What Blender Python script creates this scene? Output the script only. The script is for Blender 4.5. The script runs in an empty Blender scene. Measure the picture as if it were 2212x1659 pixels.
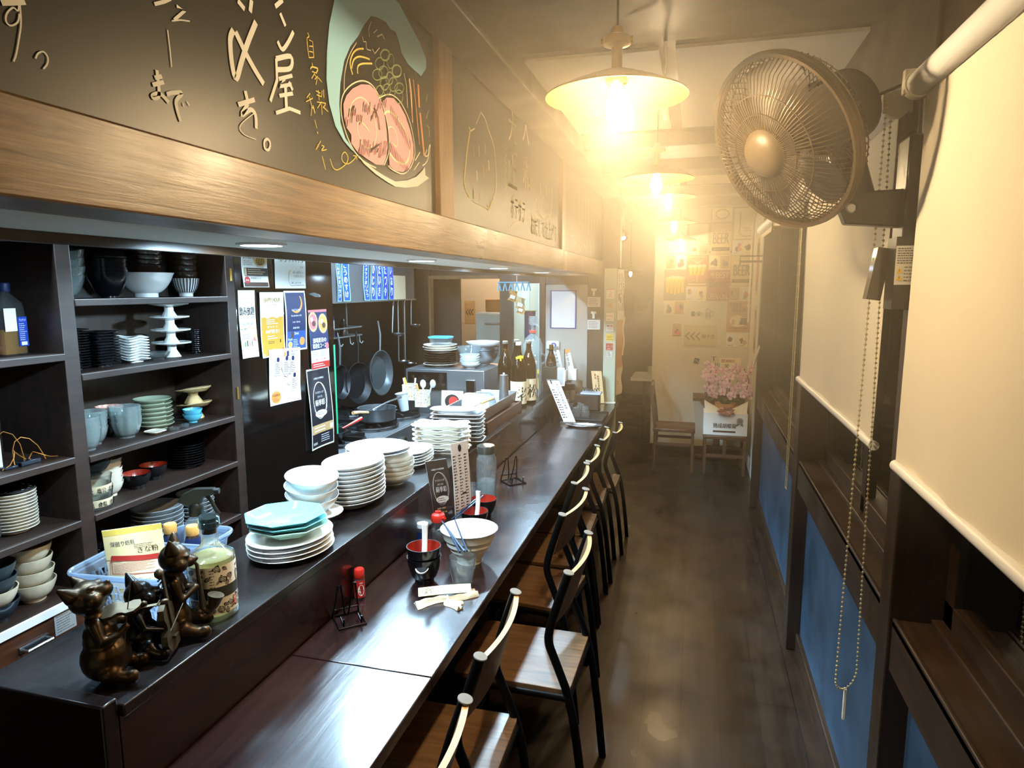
import bpy, bmesh, math, random
from mathutils import Vector, Matrix, Euler
from mathutils.geometry import tessellate_polygon
random.seed(7)
PI = math.pi
SC = bpy.context.scene
COL = SC.collection
# ---------------------------------------------------------------- camera
cam_d = bpy.data.cameras.new('camera')
cam = bpy.data.objects.new('camera', cam_d); COL.objects.link(cam)
cam_d.sensor_fit = 'HORIZONTAL'; cam_d.sensor_width = 36.0; cam_d.lens = 1440.0/2212*36; cam_d.clip_start = 0.02
yaw, pit, rol = math.radians(15.29), math.radians(8.20), math.radians(-0.13)
fw = Vector((-math.sin(yaw)*math.cos(pit), math.cos(yaw)*math.cos(pit), -math.sin(pit)))
r0 = Vector((math.cos(yaw), math.sin(yaw), 0)); u0 = r0.cross(fw)
rt = math.cos(rol)*r0 + math.sin(rol)*u0; up = rt.cross(fw)
cam.matrix_world = Matrix(((rt.x, up.x, -fw.x, 0), (rt.y, up.y, -fw.y, 0), (rt.z, up.z, -fw.z, 1.69), (0, 0, 0, 1)))
SC.camera = cam
# ---------------------------------------------------------------- world, exposure
w = bpy.data.worlds.new('night'); SC.world = w; w.use_nodes = True
w.node_tree.nodes['Background'].inputs[0].default_value = (0.9, 0.75, 0.6, 1)
w.node_tree.nodes['Background'].inputs[1].default_value = 0.012
vs = SC.view_settings
vs.view_transform = 'Standard'; vs.look = 'None'; vs.gamma = 1; vs.use_curve_mapping = False; vs.exposure = 1.15
SC.cycles.use_denoising = True
SC.cycles.max_bounces = 10; SC.cycles.transmission_bounces = 10; SC.cycles.transparent_max_bounces = 12
SC.cycles.glossy_bounces = 4; SC.cycles.diffuse_bounces = 3; SC.cycles.volume_bounces = 0
SC.cycles.sample_clamp_indirect = 4.0; SC.cycles.caustics_reflective = False; SC.cycles.caustics_refractive = False
PEND_W = 52.0       # watts in each pendant bulb
GLARE_DENSITY = 0.185          # density of the scatter volume added for lens glare at the lamps
DOWN_W = 44.0       # watts in each cool downlight
KITCH_W = 70.0      # fluorescent batten over the kitchen
COOL = (0.53, 0.79, 1.0); WARM = (1.0, 0.72, 0.41)
# the cool downlights in the soffit over the ledge (their housings are built with the header)
DOWN_Y = (1.36, 2.30, 3.30, 4.30)
def lamp(name, kind, loc, power, col, **k):
    d = bpy.data.lights.new(name, kind); d.energy = power; d.color = col
    for a, v in k.items(): setattr(d, a, v)
    o = bpy.data.objects.new(name, d); o.location = loc; COL.objects.link(o); return o
for y in DOWN_Y:
    o = lamp('downlight_beam', 'SPOT', (-0.985, y, 1.782), DOWN_W, COOL, spot_size=math.radians(166), spot_blend=0.4, shadow_soft_size=0.035); o.rotation_euler = (0, math.radians(14), 0)
k = lamp('kitchen_batten_light', 'AREA', (-1.75, 3.6, 2.33), KITCH_W, COOL, shape='RECTANGLE', size=0.12, size_y=1.1)
k = lamp('pantry_batten_light', 'AREA', (-1.75, 1.7, 2.33), KITCH_W*0.5, COOL, shape='RECTANGLE', size=0.12, size_y=1.1)
k = lamp('scullery_light', 'AREA', (-1.25, 6.3, 2.2), 9, (0.5, 0.8, 1.0), shape='DISK', size=0.3)
k = lamp('back_room_light', 'POINT', (-2.2, 7.0, 2.1), 12, (1.0, 0.72, 0.5), shadow_soft_size=0.1)

# ---------------------------------------------------------------- materials
def lin(c):
    if isinstance(c, str):
        c = tuple(int(c[i:i+2], 16)/255 for i in (0, 2, 4))
    return tuple(x/12.92 if x <= 0.04045 else ((x+0.055)/1.055)**2.4 for x in c)
MATS = {}
def mat(name, col='808080', rough=0.5, metal=0.0, trans=0.0, ior=1.45, coat=0.0, emit=None, emit_s=0.0, alpha=1.0, var=0.0, vscale=8.0, bump=0.0, bscale=60.0, sss=0.0):
    if name in MATS: return MATS[name]
    m = bpy.data.materials.new(name); m.use_nodes = True; MATS[name] = m
    nt = m.node_tree; b = nt.nodes['Principled BSDF']; L = nt.links.new
    c = lin(col) + (1,)
    b.inputs['Base Color'].default_value = c; b.inputs['Roughness'].default_value = rough; b.inputs['Metallic'].default_value = metal
    b.inputs['Transmission Weight'].default_value = trans; b.inputs['IOR'].default_value = ior; b.inputs['Coat Weight'].default_value = coat
    b.inputs['Coat Roughness'].default_value = 0.08; b.inputs['Alpha'].default_value = alpha
    if emit: b.inputs['Emission Color'].default_value = lin(emit)+(1,); b.inputs['Emission Strength'].default_value = emit_s
    if var or bump:
        tc = nt.nodes.new('ShaderNodeTexCoord')
    if var:
        n = nt.nodes.new('ShaderNodeTexNoise'); n.inputs['Scale'].default_value = vscale; n.inputs['Detail'].default_value = 5
        r = nt.nodes.new('ShaderNodeValToRGB'); L(tc.outputs['Object'], n.inputs['Vector']); L(n.outputs['Fac'], r.inputs['Fac'])
        r.color_ramp.elements[0].position = 0.3; r.color_ramp.elements[1].position = 0.7
        r.color_ramp.elements[0].color = tuple(x*(1-var) for x in c[:3])+(1,); r.color_ramp.elements[1].color = tuple(min(1, x*(1+var)) for x in c[:3])+(1,)
        L(r.outputs['Color'], b.inputs['Base Color'])
    if bump:
        n2 = nt.nodes.new('ShaderNodeTexNoise'); n2.inputs['Scale'].default_value = bscale; n2.inputs['Detail'].default_value = 4
        bp = nt.nodes.new('ShaderNodeBump'); bp.inputs['Strength'].default_value = bump; bp.inputs['Distance'].default_value = 0.004
        L(tc.outputs['Object'], n2.inputs['Vector']); L(n2.outputs['Fac'], bp.inputs['Height']); L(bp.outputs['Normal'], b.inputs['Normal'])
    return m
def wood(name, c1, c2, axis='y', scale=6.0, stretch=12.0, rough=0.4, coat=0.0, bump=0.15, planks=None, spec=0.5):
    """stained wood: stretched noise grain along AXIS; PLANKS=(width,length) adds board joints"""
    m = bpy.data.materials.new(name); m.use_nodes = True; MATS[name] = m
    nt = m.node_tree; N = nt.nodes.new; L = nt.links.new; b = nt.nodes['Principled BSDF']
    tc = N('ShaderNodeTexCoord'); mp = N('ShaderNodeMapping'); L(tc.outputs['Object'], mp.inputs['Vector'])
    s = [scale*stretch]*3; s['xyz'.index(axis)] = scale; mp.inputs['Scale'].default_value = s
    n = N('ShaderNodeTexNoise'); n.inputs['Scale'].default_value = 1.0; n.inputs['Detail'].default_value = 8; n.inputs['Roughness'].default_value = 0.65; n.inputs['Distortion'].default_value = 0.4
    L(mp.outputs['Vector'], n.inputs['Vector'])
    r = N('ShaderNodeValToRGB'); L(n.outputs['Fac'], r.inputs['Fac'])
    r.color_ramp.elements[0].position = 0.32; r.color_ramp.elements[1].position = 0.68
    r.color_ramp.elements[0].color = lin(c1)+(1,); r.color_ramp.elements[1].color = lin(c2)+(1,)
    out = r.outputs['Color']
    b.inputs['Roughness'].default_value = rough; b.inputs['Coat Weight'].default_value = coat; b.inputs['Coat Roughness'].default_value = 0.12; b.inputs['Specular IOR Level'].default_value = spec
    n3 = N('ShaderNodeTexNoise'); n3.inputs['Scale'].default_value = 3.5; n3.inputs['Detail'].default_value = 6; L(tc.outputs['Object'], n3.inputs['Vector'])
    mr = N('ShaderNodeMapRange'); L(n3.outputs['Fac'], mr.inputs['Value']); mr.inputs['To Min'].default_value = rough*0.7; mr.inputs['To Max'].default_value = min(1, rough*1.4)
    mr.inputs['From Min'].default_value = 0.3; mr.inputs['From Max'].default_value = 0.7; L(mr.outputs['Result'], b.inputs['Roughness'])
    hgt = n.outputs['Fac']
    if planks:
        br = N('ShaderNodeTexBrick'); m2 = N('ShaderNodeMapping'); L(tc.outputs['Object'], m2.inputs['Vector'])
        if axis == 'y': m2.inputs['Rotation'].default_value = (0, 0, PI/2)
        L(m2.outputs['Vector'], br.inputs['Vector']); br.inputs['Scale'].default_value = 1.0
        br.inputs['Brick Width'].default_value = planks[1]; br.inputs['Row Height'].default_value = planks[0]; br.inputs['Mortar Size'].default_value = 0.0022
        br.inputs['Color1'].default_value = (1, 1, 1, 1); br.inputs['Color2'].default_value = (0.6, 0.6, 0.6, 1); br.inputs['Mortar'].default_value = (0.12, 0.12, 0.12, 1)
        mx = N('ShaderNodeMixRGB'); mx.blend_type = 'MULTIPLY'; mx.inputs['Fac'].default_value = 0.8
        L(out, mx.inputs['Color1']); L(br.outputs['Color'], mx.inputs['Color2']); out = mx.outputs['Color']
    L(out, b.inputs['Base Color'])
    bp = N('ShaderNodeBump'); bp.inputs['Strength'].default_value = bump; bp.inputs['Distance'].default_value = 0.003
    L(hgt, bp.inputs['Height']); L(bp.outputs['Normal'], b.inputs['Normal'])
    return m
def glass(name, col='ffffff', rough=0.02, body=0.0, refl=0.35, tint=1.0):
    """see-through material: tinted transmission, a fresnel reflection and BODY of milky diffuse"""
    m = bpy.data.materials.new(name); m.use_nodes = True; MATS[name] = m
    nt = m.node_tree; N = nt.nodes.new; L = nt.links.new; nt.nodes.remove(nt.nodes['Principled BSDF']); out = nt.nodes['Material Output']
    c = lin(col)
    tr = N('ShaderNodeBsdfTransparent'); tr.inputs['Color'].default_value = tuple(1-(1-x)*tint for x in c)+(1,)
    gl = N('ShaderNodeBsdfGlossy'); gl.inputs['Roughness'].default_value = rough
    lw = N('ShaderNodeLayerWeight'); lw.inputs['Blend'].default_value = 0.5; pw = N('ShaderNodeMath'); pw.operation = 'POWER'; pw.inputs[1].default_value = 3.0; L(lw.outputs['Facing'], pw.inputs[0])
    mp = N('ShaderNodeMath'); mp.operation = 'MULTIPLY_ADD'; mp.inputs[1].default_value = 2.2*refl; mp.inputs[2].default_value = 0.035; L(pw.outputs[0], mp.inputs[0])
    base = tr
    if body:
        df = N('ShaderNodeBsdfDiffuse'); df.inputs['Color'].default_value = c+(1,); tl = N('ShaderNodeBsdfTranslucent'); tl.inputs['Color'].default_value = c+(1,)
        m0 = N('ShaderNodeMixShader'); m0.inputs[0].default_value = 0.5; L(df.outputs[0], m0.inputs[1]); L(tl.outputs[0], m0.inputs[2])
        m1 = N('ShaderNodeMixShader'); m1.inputs[0].default_value = body; L(tr.outputs[0], m1.inputs[1]); L(m0.outputs[0], m1.inputs[2]); base = m1
    mx = N('ShaderNodeMixShader'); L(mp.outputs[0], mx.inputs[0]); L(base.outputs[0], mx.inputs[1]); L(gl.outputs[0], mx.inputs[2]); L(mx.outputs[0], out.inputs['Surface'])
    return m
wood('bar_wood', '12080a', '2a1412', 'y', 3, 14, rough=0.24, coat=0.3, bump=0.14, spec=0.45)
wood('ledge_wood', '0e0a0a', '1d1412', 'y', 3, 14, rough=0.26, coat=0.0, bump=0.1, spec=0.4)
wood('shelf_wood', '241915', '38271f', 'y', 3, 10, rough=0.5, bump=0.1)
wood('drawer_wood', '2c170d', '55301c', 'y', 4, 10, rough=0.4, bump=0.1)
wood('beam_wood', '463524', '86694a', 'y', 5, 18, rough=0.34, bump=0.25)
wood('dark_wood', '1e130a', '352414', 'z', 3, 12, rough=0.45, bump=0.12)
wood('dark_wood_y', '20140a', '382512', 'y', 3, 12, rough=0.45, bump=0.12)
wood('dark_wood_x', '251912', '3b291e', 'x', 3, 12, rough=0.5, bump=0.12)
wood('post_wood', '5f4226', '8a6236', 'z', 4, 14, rough=0.45, bump=0.15)
wood('floor_wood', '1d140d', '352519', 'y', 2.5, 9, rough=0.36, bump=0.08, planks=(0.15, 1.8))
wood('seat_wood', '4a3320', '76573a', 'x', 5, 10, rough=0.4, bump=0.08)
wood('ply_edge', '9a6c3a', 'c6945a', 'y', 9, 8, rough=0.5, bump=0.1)
wood('pale_wood', 'c9a26c', 'e2c391', 'z', 6, 10, rough=0.5, bump=0.05)
wood('stain_chair', '3a2313', '553620', 'z', 4, 10, rough=0.4, bump=0.08)
M = lambda n: MATS[n]
mat('white_plaster', 'cfc6b2', 0.85, var=0.06, vscale=2.5, bump=0.1, bscale=90)
mat('ceiling_board', 'ddd6c8', 0.9)
mat('soffit_white', 'f4f1e8', 0.6)
mat('kitchen_dark', '231d19', 0.35, var=0.15, vscale=3)
mat('steel_wall', '5a5a5c', 0.35, metal=0.6, var=0.1)
mat('blackboard', '1e1d18', 0.42, var=0.2, vscale=2.0)
mat('blue_paint', '33475a', 0.5, var=0.35, vscale=5, bump=0.1, bscale=40)
mat('gloss_panel', '120d0b', 0.08, coat=0.6)
mat('white_ceramic', 'eef0ee', 0.16, coat=0.5)
mat('cream_ceramic', 'e9e2d2', 0.18, coat=0.5)
mat('cream_rough', 'd8cdb4', 0.35, var=0.12, vscale=30)
mat('sage_ceramic', '9fa890', 0.16, coat=0.5, var=0.1, vscale=12)
mat('celadon', '6fc3cc', 0.12, coat=0.6, var=0.08, vscale=14)
mat('celadon_pale', 'a8d3c6', 0.14, coat=0.5)
mat('turquoise', '5bb9d6', 0.15, coat=0.5)
mat('grey_ceramic', 'aeb6bb', 0.2, coat=0.4)
mat('black_ceramic', '0d0d10', 0.18, coat=0.4)
mat('black_lacquer', '0a0a0d', 0.22, coat=0.4)
mat('red_lacquer', '8e2416', 0.28, coat=0.3)
mat('navy_ceramic', '14202e', 0.25, coat=0.4)
mat('slate_ceramic', '3a444b', 0.4)
mat('pink_ceramic', 'e0a090', 0.3)
mat('brown_glaze', '3b2c22', 0.22, coat=0.4)
mat('tan_ceramic', 'c9ad7c', 0.4, var=0.2, vscale=30)
mat('white_plastic', 'e8e8e6', 0.35)
mat('ivory_plastic', 'e6ddc6', 0.4)
mat('black_plastic', '15140f', 0.35)
mat('grey_plastic', '8b8a86', 0.45)
mat('black_metal', '141210', 0.35, metal=0.7)
mat('steel', 'b8bcc0', 0.28, metal=1.0)
mat('brushed_steel', '8d8f92', 0.38, metal=0.9, var=0.08)
mat('dark_pan', '1c1c1e', 0.4, metal=0.5)
mat('brass', 'b08a45', 0.3, metal=1.0)
mat('bronze', '3a2c1c', 0.36, metal=0.8, var=0.3, vscale=25)
mat('bronze_black', '171513', 0.3, metal=0.6)
mat('bronze_flat', '4d412f', 0.45, metal=0.7, var=0.15, vscale=40)
mat('cap_grey', '6e695f', 0.5)
glass('clear_glass', 'f2f8f7', body=0.05, refl=0.6, tint=0.3); glass('frost_glass', 'eaf2f1', 0.12, 0.24, 0.5); glass('smoke_glass', 'a5b4b2', 0.03, 0.06); glass('brown_glass', '6b4a20', 0.04, 0.12, 0.4)
glass('amber_liquid', 'e0a23a', 0.0, 0.40, 0.15); glass('yellow_liquid', 'f6e7a0', 0.0, 0.42, 0.12, 0.5); glass('sleeve', 'f6f8f8', 0.05, 0.0, 0.12, 0.2); glass('pet_plastic', 'eaf6f8', 0.08, 0.12, 0.3); glass('water_clear', 'f4fafa', 0.0, 0.03, 0.1); glass('window_pane', 'e4e8e4', 0.0, 0.0, 0.4)
glass('blue_clear', 'd0deee', 0.15, 0.30, 0.35); glass('clear_plastic', 'eaf1f3', 0.1, 0.10, 0.3)
mat('paper', 'dcdad2', 0.7); mat('paper_cream', 'e9d9b4', 0.75); mat('paper_pink', 'f3e6df', 0.7); mat('label_cream', 'ece7d6', 0.6); mat('kraft', 'c08a4e', 0.8)
mat('ink', '161412', 0.7); mat('ink_grey', '6f6c66', 0.7); mat('ink_red', 'b32a22', 0.6); mat('ink_blue', '1c3fa6', 0.5); mat('ink_navy', '14224e', 0.45); mat('ink_gold', 'b98a1e', 0.5); mat('ink_brown', '4a2f22', 0.6)
mat('ink_orange', 'd9893f', 0.6); mat('ink_white', 'f2f2ee', 0.6); mat('ink_pale', 'cfd8ea', 0.6); mat('ink_green', '2f7d53', 0.6); mat('ink_yellow', 'e9c233', 0.6); mat('ink_rose', 'd7676b', 0.6); mat('ink_tan', 'b99a6a', 0.7)
mat('strip_blue', '1238a8', 0.35, coat=0.2); mat('tape_green', '2fae7e', 0.5)
mat('chalk_white', 'd9d7cf', 0.8); mat('chalk_cream', 'cfc6a8', 0.8); mat('chalk_yellow', 'c9b455', 0.8); mat('chalk_blue', '86b6c8', 0.8); mat('chalk_grey', 'b9bcb6', 0.8); mat('chalk_pink', 'c48e94', 0.8); mat('chalk_green', '8a9a68', 0.8); mat('chalk_orange', 'b5743e', 0.8)
mat('bulb', 'ffe9b0', 0.4, emit='ffd98a', emit_s=60.0); mat('cool_led', 'ffffff', 0.4, emit='e4f2ff', emit_s=14.0)
mat('blind_cloth', 'e6dcc6', 0.85, var=0.03, vscale=3)
mat('lime_post', 'a9b09a', 0.6, var=0.05)
mat('petal', 'ecc6cd', 0.6, var=0.12, vscale=30); mat('leaf', '2e3a1c', 0.45, var=0.2); mat('ribbon', 'b98374', 0.25, metal=0.3)
mat('shade_metal', '8a6a35', 0.4, metal=0.6)
mat('fan_wire', '4b3b26', 0.4, metal=0.4); mat('fan_dark', '2a2116', 0.5)
mat('red_plastic', 'c0281c', 0.3, coat=0.3)
mat('chain_metal', 'd8cba0', 0.3, metal=0.6)
mat('tan_towel', 'bfb094', 0.9, bump=0.3, bscale=200)

# ---------------------------------------------------------------- mesh builder
GLYPH = {}
def glyph_mesh(s):
    if s not in GLYPH:
        c = bpy.data.curves.new('lettering', 'FONT'); c.body = s; c.size = 1.0; c.resolution_u = 3
        o = bpy.data.objects.new('lettering', c); COL.objects.link(o)
        dg = bpy.context.evaluated_depsgraph_get(); me = bpy.data.meshes.new_from_object(o.evaluated_get(dg))
        vs_ = [(v.co.x, v.co.y) for v in me.vertices]; fs = [tuple(p.vertices) for p in me.polygons]
        bpy.data.objects.remove(o); bpy.data.curves.remove(c); bpy.data.meshes.remove(me)
        if vs_:
            x0 = min(v[0] for v in vs_); x1 = max(v[0] for v in vs_); y0 = min(v[1] for v in vs_); y1 = max(v[1] for v in vs_)
        else: x0 = y0 = 0; x1 = y1 = 1
        GLYPH[s] = (vs_, fs, x0, y0, max(x1-x0, 1e-6), max(y1-y0, 1e-6))
    return GLYPH[s]
def shape_round(a): return 1.0
def shape_sq(p): return lambda a: (abs(math.cos(a))**p + abs(math.sin(a))**p)**(-1.0/p)
def shape_poly(k): return lambda a: math.cos(PI/k)/math.cos((a % (2*PI/k))-PI/k)
class MB:
    def __init__(s, T=None): s.v = []; s.f = []; s.fm = []; s.mats = []; s.T = T or Matrix()
    def mi(s, m):
        m = MATS[m] if isinstance(m, str) else m
        if m not in s.mats: s.mats.append(m)
        return s.mats.index(m)
    def add(s, vs_, fs, m):
        o = len(s.v); i = s.mi(m)
        s.v += [tuple(s.T @ Vector(v)) for v in vs_]
        for f in fs: s.f.append(tuple(o+k for k in f)); s.fm.append(i)
        return s
    def box(s, x0, y0, z0, x1, y1, z1, m):
        v = [(x, y, z) for z in (z0, z1) for y in (y0, y1) for x in (x0, x1)]
        return s.add(v, [(0, 2, 3, 1), (4, 5, 7, 6), (0, 1, 5, 4), (2, 6, 7, 3), (0, 4, 6, 2), (1, 3, 7, 5)], m)
    def obox(s, c, size, rot, m):
        T = s.T; s.T = T @ Matrix.Translation(c) @ Euler(rot).to_matrix().to_4x4(); a, b, d = (k/2 for k in size)
        s.box(-a, -b, -d, a, b, d, m); s.T = T; return s
    def lathe(s, prof, m, n=32, c=(0, 0, 0), sq=(1, 1), shape=None, wob=None, closed=False, caps=True, axis=None):
        """revolve PROF [(r,z)] about Z; shape(a) scales the radius, wob(a,i) adds to z"""
        T = s.T
        if axis: s.T = T @ Matrix.Translation(c) @ Vector((0, 0, 1)).rotation_difference(Vector(axis)).to_matrix().to_4x4(); c = (0, 0, 0)
        v = []; f = []
        for i, (r, z) in enumerate(prof):
            for k in range(n):
                a = 2*PI*k/n; q = r*(shape(a) if shape else 1)
                v.append((c[0]+q*math.cos(a)*sq[0], c[1]+q*math.sin(a)*sq[1], c[2]+z+(wob(a, i) if wob else 0)))
        P_ = len(prof)
        for i in range(P_-1 + (1 if closed else 0)):
            j = (i+1) % P_
            for k in range(n):
                l = (k+1) % n; f.append((i*n+k, i*n+l, j*n+l, j*n+k))
        if caps and not closed:
            if prof[0][0] > 1e-6: f.append(tuple(range(n-1, -1, -1)))
            if prof[-1][0] > 1e-6: f.append(tuple((P_-1)*n+k for k in range(n)))
        s.add(v, f, m); s.T = T; return s
    def tube(s, pts, r, m, n=8, closed=False):
        pts = [Vector(p) for p in pts]; v = []; f = []; N = len(pts); ref = None
        rr = r if isinstance(r, (list, tuple)) else [r]*N
        for i, p in enumerate(pts):
            a = pts[i-1] if (i or closed) else p; b = pts[(i+1) % N] if (i < N-1 or closed) else p
            t = (b-a).normalized()
            if ref is None: ref = t.orthogonal().normalized()
            ref = (ref - t*ref.dot(t)); ref = ref.normalized() if ref.length > 1e-6 else t.orthogonal().normalized()
            bi = t.cross(ref)
            for k in range(n):
                g = 2*PI*k/n; v.append(p + (ref*math.cos(g)+bi*math.sin(g))*rr[i])
        for i in range(N if closed else N-1):
            j = (i+1) % N
            for k in range(n):
                l = (k+1) % n; f.append((i*n+k, i*n+l, j*n+l, j*n+k))
        if not closed: f.append(tuple(range(n-1, -1, -1))); f.append(tuple((N-1)*n+k for k in range(n)))
        return s.add(v, f, m)
    def ball(s, c, r, m, n=16, rot=None):
        r = (r, r, r) if not isinstance(r, (tuple, list)) else r; R = Euler(rot).to_matrix() if rot else Matrix.Identity(3)
        v = []; f = []; h = n//2
        for i in range(1, h):
            t = PI*i/h
            for k in range(n):
                a = 2*PI*k/n; v.append(Vector(c)+R @ Vector((r[0]*math.sin(t)*math.cos(a), r[1]*math.sin(t)*math.sin(a), r[2]*math.cos(t))))
        v += [Vector(c)+R @ Vector((0, 0, r[2])), Vector(c)-R @ Vector((0, 0, r[2]))]; A = len(v)-2
        for k in range(n): f.append((A, k, (k+1) % n)); f.append((A+1, (h-2)*n+(k+1) % n, (h-2)*n+k))
        for i in range(h-2):
            for k in range(n): f.append((i*n+k, (i+1)*n+k, (i+1)*n+(k+1) % n, i*n+(k+1) % n))
        return s.add(v, f, m)
    def prism(s, out, z0, z1, m):
        n = len(out); a = sum(out[i][0]*out[(i+1) % n][1]-out[(i+1) % n][0]*out[i][1] for i in range(n))
        if a < 0: out = out[::-1]
        v = [(x, y, z0) for x, y in out]+[(x, y, z1) for x, y in out]
        tri = tessellate_polygon([[Vector((x, y, 0)) for x, y in out]])
        f = []
        for t in tri:
            (ax, ay), (bx, by), (cx, cy) = (out[i] for i in t)
            if (bx-ax)*(cy-ay)-(cx-ax)*(by-ay) < 0: t = t[::-1]
            f.append(tuple(n+i for i in t)); f.append(tuple(t[::-1]))
        f += [(i, (i+1) % n, n+(i+1) % n, n+i) for i in range(n)]
        return s.add(v, f, m)
    def rect(s, x0, y0, x1, y1, m, z=0.0006):
        return s.add([(x0, y0, z), (x1, y0, z), (x1, y1, z), (x0, y1, z)], [(0, 1, 2, 3)], m)
    def poly(s, pts, m, z=0.0006):
        return s.prism(pts, z-0.0003, z, m)
    def disc(s, x, y, rx, ry, m, z=0.0006, n=20):
        return s.add([(x+rx*math.cos(2*PI*k/n), y+ry*math.sin(2*PI*k/n), z) for k in range(n)], [tuple(range(n))], m)
    def ring(s, x, y, rx, ry, wd, m, z=0.0006, n=24):
        return s.ribbon([(x+rx*math.cos(2*PI*k/n), y+ry*math.sin(2*PI*k/n)) for k in range(n+1)], wd, m, z)
    def ribbon(s, pts, wd, m, z=0.0006):
        v = []; f = []
        for i, p in enumerate(pts):
            a = pts[max(0, i-1)]; b = pts[min(len(pts)-1, i+1)]
            dx, dy = b[0]-a[0], b[1]-a[1]; l = math.hypot(dx, dy) or 1; nx, ny = -dy/l*wd/2, dx/l*wd/2
            v += [(p[0]+nx, p[1]+ny, z), (p[0]-nx, p[1]-ny, z)]
        f = [(2*i, 2*i+1, 2*i+3, 2*i+2) for i in range(len(pts)-1)]
        return s.add(v, f, m)
    def text(s, t, x, y, wd, ht, m, z=0.0008):
        """lettering stretched into the box x..x+wd, y..y+ht"""
        vs_, fs, x0, y0, W, H = glyph_mesh(t)
        if not vs_: return s
        d_ = ht*0.018
        for q in (-d_, 0, d_): s.add([(x+(a-x0)/W*wd+q, y+(b-y0)/H*ht, z) for a, b in vs_], fs, m)
        return s
    def vtext(s, t, x, y1, wd, ht, m, z=0.0008):
        """lettering set top to bottom"""
        n = len(t); c = ht/n
        for i, ch in enumerate(t):
            if ch != ' ': s.text(ch, x, y1-(i+0.9)*c, wd, c*0.8, m, z)
        return s
    def lines(s, x0, x1, y0, y1, n, m, z=0.0007, th=0.35, seed=1):
        """rows of small print: short dashes that stand for unreadable type"""
        R = random.Random(seed); st = (y1-y0)/n
        for i in range(n):
            y = y1-(i+0.7)*st; x = x0; e = x0+(x1-x0)*(0.65+0.35*R.random())
            while x < e:
                l = st*(0.4+0.7*R.random()); s.rect(x, y, min(x+l, e), y+st*th, m, z); x += l+st*0.22
        return s
    def sheet(s, wd, ht, m, th=0.0008, curl=0.0, nx=8, ny=8, cfun=None):
        """a hanging sheet 0..wd, 0..ht; remembered curl bends everything added to this builder in build()"""
        v = []; f = []
        for z in (0, -th):
            for j in range(ny+1):
                for i in range(nx+1): v.append((wd*i/nx, ht*j/ny, z))
        K = (nx+1)*(ny+1)
        for j in range(ny):
            for i in range(nx):
                a = j*(nx+1)+i; q = (a, a+1, a+nx+2, a+nx+1); f.append(q); f.append(tuple(K+t for t in q[::-1]))
        for j in range(ny):
            a = j*(nx+1); f.append((a, a+nx+1, K+a+nx+1, K+a)); a += nx; f.append((a+nx+1, a, K+a, K+a+nx+1))
        for i in range(nx):
            f.append((i+1, i, K+i, K+i+1)); a = ny*(nx+1)+i; f.append((a, a+1, K+a+1, K+a))
        return s.add(v, f, m)
    def cut(s, wd, ht, nx=4, ny=12):
        """slice everything along a grid so that flat print follows the sheet when it is bent"""
        bm = bmesh.new(); vv = [bm.verts.new(p) for p in s.v]
        for f, m in zip(s.f, s.fm):
            if len(set(f)) > 2:
                try: bm.faces.new([vv[i] for i in f]).material_index = m
                except ValueError: pass
        for n_, d, ax_ in ((nx, wd, 0), (ny, ht, 1)):
            for k in range(1, n_):
                co = [0, 0, 0]; no = [0, 0, 0]; co[ax_] = d*k/n_; no[ax_] = 1
                bmesh.ops.bisect_plane(bm, geom=bm.verts[:]+bm.edges[:]+bm.faces[:], plane_co=co, plane_no=no, dist=1e-6)
        bm.verts.index_update(); s.v = [tuple(v.co) for v in bm.verts]; s.f = [tuple(v.index for v in f.verts) for f in bm.faces]; s.fm = [f.material_index for f in bm.faces]; bm.free(); return s
    def warp(s, fn):
        s.v = [fn(Vector(p)) for p in s.v]; return s
    def build(s, name, parent=None, T=None, smooth=True, loc=None, bevel=0.0, ang=35, bseg=2):
        me = bpy.data.meshes.new(name); me.from_pydata([tuple(p) for p in s.v], [], s.f)
        for m in s.mats: me.materials.append(m)
        me.polygons.foreach_set('material_index', s.fm)
        if T is not None: me.transform(T)
        me.update()
        if smooth: me.shade_smooth(); me.set_sharp_from_angle(angle=math.radians(ang))
        o = bpy.data.objects.new(name, me); COL.objects.link(o)
        if loc: o.location = loc
        if parent: o.parent = parent
        if bevel:
            b = o.modifiers.new('bevel', 'BEVEL'); b.width = bevel; b.segments = bseg; b.limit_method = 'ANGLE'; b.angle_limit = math.radians(40)
        return o
def tag(o, label=None, cat=None, group=None, kind=None):
    if label: o['label'] = label
    if cat: o['category'] = cat
    if group: o['group'] = group
    if kind: o['kind'] = kind
    return o
def thing(name, label, cat, loc=(0, 0, 0), rz=0.0, group=None):
    o = bpy.data.objects.new(name, None); COL.objects.link(o); o.empty_display_size = 0.05
    o.location = loc; o.rotation_euler = (0, 0, rz); return tag(o, label, cat, group)
def dup(root, loc, rz=0.0, label=None, group=None):
    r = root.copy(); COL.objects.link(r); r.location = loc; r.rotation_euler = (root.rotation_euler.x, root.rotation_euler.y, rz)
    if label: r['label'] = label
    if group: r['group'] = group
    for ch in list(root.children):
        c = ch.copy(); COL.objects.link(c); c.parent = r
        for g in list(ch.children):
            d = g.copy(); COL.objects.link(d); d.parent = c
    return r
def struct(name, mb, label=None, bevel=0.0, **k):
    o = mb.build(name, bevel=bevel, **k); o['kind'] = 'structure'
    if label: o['label'] = label
    return o
ORD = ['top', 'second', 'third', 'fourth', 'fifth', 'sixth', 'seventh', 'eighth', 'ninth', 'tenth', 'eleventh', 'twelfth', 'thirteenth', 'fourteenth', 'fifteenth', 'sixteenth', 'seventeenth', 'eighteenth']
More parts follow.
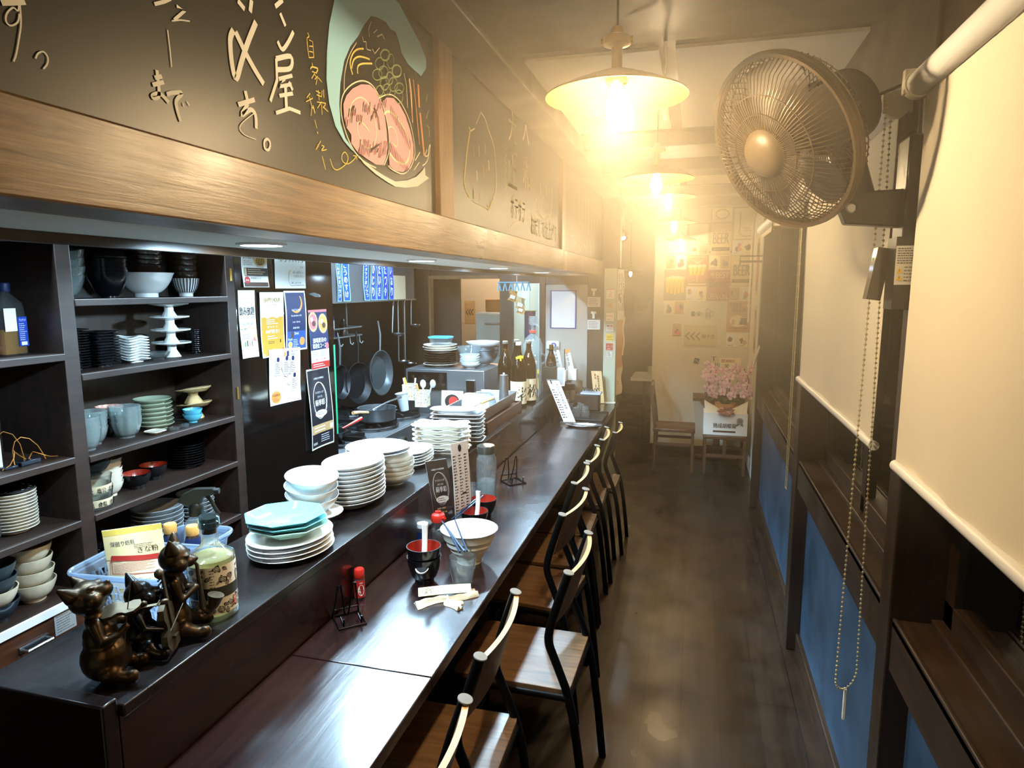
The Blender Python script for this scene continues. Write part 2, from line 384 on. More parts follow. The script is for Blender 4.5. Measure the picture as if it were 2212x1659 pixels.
def stack(o, cat, n, loc, dz, desc, where, group, jit=0.003, rot=0.05, first_dz=None):
    """n copies of o one on another; o becomes the lowest. Labels count from the top."""
    out = []
    R = random.Random(hash_(group))
    for i in range(n):
        c = o if i == 0 else dup(o, (0, 0, 0))
        c.location = (loc[0]+R.uniform(-jit, jit), loc[1]+R.uniform(-jit, jit), loc[2]+i*dz); c.rotation_euler = (0, 0, (o.get('rz0', 0.0))+R.uniform(-rot, rot))
        k = n-1-i
        pos = 'topmost' if k == 0 else ('lowest' if i == 0 else ORD[k]+' from top')
        lab = f'{desc}, {pos} of {where}'
        if len(lab.split()) > 15: lab = lab.replace('the ', '')
        if len(lab.split()) > 16: print('LONG', len(lab.split()), lab)
        tag(c, lab, cat, group); out.append(c)
    return out
def hash_(s): return sum((i+1)*ord(c) for i, c in enumerate(s)) % 99991
# planes: local x to the viewer's right, y up, z off the surface
def plane(o, x, y):
    o, x, y = Vector(o), Vector(x).normalized(), Vector(y).normalized(); z = x.cross(y)
    return Matrix(((x.x, y.x, z.x, o.x), (x.y, y.y, z.y, o.y), (x.z, y.z, z.z, o.z), (0, 0, 0, 1)))
def left_wall(x, y, z): return plane((x, y, z), (0, 1, 0), (0, 0, 1))     # faces +X
def end_wall(x, y, z): return plane((x, y, z), (1, 0, 0), (0, 0, 1))      # faces -Y
def right_wall(x, y, z): return plane((x, y, z), (0, -1, 0), (0, 0, 1))   # faces -X
def bowl_prof(r, h, foot=0.4, th=0.003, fh=0.006, curve=0.55, lip=0.0):
    """closed profile of a bowl: foot, outer curve, rim, inner curve"""
    P_ = [(r*foot*0.85, 0.001), (r*foot, 0), (r*foot, fh)]
    n = 8
    for i in range(1, n+1):
        t = i/n; P_.append((r*foot+(r-r*foot)*(0.6*math.sin(t*PI/2)**(curve*1.4)+0.4*t), fh+(h-fh)*t**1.25))
    P_[-1] = (r+lip, h)
    for i in range(n, -1, -1):
        t = i/n; P_.append((max(0.0, (r*foot+(r-r*foot)*(0.6*math.sin(t*PI/2)**(curve*1.4)+0.4*t)-th)), fh+th+(h-fh-th)*t**1.25 if i < n else h))
    P_[-1] = (r*foot*0.8, fh+th); P_.append((0, fh+th))
    return [(0, 0.001)]+P_
def plate_prof(r, h, foot=0.55, th=0.004, fh=0.004):
    return [(0, 0.001), (r*foot*0.93, 0.001), (r*foot*0.96, 0), (r*foot, 0), (r*foot, fh), (r*0.8, fh+(h-fh)*0.35), (r*0.985, h-0.002), (r, h), (r*0.985, h+0.0012), (r*0.93, h-0.001), (r*0.78, fh+th+(h-fh)*0.35), (r*foot, fh+th), (0, fh+th)]
BOARD=[('w',10,[(622,2010),(637,2016),(651,2022)]),('w',2,[(644,2019),(642,2007),(636,2008),(628,1999),(626,1990),(631,1987),(640,1994),(643,2004)]),('w',2,[(645,2020),(644,1995),(639,1974),(634,1957),(630,1948)]),('w',2,[(658,1960),(662,1967),(669,1971),(674,1967),(673,1959),(667,1951)]),('w',5,[(853,2094),(873,2105),(886,2114)]),('w',5,[(897,2108),(914,2108),(890,2086)]),('w',2,[(885,2083),(904,2091),(923,2096)]),('w',2,[(875,2067),(877,2042),(878,2016)]),('w',6,[(843,1991),(857,1997)]),('w',6,[(838,1980),(860,1990)]),('w',6,[(848,2003),(849,1970),(839,1962),(836,1965),(851,1971),(867,1963)]),('w',6,[(864,1974),(878,1980),(896,1984),(882,1969),(884,1953),(889,1941)]),('w',2,[(896,1970),(898,1965)]),('w',2,[(905,1974),(910,1969)]),('w',9,[(1042,2171),(1059,2164)]),('w',9,[(1080,2187),(1074,2165)]),('w',11,[(1026,2119),(1016,2100),(1017,2062),(1026,2042),(1044,2077),(1063,2112),(1089,2154)]),('w',11,[(1031,2118),(1054,2093),(1079,2071),(1102,2054)]),('w',8,[(1027,2000),(1073,2020)]),('w',8,[(1048,2028),(1052,2007),(1034,1985),(1060,2000),(1073,1994),(1073,1971)]),('w',2,[(1072,1998),(1037,1974),(1028,1961),(1041,1953),(1071,1952)]),('w',5,[(1112,1951),(1110,1946),(1106,1941),(1101,1940),(1096,1941),(1094,1945),(1094,1951),(1097,1956),(1102,1959),(1107,1959),(1111,1956),(1112,1951)]),('w',8,[(1149,2202),(1174,2223)]),('w',8,[(1164,2196),(1179,2179)]),('w',8,[(1151,2143),(1165,2133),(1186,2153),(1205,2178)]),('w',9,[(1144,2110),(1192,2129),(1189,2107),(1144,2091)]),('w',7,[(1144,2110),(1143,2072),(1119,2029)]),('w',7,[(1149,2076),(1194,2095)]),('w',7,[(1168,2082),(1150,2063),(1190,2078)]),('w',7,[(1181,2080),(1193,2068)]),('w',7,[(1148,2046),(1193,2062)]),('w',9,[(1169,2069),(1169,2027)]),('w',7,[(1134,2012),(1179,2031),(1216,2032)]),('y',2,[(1255,2193),(1259,2187),(1251,2179),(1256,2146)]),('y',2,[(1259,2181),(1272,2182),(1274,2153)]),('y',2,[(1258,2169),(1272,2173)]),('y',2,[(1257,2159),(1272,2162)]),('y',2,[(1257,2147),(1274,2153)]),('y',2,[(1266,2140),(1268,2134)]),('y',3,[(1259,2126),(1266,2132),(1287,2135),(1281,2126)]),('y',2,[(1264,2123),(1283,2125)]),('y',2,[(1274,2122),(1262,2109)]),('y',2,[(1272,2121),(1283,2115),(1277,2101)]),('y',2,[(1285,2120),(1273,2110)]),('y',2,[(1285,2118),(1301,2113)]),('y',2,[(1276,2089),(1293,2089)]),('y',2,[(1278,2082),(1297,2083)]),('y',2,[(1285,2093),(1287,2073)]),('y',2,[(1300,2096),(1297,2083)]),('y',2,[(1306,2100),(1306,2083)]),('y',2,[(1278,2068),(1313,2074)]),('y',2,[(1296,2073),(1279,2056)]),('y',2,[(1295,2068),(1296,2047)]),('y',2,[(1300,2064),(1321,2059)]),('y',2,[(1311,2072),(1302,2062)]),('y',2,[(1253,2078),(1240,2066)]),('y',2,[(1237,2058),(1262,2071)]),('y',2,[(1250,2070),(1258,2054),(1253,2035)]),('y',2,[(1256,2053),(1266,2051)]),('y',3,[(1262,2057),(1268,2043)]),('y',2,[(1266,2030),(1273,2015)]),('y',3,[(1274,2009),(1276,2005)]),('y',2,[(1273,1983),(1275,1978)]),('y',2,[(1286,1993),(1266,1972)]),('y',2,[(1288,1984),(1298,1984),(1287,1974),(1308,1980)]),('y',2,[(1289,1963),(1300,1938)]),('y',2,[(1320,1963),(1332,1947),(1352,1946),(1389,1965),(1398,1981),(1385,1989),(1371,1979),(1374,1967),(1397,1966),(1420,1977),(1436,1988)]),('y',2,[(1422,1988),(1438,1990),(1439,1982)]),('b',0,[(1370,2308),(1340,2239),(1326,2181),(1319,2123),(1327,2076),(1349,2036),(1384,2012),(1416,2000),(1444,1995),(1433,2000),(1390,2019),(1371,2048),(1369,2086),(1377,2132),(1397,2183),(1427,2223),(1469,2261),(1495,2291),(1534,2326),(1566,2335),(1613,2341),(1640,2333),(1669,2337),(1690,2318),(1703,2298),(1741,2282),(1781,2279),(1832,2277),(1869,2308),(1871,2334),(1828,2363),(1771,2385),(1725,2402),(1675,2427)]),('g',0,[(1444,1995),(1485,1983),(1535,1974),(1588,1968),(1645,1964),(1723,1979),(1782,1997),(1827,2021),(1845,2034),(1849,2011),(1876,2008),(1852,1998),(1789,1972),(1706,1957),(1644,1951),(1594,1956),(1534,1965),(1473,1980)]),('p',0,[(1387,2091),(1402,2113),(1432,2136),(1473,2156),(1517,2167),(1548,2162),(1573,2143),(1594,2110),(1602,2077),(1604,2042),(1593,2013),(1576,1994),(1536,1988),(1486,1994),(1445,2000),(1417,2014),(1418,2033),(1397,2044),(1388,2065)]),('p',0,[(1580,2145),(1608,2162),(1644,2170),(1680,2164),(1717,2145),(1747,2114),(1766,2079),(1764,2043),(1733,2012),(1693,1996),(1640,1991),(1613,1998),(1611,2016),(1618,2051),(1604,2101)]),('c',3,[(1415,2058),(1414,2079),(1423,2100),(1447,2118),(1477,2127),(1507,2121),(1531,2101),(1542,2073),(1539,2049),(1519,2028),(1494,2018),(1470,2021),(1453,2037),(1446,2054),(1453,2069),(1479,2069),(1506,2059)]),('c',6,[(1588,2118),(1613,2130),(1648,2129),(1692,2115),(1722,2096),(1738,2068),(1731,2038),(1702,2018),(1649,2017),(1613,2029)]),('c',3,[(1609,2089),(1632,2097),(1653,2088),(1663,2068),(1655,2053),(1629,2059)]),('c',3,[(1535,1980),(1485,1983),(1438,1994),(1401,2021),(1379,2055),(1375,2085),(1389,2114),(1427,2143),(1474,2164),(1517,2170),(1548,2162),(1579,2139),(1604,2101),(1612,2067),(1606,2027),(1580,1994)]),('c',3,[(1560,2148),(1608,2169),(1651,2176),(1695,2168),(1741,2138),(1767,2096),(1773,2055),(1741,2014),(1692,1991),(1632,1990),(1604,1997)]),('k',2,[(1396,2066),(1390,2040)]),('k',2,[(1403,2062),(1397,2045)]),('k',2,[(1412,2088),(1406,2068)]),('k',2,[(1418,2078),(1413,2057)]),('k',2,[(1426,2080),(1420,2059)]),('k',2,[(1434,2091),(1429,2077)]),('k',2,[(1442,2096),(1436,2077)]),('k',2,[(1448,2084),(1443,2067)]),('k',2,[(1456,2085),(1450,2067)]),('k',2,[(1464,2087),(1457,2062)]),('k',2,[(1471,2087),(1465,2067)]),('k',2,[(1482,2121),(1475,2096)]),('k',2,[(1489,2115),(1483,2096)]),('k',2,[(1497,2120),(1491,2098)]),('k',2,[(1505,2116),(1499,2095)]),('k',2,[(1514,2128),(1507,2099)]),('k',2,[(1520,2099),(1514,2084)]),('k',2,[(1529,2111),(1522,2090)]),('k',2,[(1539,2129),(1531,2100)]),('k',2,[(1546,2118),(1539,2096)]),('k',2,[(1556,2135),(1549,2115)]),('k',2,[(1565,2149),(1558,2123)]),('k',2,[(1574,2147),(1567,2124)]),('k',2,[(1583,2149),(1576,2133)]),('k',2,[(1592,2154),(1585,2135)]),('k',2,[(1601,2156),(1594,2134)]),('k',2,[(1451,2011),(1444,1988)]),('k',2,[(1460,2032),(1452,1998)]),('k',2,[(1467,2022),(1459,1995)]),('k',2,[(1476,2036),(1467,1994)]),('k',2,[(1484,2036),(1475,2000)]),('k',2,[(1492,2035),(1484,2007)]),('k',2,[(1500,2039),(1491,2002)]),('k',2,[(1508,2030),(1499,2000)]),('k',3,[(1515,2023),(1508,2011)]),('k',2,[(1525,2040),(1516,2012)]),('k',2,[(1532,2031),(1524,2007)]),('k',2,[(1542,2041),(1533,2010)]),('k',3,[(1549,2029),(1542,2017)]),('k',2,[(1559,2043),(1550,2006)]),('k',2,[(1568,2049),(1558,2007)]),('k',2,[(1576,2036),(1567,2014)]),('k',2,[(1586,2055),(1576,2016)]),('k',2,[(1595,2055),(1586,2021)]),('k',2,[(1628,2148),(1622,2124)]),('k',2,[(1615,2056),(1609,2034)]),('k',2,[(1636,2144),(1630,2120)]),('k',3,[(1623,2053),(1618,2031)]),('k',2,[(1645,2139),(1639,2115)]),('k',2,[(1632,2050),(1626,2027)]),('k',2,[(1653,2134),(1647,2110)]),('k',2,[(1640,2046),(1634,2024)]),('k',3,[(1662,2130),(1656,2106)]),('k',3,[(1649,2043),(1643,2021)]),('k',2,[(1670,2125),(1664,2101)]),('k',2,[(1657,2040),(1652,2017)]),('k',2,[(1679,2120),(1673,2096)]),('k',2,[(1666,2037),(1660,2014)]),('k',2,[(1688,2116),(1682,2091)]),('k',2,[(1675,2033),(1669,2010)]),('k',2,[(1696,2111),(1690,2086)]),('k',2,[(1684,2030),(1678,2007)]),('k',2,[(1705,2106),(1699,2081)]),('k',2,[(1693,2026),(1687,2003)]),('k',2,[(1715,2101),(1708,2076)]),('k',2,[(1702,2023),(1696,2000)]),('k',2,[(1724,2096),(1717,2071)]),('k',2,[(1711,2019),(1705,1996)]),('k',2,[(1733,2091),(1727,2066)]),('k',3,[(1720,2016),(1714,1993)]),('k',3,[(1742,2086),(1736,2061)]),('k',2,[(1730,2012),(1724,1989)]),('k',4,[(1552,2038),(1539,2032),(1512,2018)]),('k',4,[(1432,2099),(1422,2086),(1418,2070)]),('k',4,[(1532,2119),(1550,2100),(1558,2073)]),('y',4,[(1428,2164),(1418,2184),(1432,2209),(1455,2226),(1485,2237)]),('y',4,[(1424,2176),(1436,2198),(1466,2214),(1514,2223)]),('y',4,[(1452,2173),(1454,2189),(1477,2202),(1526,2217)]),('c',2,[(1481,2262),(1486,2253),(1498,2256),(1500,2242),(1522,2245)]),('c',2,[(1529,2251),(1541,2244),(1568,2266)]),('c',2,[(1527,2310),(1513,2289),(1515,2273)]),('c',2,[(1538,2289),(1558,2304)]),('c',3,[(1556,2287),(1584,2302),(1596,2295)]),('c',2,[(1386,2114),(1392,2156),(1414,2199),(1451,2239)]),('c',2,[(1708,2248),(1722,2221),(1726,2166)]),('c',4,[(1743,2245),(1753,2211),(1757,2135)]),('n',4,[(1624,2267),(1618,2258),(1605,2249),(1588,2244),(1576,2245),(1571,2251),(1577,2259),(1590,2268),(1606,2273),(1619,2273),(1624,2267)]),('n',2,[(1590,2236),(1584,2227),(1572,2218),(1557,2214),(1546,2215),(1542,2222),(1547,2231),(1559,2240),(1574,2244),(1586,2243),(1590,2236)]),('n',2,[(1648,2260),(1644,2248),(1633,2239),(1621,2235),(1611,2239),(1608,2248),(1613,2259),(1623,2268),(1635,2272),(1645,2269),(1648,2260)]),('n',2,[(1611,2222),(1605,2212),(1591,2203),(1575,2198),(1563,2200),(1559,2207),(1564,2217),(1577,2226),(1593,2231),(1606,2230),(1611,2222)]),('n',4,[(1691,2249),(1685,2238),(1670,2229),(1653,2224),(1640,2225),(1636,2233),(1641,2243),(1655,2252),(1672,2257),(1686,2256),(1691,2249)]),('n',2,[(1576,2207),(1570,2197),(1557,2189),(1542,2185),(1530,2186),(1526,2192),(1531,2201),(1544,2209),(1559,2214),(1571,2213),(1576,2207)]),('n',2,[(1638,2216),(1634,2205),(1623,2197),(1611,2194),(1602,2196),(1598,2204),(1603,2214),(1613,2223),(1625,2226),(1635,2224),(1638,2216)]),('n',2,[(1614,2197),(1608,2186),(1596,2177),(1581,2173),(1569,2176),(1566,2184),(1571,2194),(1583,2203),(1598,2208),(1610,2205),(1614,2197)]),('n',2,[(1665,2208),(1659,2197),(1646,2187),(1629,2183),(1617,2185),(1613,2194),(1618,2205),(1632,2215),(1648,2220),(1661,2217),(1665,2208)]),('n',2,[(1704,2210),(1698,2201),(1683,2192),(1665,2187),(1652,2188),(1647,2194),(1653,2203),(1667,2212),(1685,2217),(1699,2216),(1704,2210)]),('n',2,[(1581,2171),(1577,2163),(1567,2156),(1554,2153),(1545,2154),(1541,2160),(1546,2168),(1556,2175),(1568,2179),(1578,2177),(1581,2171)]),('n',2,[(1624,2185),(1619,2176),(1608,2169),(1595,2165),(1584,2167),(1581,2174),(1585,2183),(1596,2190),(1610,2194),(1620,2192),(1624,2185)]),('n',2,[(1697,2187),(1691,2175),(1677,2166),(1661,2162),(1648,2164),(1643,2173),(1649,2184),(1663,2193),(1679,2198),(1693,2195),(1697,2187)]),('o',5,[(1767,2249),(1784,2174),(1800,2086)]),('o',5,[(1739,2244),(1757,2142)]),('o',11,[(1800,2246),(1805,2186)]),('o',11,[(1809,2173),(1833,2063)]),('c',2,[(1865,2237),(1855,2214)]),('c',2,[(1872,2195),(1853,2167)]),('c',2,[(1856,2151),(1874,2148),(1873,2123)]),('c',3,[(1853,2083),(1838,2063),(1861,2069),(1866,2086),(1881,2102),(1855,2053),(1819,2033)]),('c',2,[(1797,2039),(1758,2011)]),('c',3,[(1803,2067),(1767,2038)]),('c',5,[(2245,2233),(2265,2223),(2308,2241)]),('c',3,[(2323,2257),(2353,2286),(2384,2316)]),('c',5,[(2384,2311),(2431,2300),(2470,2271),(2528,2236),(2558,2184),(2569,2117),(2559,2061),(2514,2016),(2458,1977)]),('c',3,[(2282,1991),(2359,1986),(2463,1985)]),('y',8,[(2258,2221),(2228,2160),(2206,2096),(2188,2046)]),('y',6,[(2188,2046),(2206,2018),(2243,1999)]),('y',8,[(2514,2021),(2488,1999),(2455,1978)]),('y',4,[(2447,2004),(2463,1986)]),('n',4,[(2292,2180),(2294,2163),(2296,2146)]),('n',8,[(2425,2216),(2428,2198),(2431,2180)]),('n',8,[(2290,2034),(2292,2017),(2294,1999)]),('n',4,[(2473,2069),(2476,2050),(2479,2031)]),('o',4,[(2253,2075),(2255,2058),(2257,2041)]),('o',8,[(2402,2131),(2405,2113),(2408,2095)]),('p',4,[(2358,2035),(2360,2016),(2363,1998)]),('p',4,[(2524,2062),(2527,2042),(2530,2023)]),('c',8,[(2325,2102),(2328,2085),(2330,2067)]),('c',8,[(2467,2163),(2470,2145),(2473,2126)]),('c',4,[(2350,2192),(2353,2174),(2355,2157)]),('c',4,[(2784,1924),(2793,1950),(2853,1971),(2967,1990),(3020,2019)]),('c',4,[(3128,1987),(3167,2064),(3262,2121)]),('c',6,[(3250,1942),(3351,1957)]),('c',6,[(3427,1945),(3506,1959)]),('c',4,[(3539,1949),(3623,1965)]),('c',6,[(3290,2103),(3320,2055),(3394,2040),(3456,2040),(3520,2056),(3602,2091),(3608,2222)]),('c',6,[(3332,2202),(3348,2148)]),('c',6,[(3407,2155),(3393,2128)]),('c',6,[(3468,2216),(3479,2158)]),('c',4,[(3532,2211),(3527,2157)]),('c',4,[(3348,2097),(3364,2079)]),('c',4,[(3486,2126),(3493,2106)]),('c',4,[(3424,2086),(3431,2073)]),('c',2,[(2692,2264),(2711,2257),(2688,2240)]),('c',3,[(2692,2233),(2711,2227),(2687,2209)]),('c',3,[(2691,2202),(2710,2196),(2687,2179)]),('c',3,[(2691,2172),(2710,2165),(2686,2148)]),('c',2,[(2690,2141),(2710,2133),(2686,2117)]),('c',3,[(2690,2110),(2709,2102),(2686,2086)]),('c',3,[(3164,2363),(3175,2347)]),('c',3,[(3165,2321),(3175,2306)]),('c',3,[(3165,2280),(3176,2264)]),('c',3,[(3165,2238),(3176,2222)]),('c',3,[(3166,2196),(3176,2180)]),('c',3,[(3166,2154),(3177,2138)]),('c',3,[(3166,2112),(3177,2095)]),('c',6,[(4238,2078),(4173,2008),(4288,2023)]),('c',5,[(4265,2015),(4247,1932)]),('c',8,[(4315,1986),(4389,1974)]),('c',8,[(4490,1980),(4547,1931),(4624,1979)]),('c',8,[(4680,1983),(4766,1983)]),('c',8,[(4850,2039),(4828,1945)]),('c',10,[(4974,2038),(5049,1928)]),('c',5,[(4490,2344),(4523,2111)]),('c',5,[(4608,2329),(4645,2075)]),('c',5,[(4728,2365),(4766,2118)]),('c',7,[(4858,2349),(4901,2081)]),('c',5,[(4991,2388),(5036,2126)]),('c',7,[(5131,2429),(5187,2087)]),('c',7,[(5284,2413),(5337,2135)]),('c',7,[(5440,2457),(5495,2186)])]
GLYPHS=[('大','c',2751,2291,116,125),('正','c',2729,2108,158,155),('入','c',2979,2337,121,110),('和','c',2991,2133,147,148),('ポテサラ','c',2779,1983,248,100),('おだしで仕上げる','c',3141,1940,604,95)]
# ================================================================ the setting
struct('floor', MB().box(-3.4, -1.6, -0.1, 1.2, 11.0, 0, 'floor_wood'), 'dark stained plank floor running down the aisle')
CEIL = 2.5
struct('ceiling', MB().box(-3.4, -1.6, CEIL, 1.2, 11.0, CEIL+0.1, 'dark_wood_x'), 'dark timber ceiling over the aisle')
b = MB()
for x0, x1, y0, y1 in ((-0.62, -0.15, 2.45, 3.62), (-0.095, 0.50, 2.45, 3.62), (0.565, 0.62, 2.45, 3.62), (-0.62, 0.50, 0.2, 1.75), (-0.62, -0.15, 4.93, 5.57), (-0.095, 0.50, 4.93, 5.57)):
    b.box(x0, y0, CEIL-0.012, x1, y1, CEIL+0.01, 'ceiling_board')
b.box(-1.3, 7.15, CEIL-0.02, 0.6, 10.7, CEIL+0.01, 'ceiling_board')
struct('ceiling_panel', b, 'white ceiling boards between the dark beams')
for y0, y1 in ((1.75, 2.2), (3.75, 4.1), (4.5, 4.78), (5.7, 5.95), (6.45, 6.7)):
    struct('ceiling_beam', MB().box(-0.76, y0, CEIL-0.07, 0.62, y1, CEIL+0.01, 'dark_wood_x'), bevel=0.004)
struct('ceiling_beam', MB().box(-0.76, -1.5, CEIL-0.09, -0.62, 5.6, CEIL+0.01, 'dark_wood_y'), bevel=0.004)
struct('ceiling_beam', MB().box(0.50, -1.5, CEIL-0.05, 0.565, 5.4, CEIL+0.01, 'dark_wood_y'), bevel=0.003)
# left and back of the kitchen
struct('wall_left', MB().box(-2.72, -1.6, 0, -2.6, 5.7, CEIL, 'kitchen_dark'), 'dark wall at the back of the kitchen')
struct('wall_behind', MB().box(-3.4, -1.6, 0, 1.2, -1.5, CEIL, 'white_plaster'))
# kitchen end wall with a hatch, an opening and a grey door
b = MB()
for x0, x1, z0, z1 in ((-2.6, -2.335, 0, CEIL), (-2.335, -1.67, 0, 0.95), (-2.335, -1.67, 1.79, CEIL), (-1.67, -1.56, 0, CEIL), (-1.56, -1.31, 1.73, CEIL), (-1.56, -1.31, 0, 0.7), (-1.31, -1.257, 0, CEIL), (-1.257, -0.887, 1.72, CEIL), (-0.887, -0.735, 0, CEIL)):
    b.box(x0, 5.7, z0, x1, 5.78, z1, 'dark_wood')
struct('wall_kitchen_end', b, 'dark timber wall closing the kitchen, with a hatch and an opening', bevel=0.003)
b = MB(); b.box(-2.335, 5.675, 1.77, -1.67, 5.70, 1.80, 'post_wood'); b.box(-2.335, 5.66, 0.94, -1.67, 5.80, 0.965, 'post_wood'); b.box(-2.335, 5.68, 0.96, -2.315, 5.75, 1.78, 'post_wood')
struct('trim_hatch', b, 'timber lining of the hatch')
d = thing('door', 'pale grey sliding door behind the bar, a blue framed board hung on it', 'door', (-1.07, 5.71, 0)); d['kind'] = 'structure'; d.name = 'door_1'
MB().box(-0.187, 0, 0.02, 0.183, 0.03, 1.72, 'steel_door' if 'steel_door' in MATS else mat('steel_door', 'a8a69c', 0.55)).build('door_leaf', d, bevel=0.003)
# back rooms seen through hatch and opening
b = MB(); b.box(-3.4, 7.6, 0, -1.62, 7.7, CEIL, 'white_plaster'); b.box(-1.66, 5.78, 0, -1.6, 7.6, CEIL, 'white_plaster'); b.box(-3.4, 5.78, 0, -3.3, 7.7, CEIL, 'white_plaster')
struct('wall_back_room', b, 'pale wall of the room behind the hatch')
struct('wall_scullery', MB().box(-1.6, 6.9, 0, -0.8, 7.0, CEIL, mat('scullery_paint', 'e6eef2', 0.7)).box(-0.9, 5.8, 0, -0.8, 6.9, CEIL, 'white_plaster'), 'white wall of the brightly lit scullery')
struct('door_2', MB().box(-2.72, 6.2, 0, -2.22, 6.24, 1.95, mat('brown_door', '4a3a2e', 0.5)), 'brown door leaf seen through the hatch', bevel=0.003)
# end of the aisle
b = MB(); b.box(-0.41, 7.0, 0, 0.62, 7.12, CEIL, 'white_plaster')
struct('wall_end', b, 'white plaster wall covered with tin signs and posters')
struct('baseboard_end', MB().box(-0.41, 6.985, 0, 0.53, 7.0, 0.07, 'dark_wood_x'))
b = MB(); b.box(-1.6, 10.7, 0, 0.6, 10.8, CEIL, 'white_plaster'); b.box(-1.7, 7.0, 0, -1.6, 10.8, CEIL, 'white_plaster'); b.box(0.0, 7.12, 0, 0.1, 10.8, CEIL, 'white_plaster')
struct('wall_passage', b, 'walls of the passage beyond the bar')
d = thing('door_3', 'dark brown door at the end of the passage with a paper notice', 'door', (-0.75, 10.68, 0)); d['kind'] = 'structure'
mat('brown_door', '4a3a2e', 0.5)
MB().box(-0.36, -0.03, 0.0, 0.36, 0.01, 1.87, 'brown_door').build('door_leaf', d, bevel=0.003)
MB().lathe([(0.02, 0), (0.025, 0.02), (0.02, 0.045)], 'brass', 14, c=(0.28, -0.04, 0.95), axis=(0, -1, 0)).build('door_knob', d)
# right wall: blue panels, posts, rails, windows
struct('wall_right', MB().box(0.526, -1.6, 0, 0.62, 5.38, 0.80, 'blue_paint').box(0.60, -1.6, 2.1, 0.72, 7.1, CEIL, 'dark_wood_y'), 'blue painted panels below the windows')
struct('wall_right_far', MB().box(0.53, 5.38, 0, 0.64, 7.1, CEIL, 'white_plaster'), 'white stretch of wall beside the flowers')
struct('baseboard_right', MB().box(0.508, -1.6, 0, 0.53, 5.38, 0.085, 'dark_wood_y'), bevel=0.004)
POSTS = ((1.665, 1.75), (3.17, 3.285), (5.29, 5.385), (0.05, 0.14))
for y0, y1 in POSTS:
    struct('trim_post', MB().box(0.468, y0, 0.0, 0.61, y1, CEIL, 'dark_wood'), bevel=0.004)
struct('trim_lintel', MB().box(0.478, -1.6, 2.13, 0.61, 5.38, 2.42, 'dark_wood_y'), 'dark lintel over the windows', bevel=0.004)
BAYS = ((0.14, 1.665), (1.75, 3.17), (3.285, 5.29))
for i, (y0, y1) in enumerate(BAYS):
    b = MB(); b.box(0.476, y0, 0.785, 0.56, y1, 0.913, 'dark_wood_y'); b.box(0.556, y0, 0.79, 0.66, y1, 0.925, 'dark_wood_y'); b.box(0.476, y0, 0.895, 0.486, y1, 0.917, 'dark_wood_y')
    struct('trim_sill', b, bevel=0.003)
    wn = bpy.data.objects.new('window_%d' % (i+1), None); COL.objects.link(wn); wn['kind'] = 'structure'; wn['label'] = 'dark framed window in the right-hand wall'
    wn.location = (0.60, (y0+y1)/2, 0.92)
    b = MB(); L_ = (y1-y0)/2
    for yy in (-L_, -0.03, L_-0.055): b.box(-0.02, yy, 0, 0.02, yy+0.055, 1.22, 'dark_wood')
    b.box(-0.02, -L_, 0.0, 0.02, L_, 0.06, 'dark_wood_y'); b.box(-0.02, -L_, 1.17, 0.02, L_, 1.22, 'dark_wood_y')
    b.build('window_frame', wn, bevel=0.003)
    MB().box(-0.003, -L_+0.05, 0.05, 0.003, L_-0.05, 1.18, 'window_pane').build('pane', wn)
struct('wall_outside', MB().box(1.1, -1.6, 0, 1.2, 7.1, CEIL, mat('night_wall', '17130f', 0.9)), 'dark outside beyond the windows')
# header over the bar: fascia beam, soffit, blackboards, posts
struct('trim_beam', MB().box(-0.865, -1.5, 1.792, -0.745, 5.62, 1.908, 'beam_wood'), 'broad stained timber beam over the bar', bevel=0.004)
struct('soffit', MB().box(-1.125, -1.5, 1.792, -0.865, 5.62, 1.82, 'soffit_white').box(-1.15, -1.5, 1.772, -1.125, 5.62, 1.83, 'dark_wood_y'), 'white soffit with round downlights behind the beam')
for y0, y1 in ((1.93, 2.045), (3.83, 3.93)):
    struct('trim_mullion', MB().box(-0.86, y0, 1.9, -0.747, y1, CEIL, 'post_wood'), bevel=0.003)
struct('wall_header', MB().box(-0.90, -1.5, 1.90, -0.785, 5.6, CEIL, 'dark_wood_y'), 'dark boarding behind the blackboards')
p = thing('pillar', 'pale green post at the end of the bar, payment stickers down its front', 'pillar', (-0.683, 5.655, 0)); p['kind'] = 'structure'
MB().box(-0.052, -0.052, 0, 0.052, 0.06, 1.85, 'lime_post').build('shaft', p, bevel=0.004)
MB().box(-0.07, -0.06, 1.85, 0.075, 0.06, CEIL, 'dark_wood').build('head_block', p, bevel=0.003)
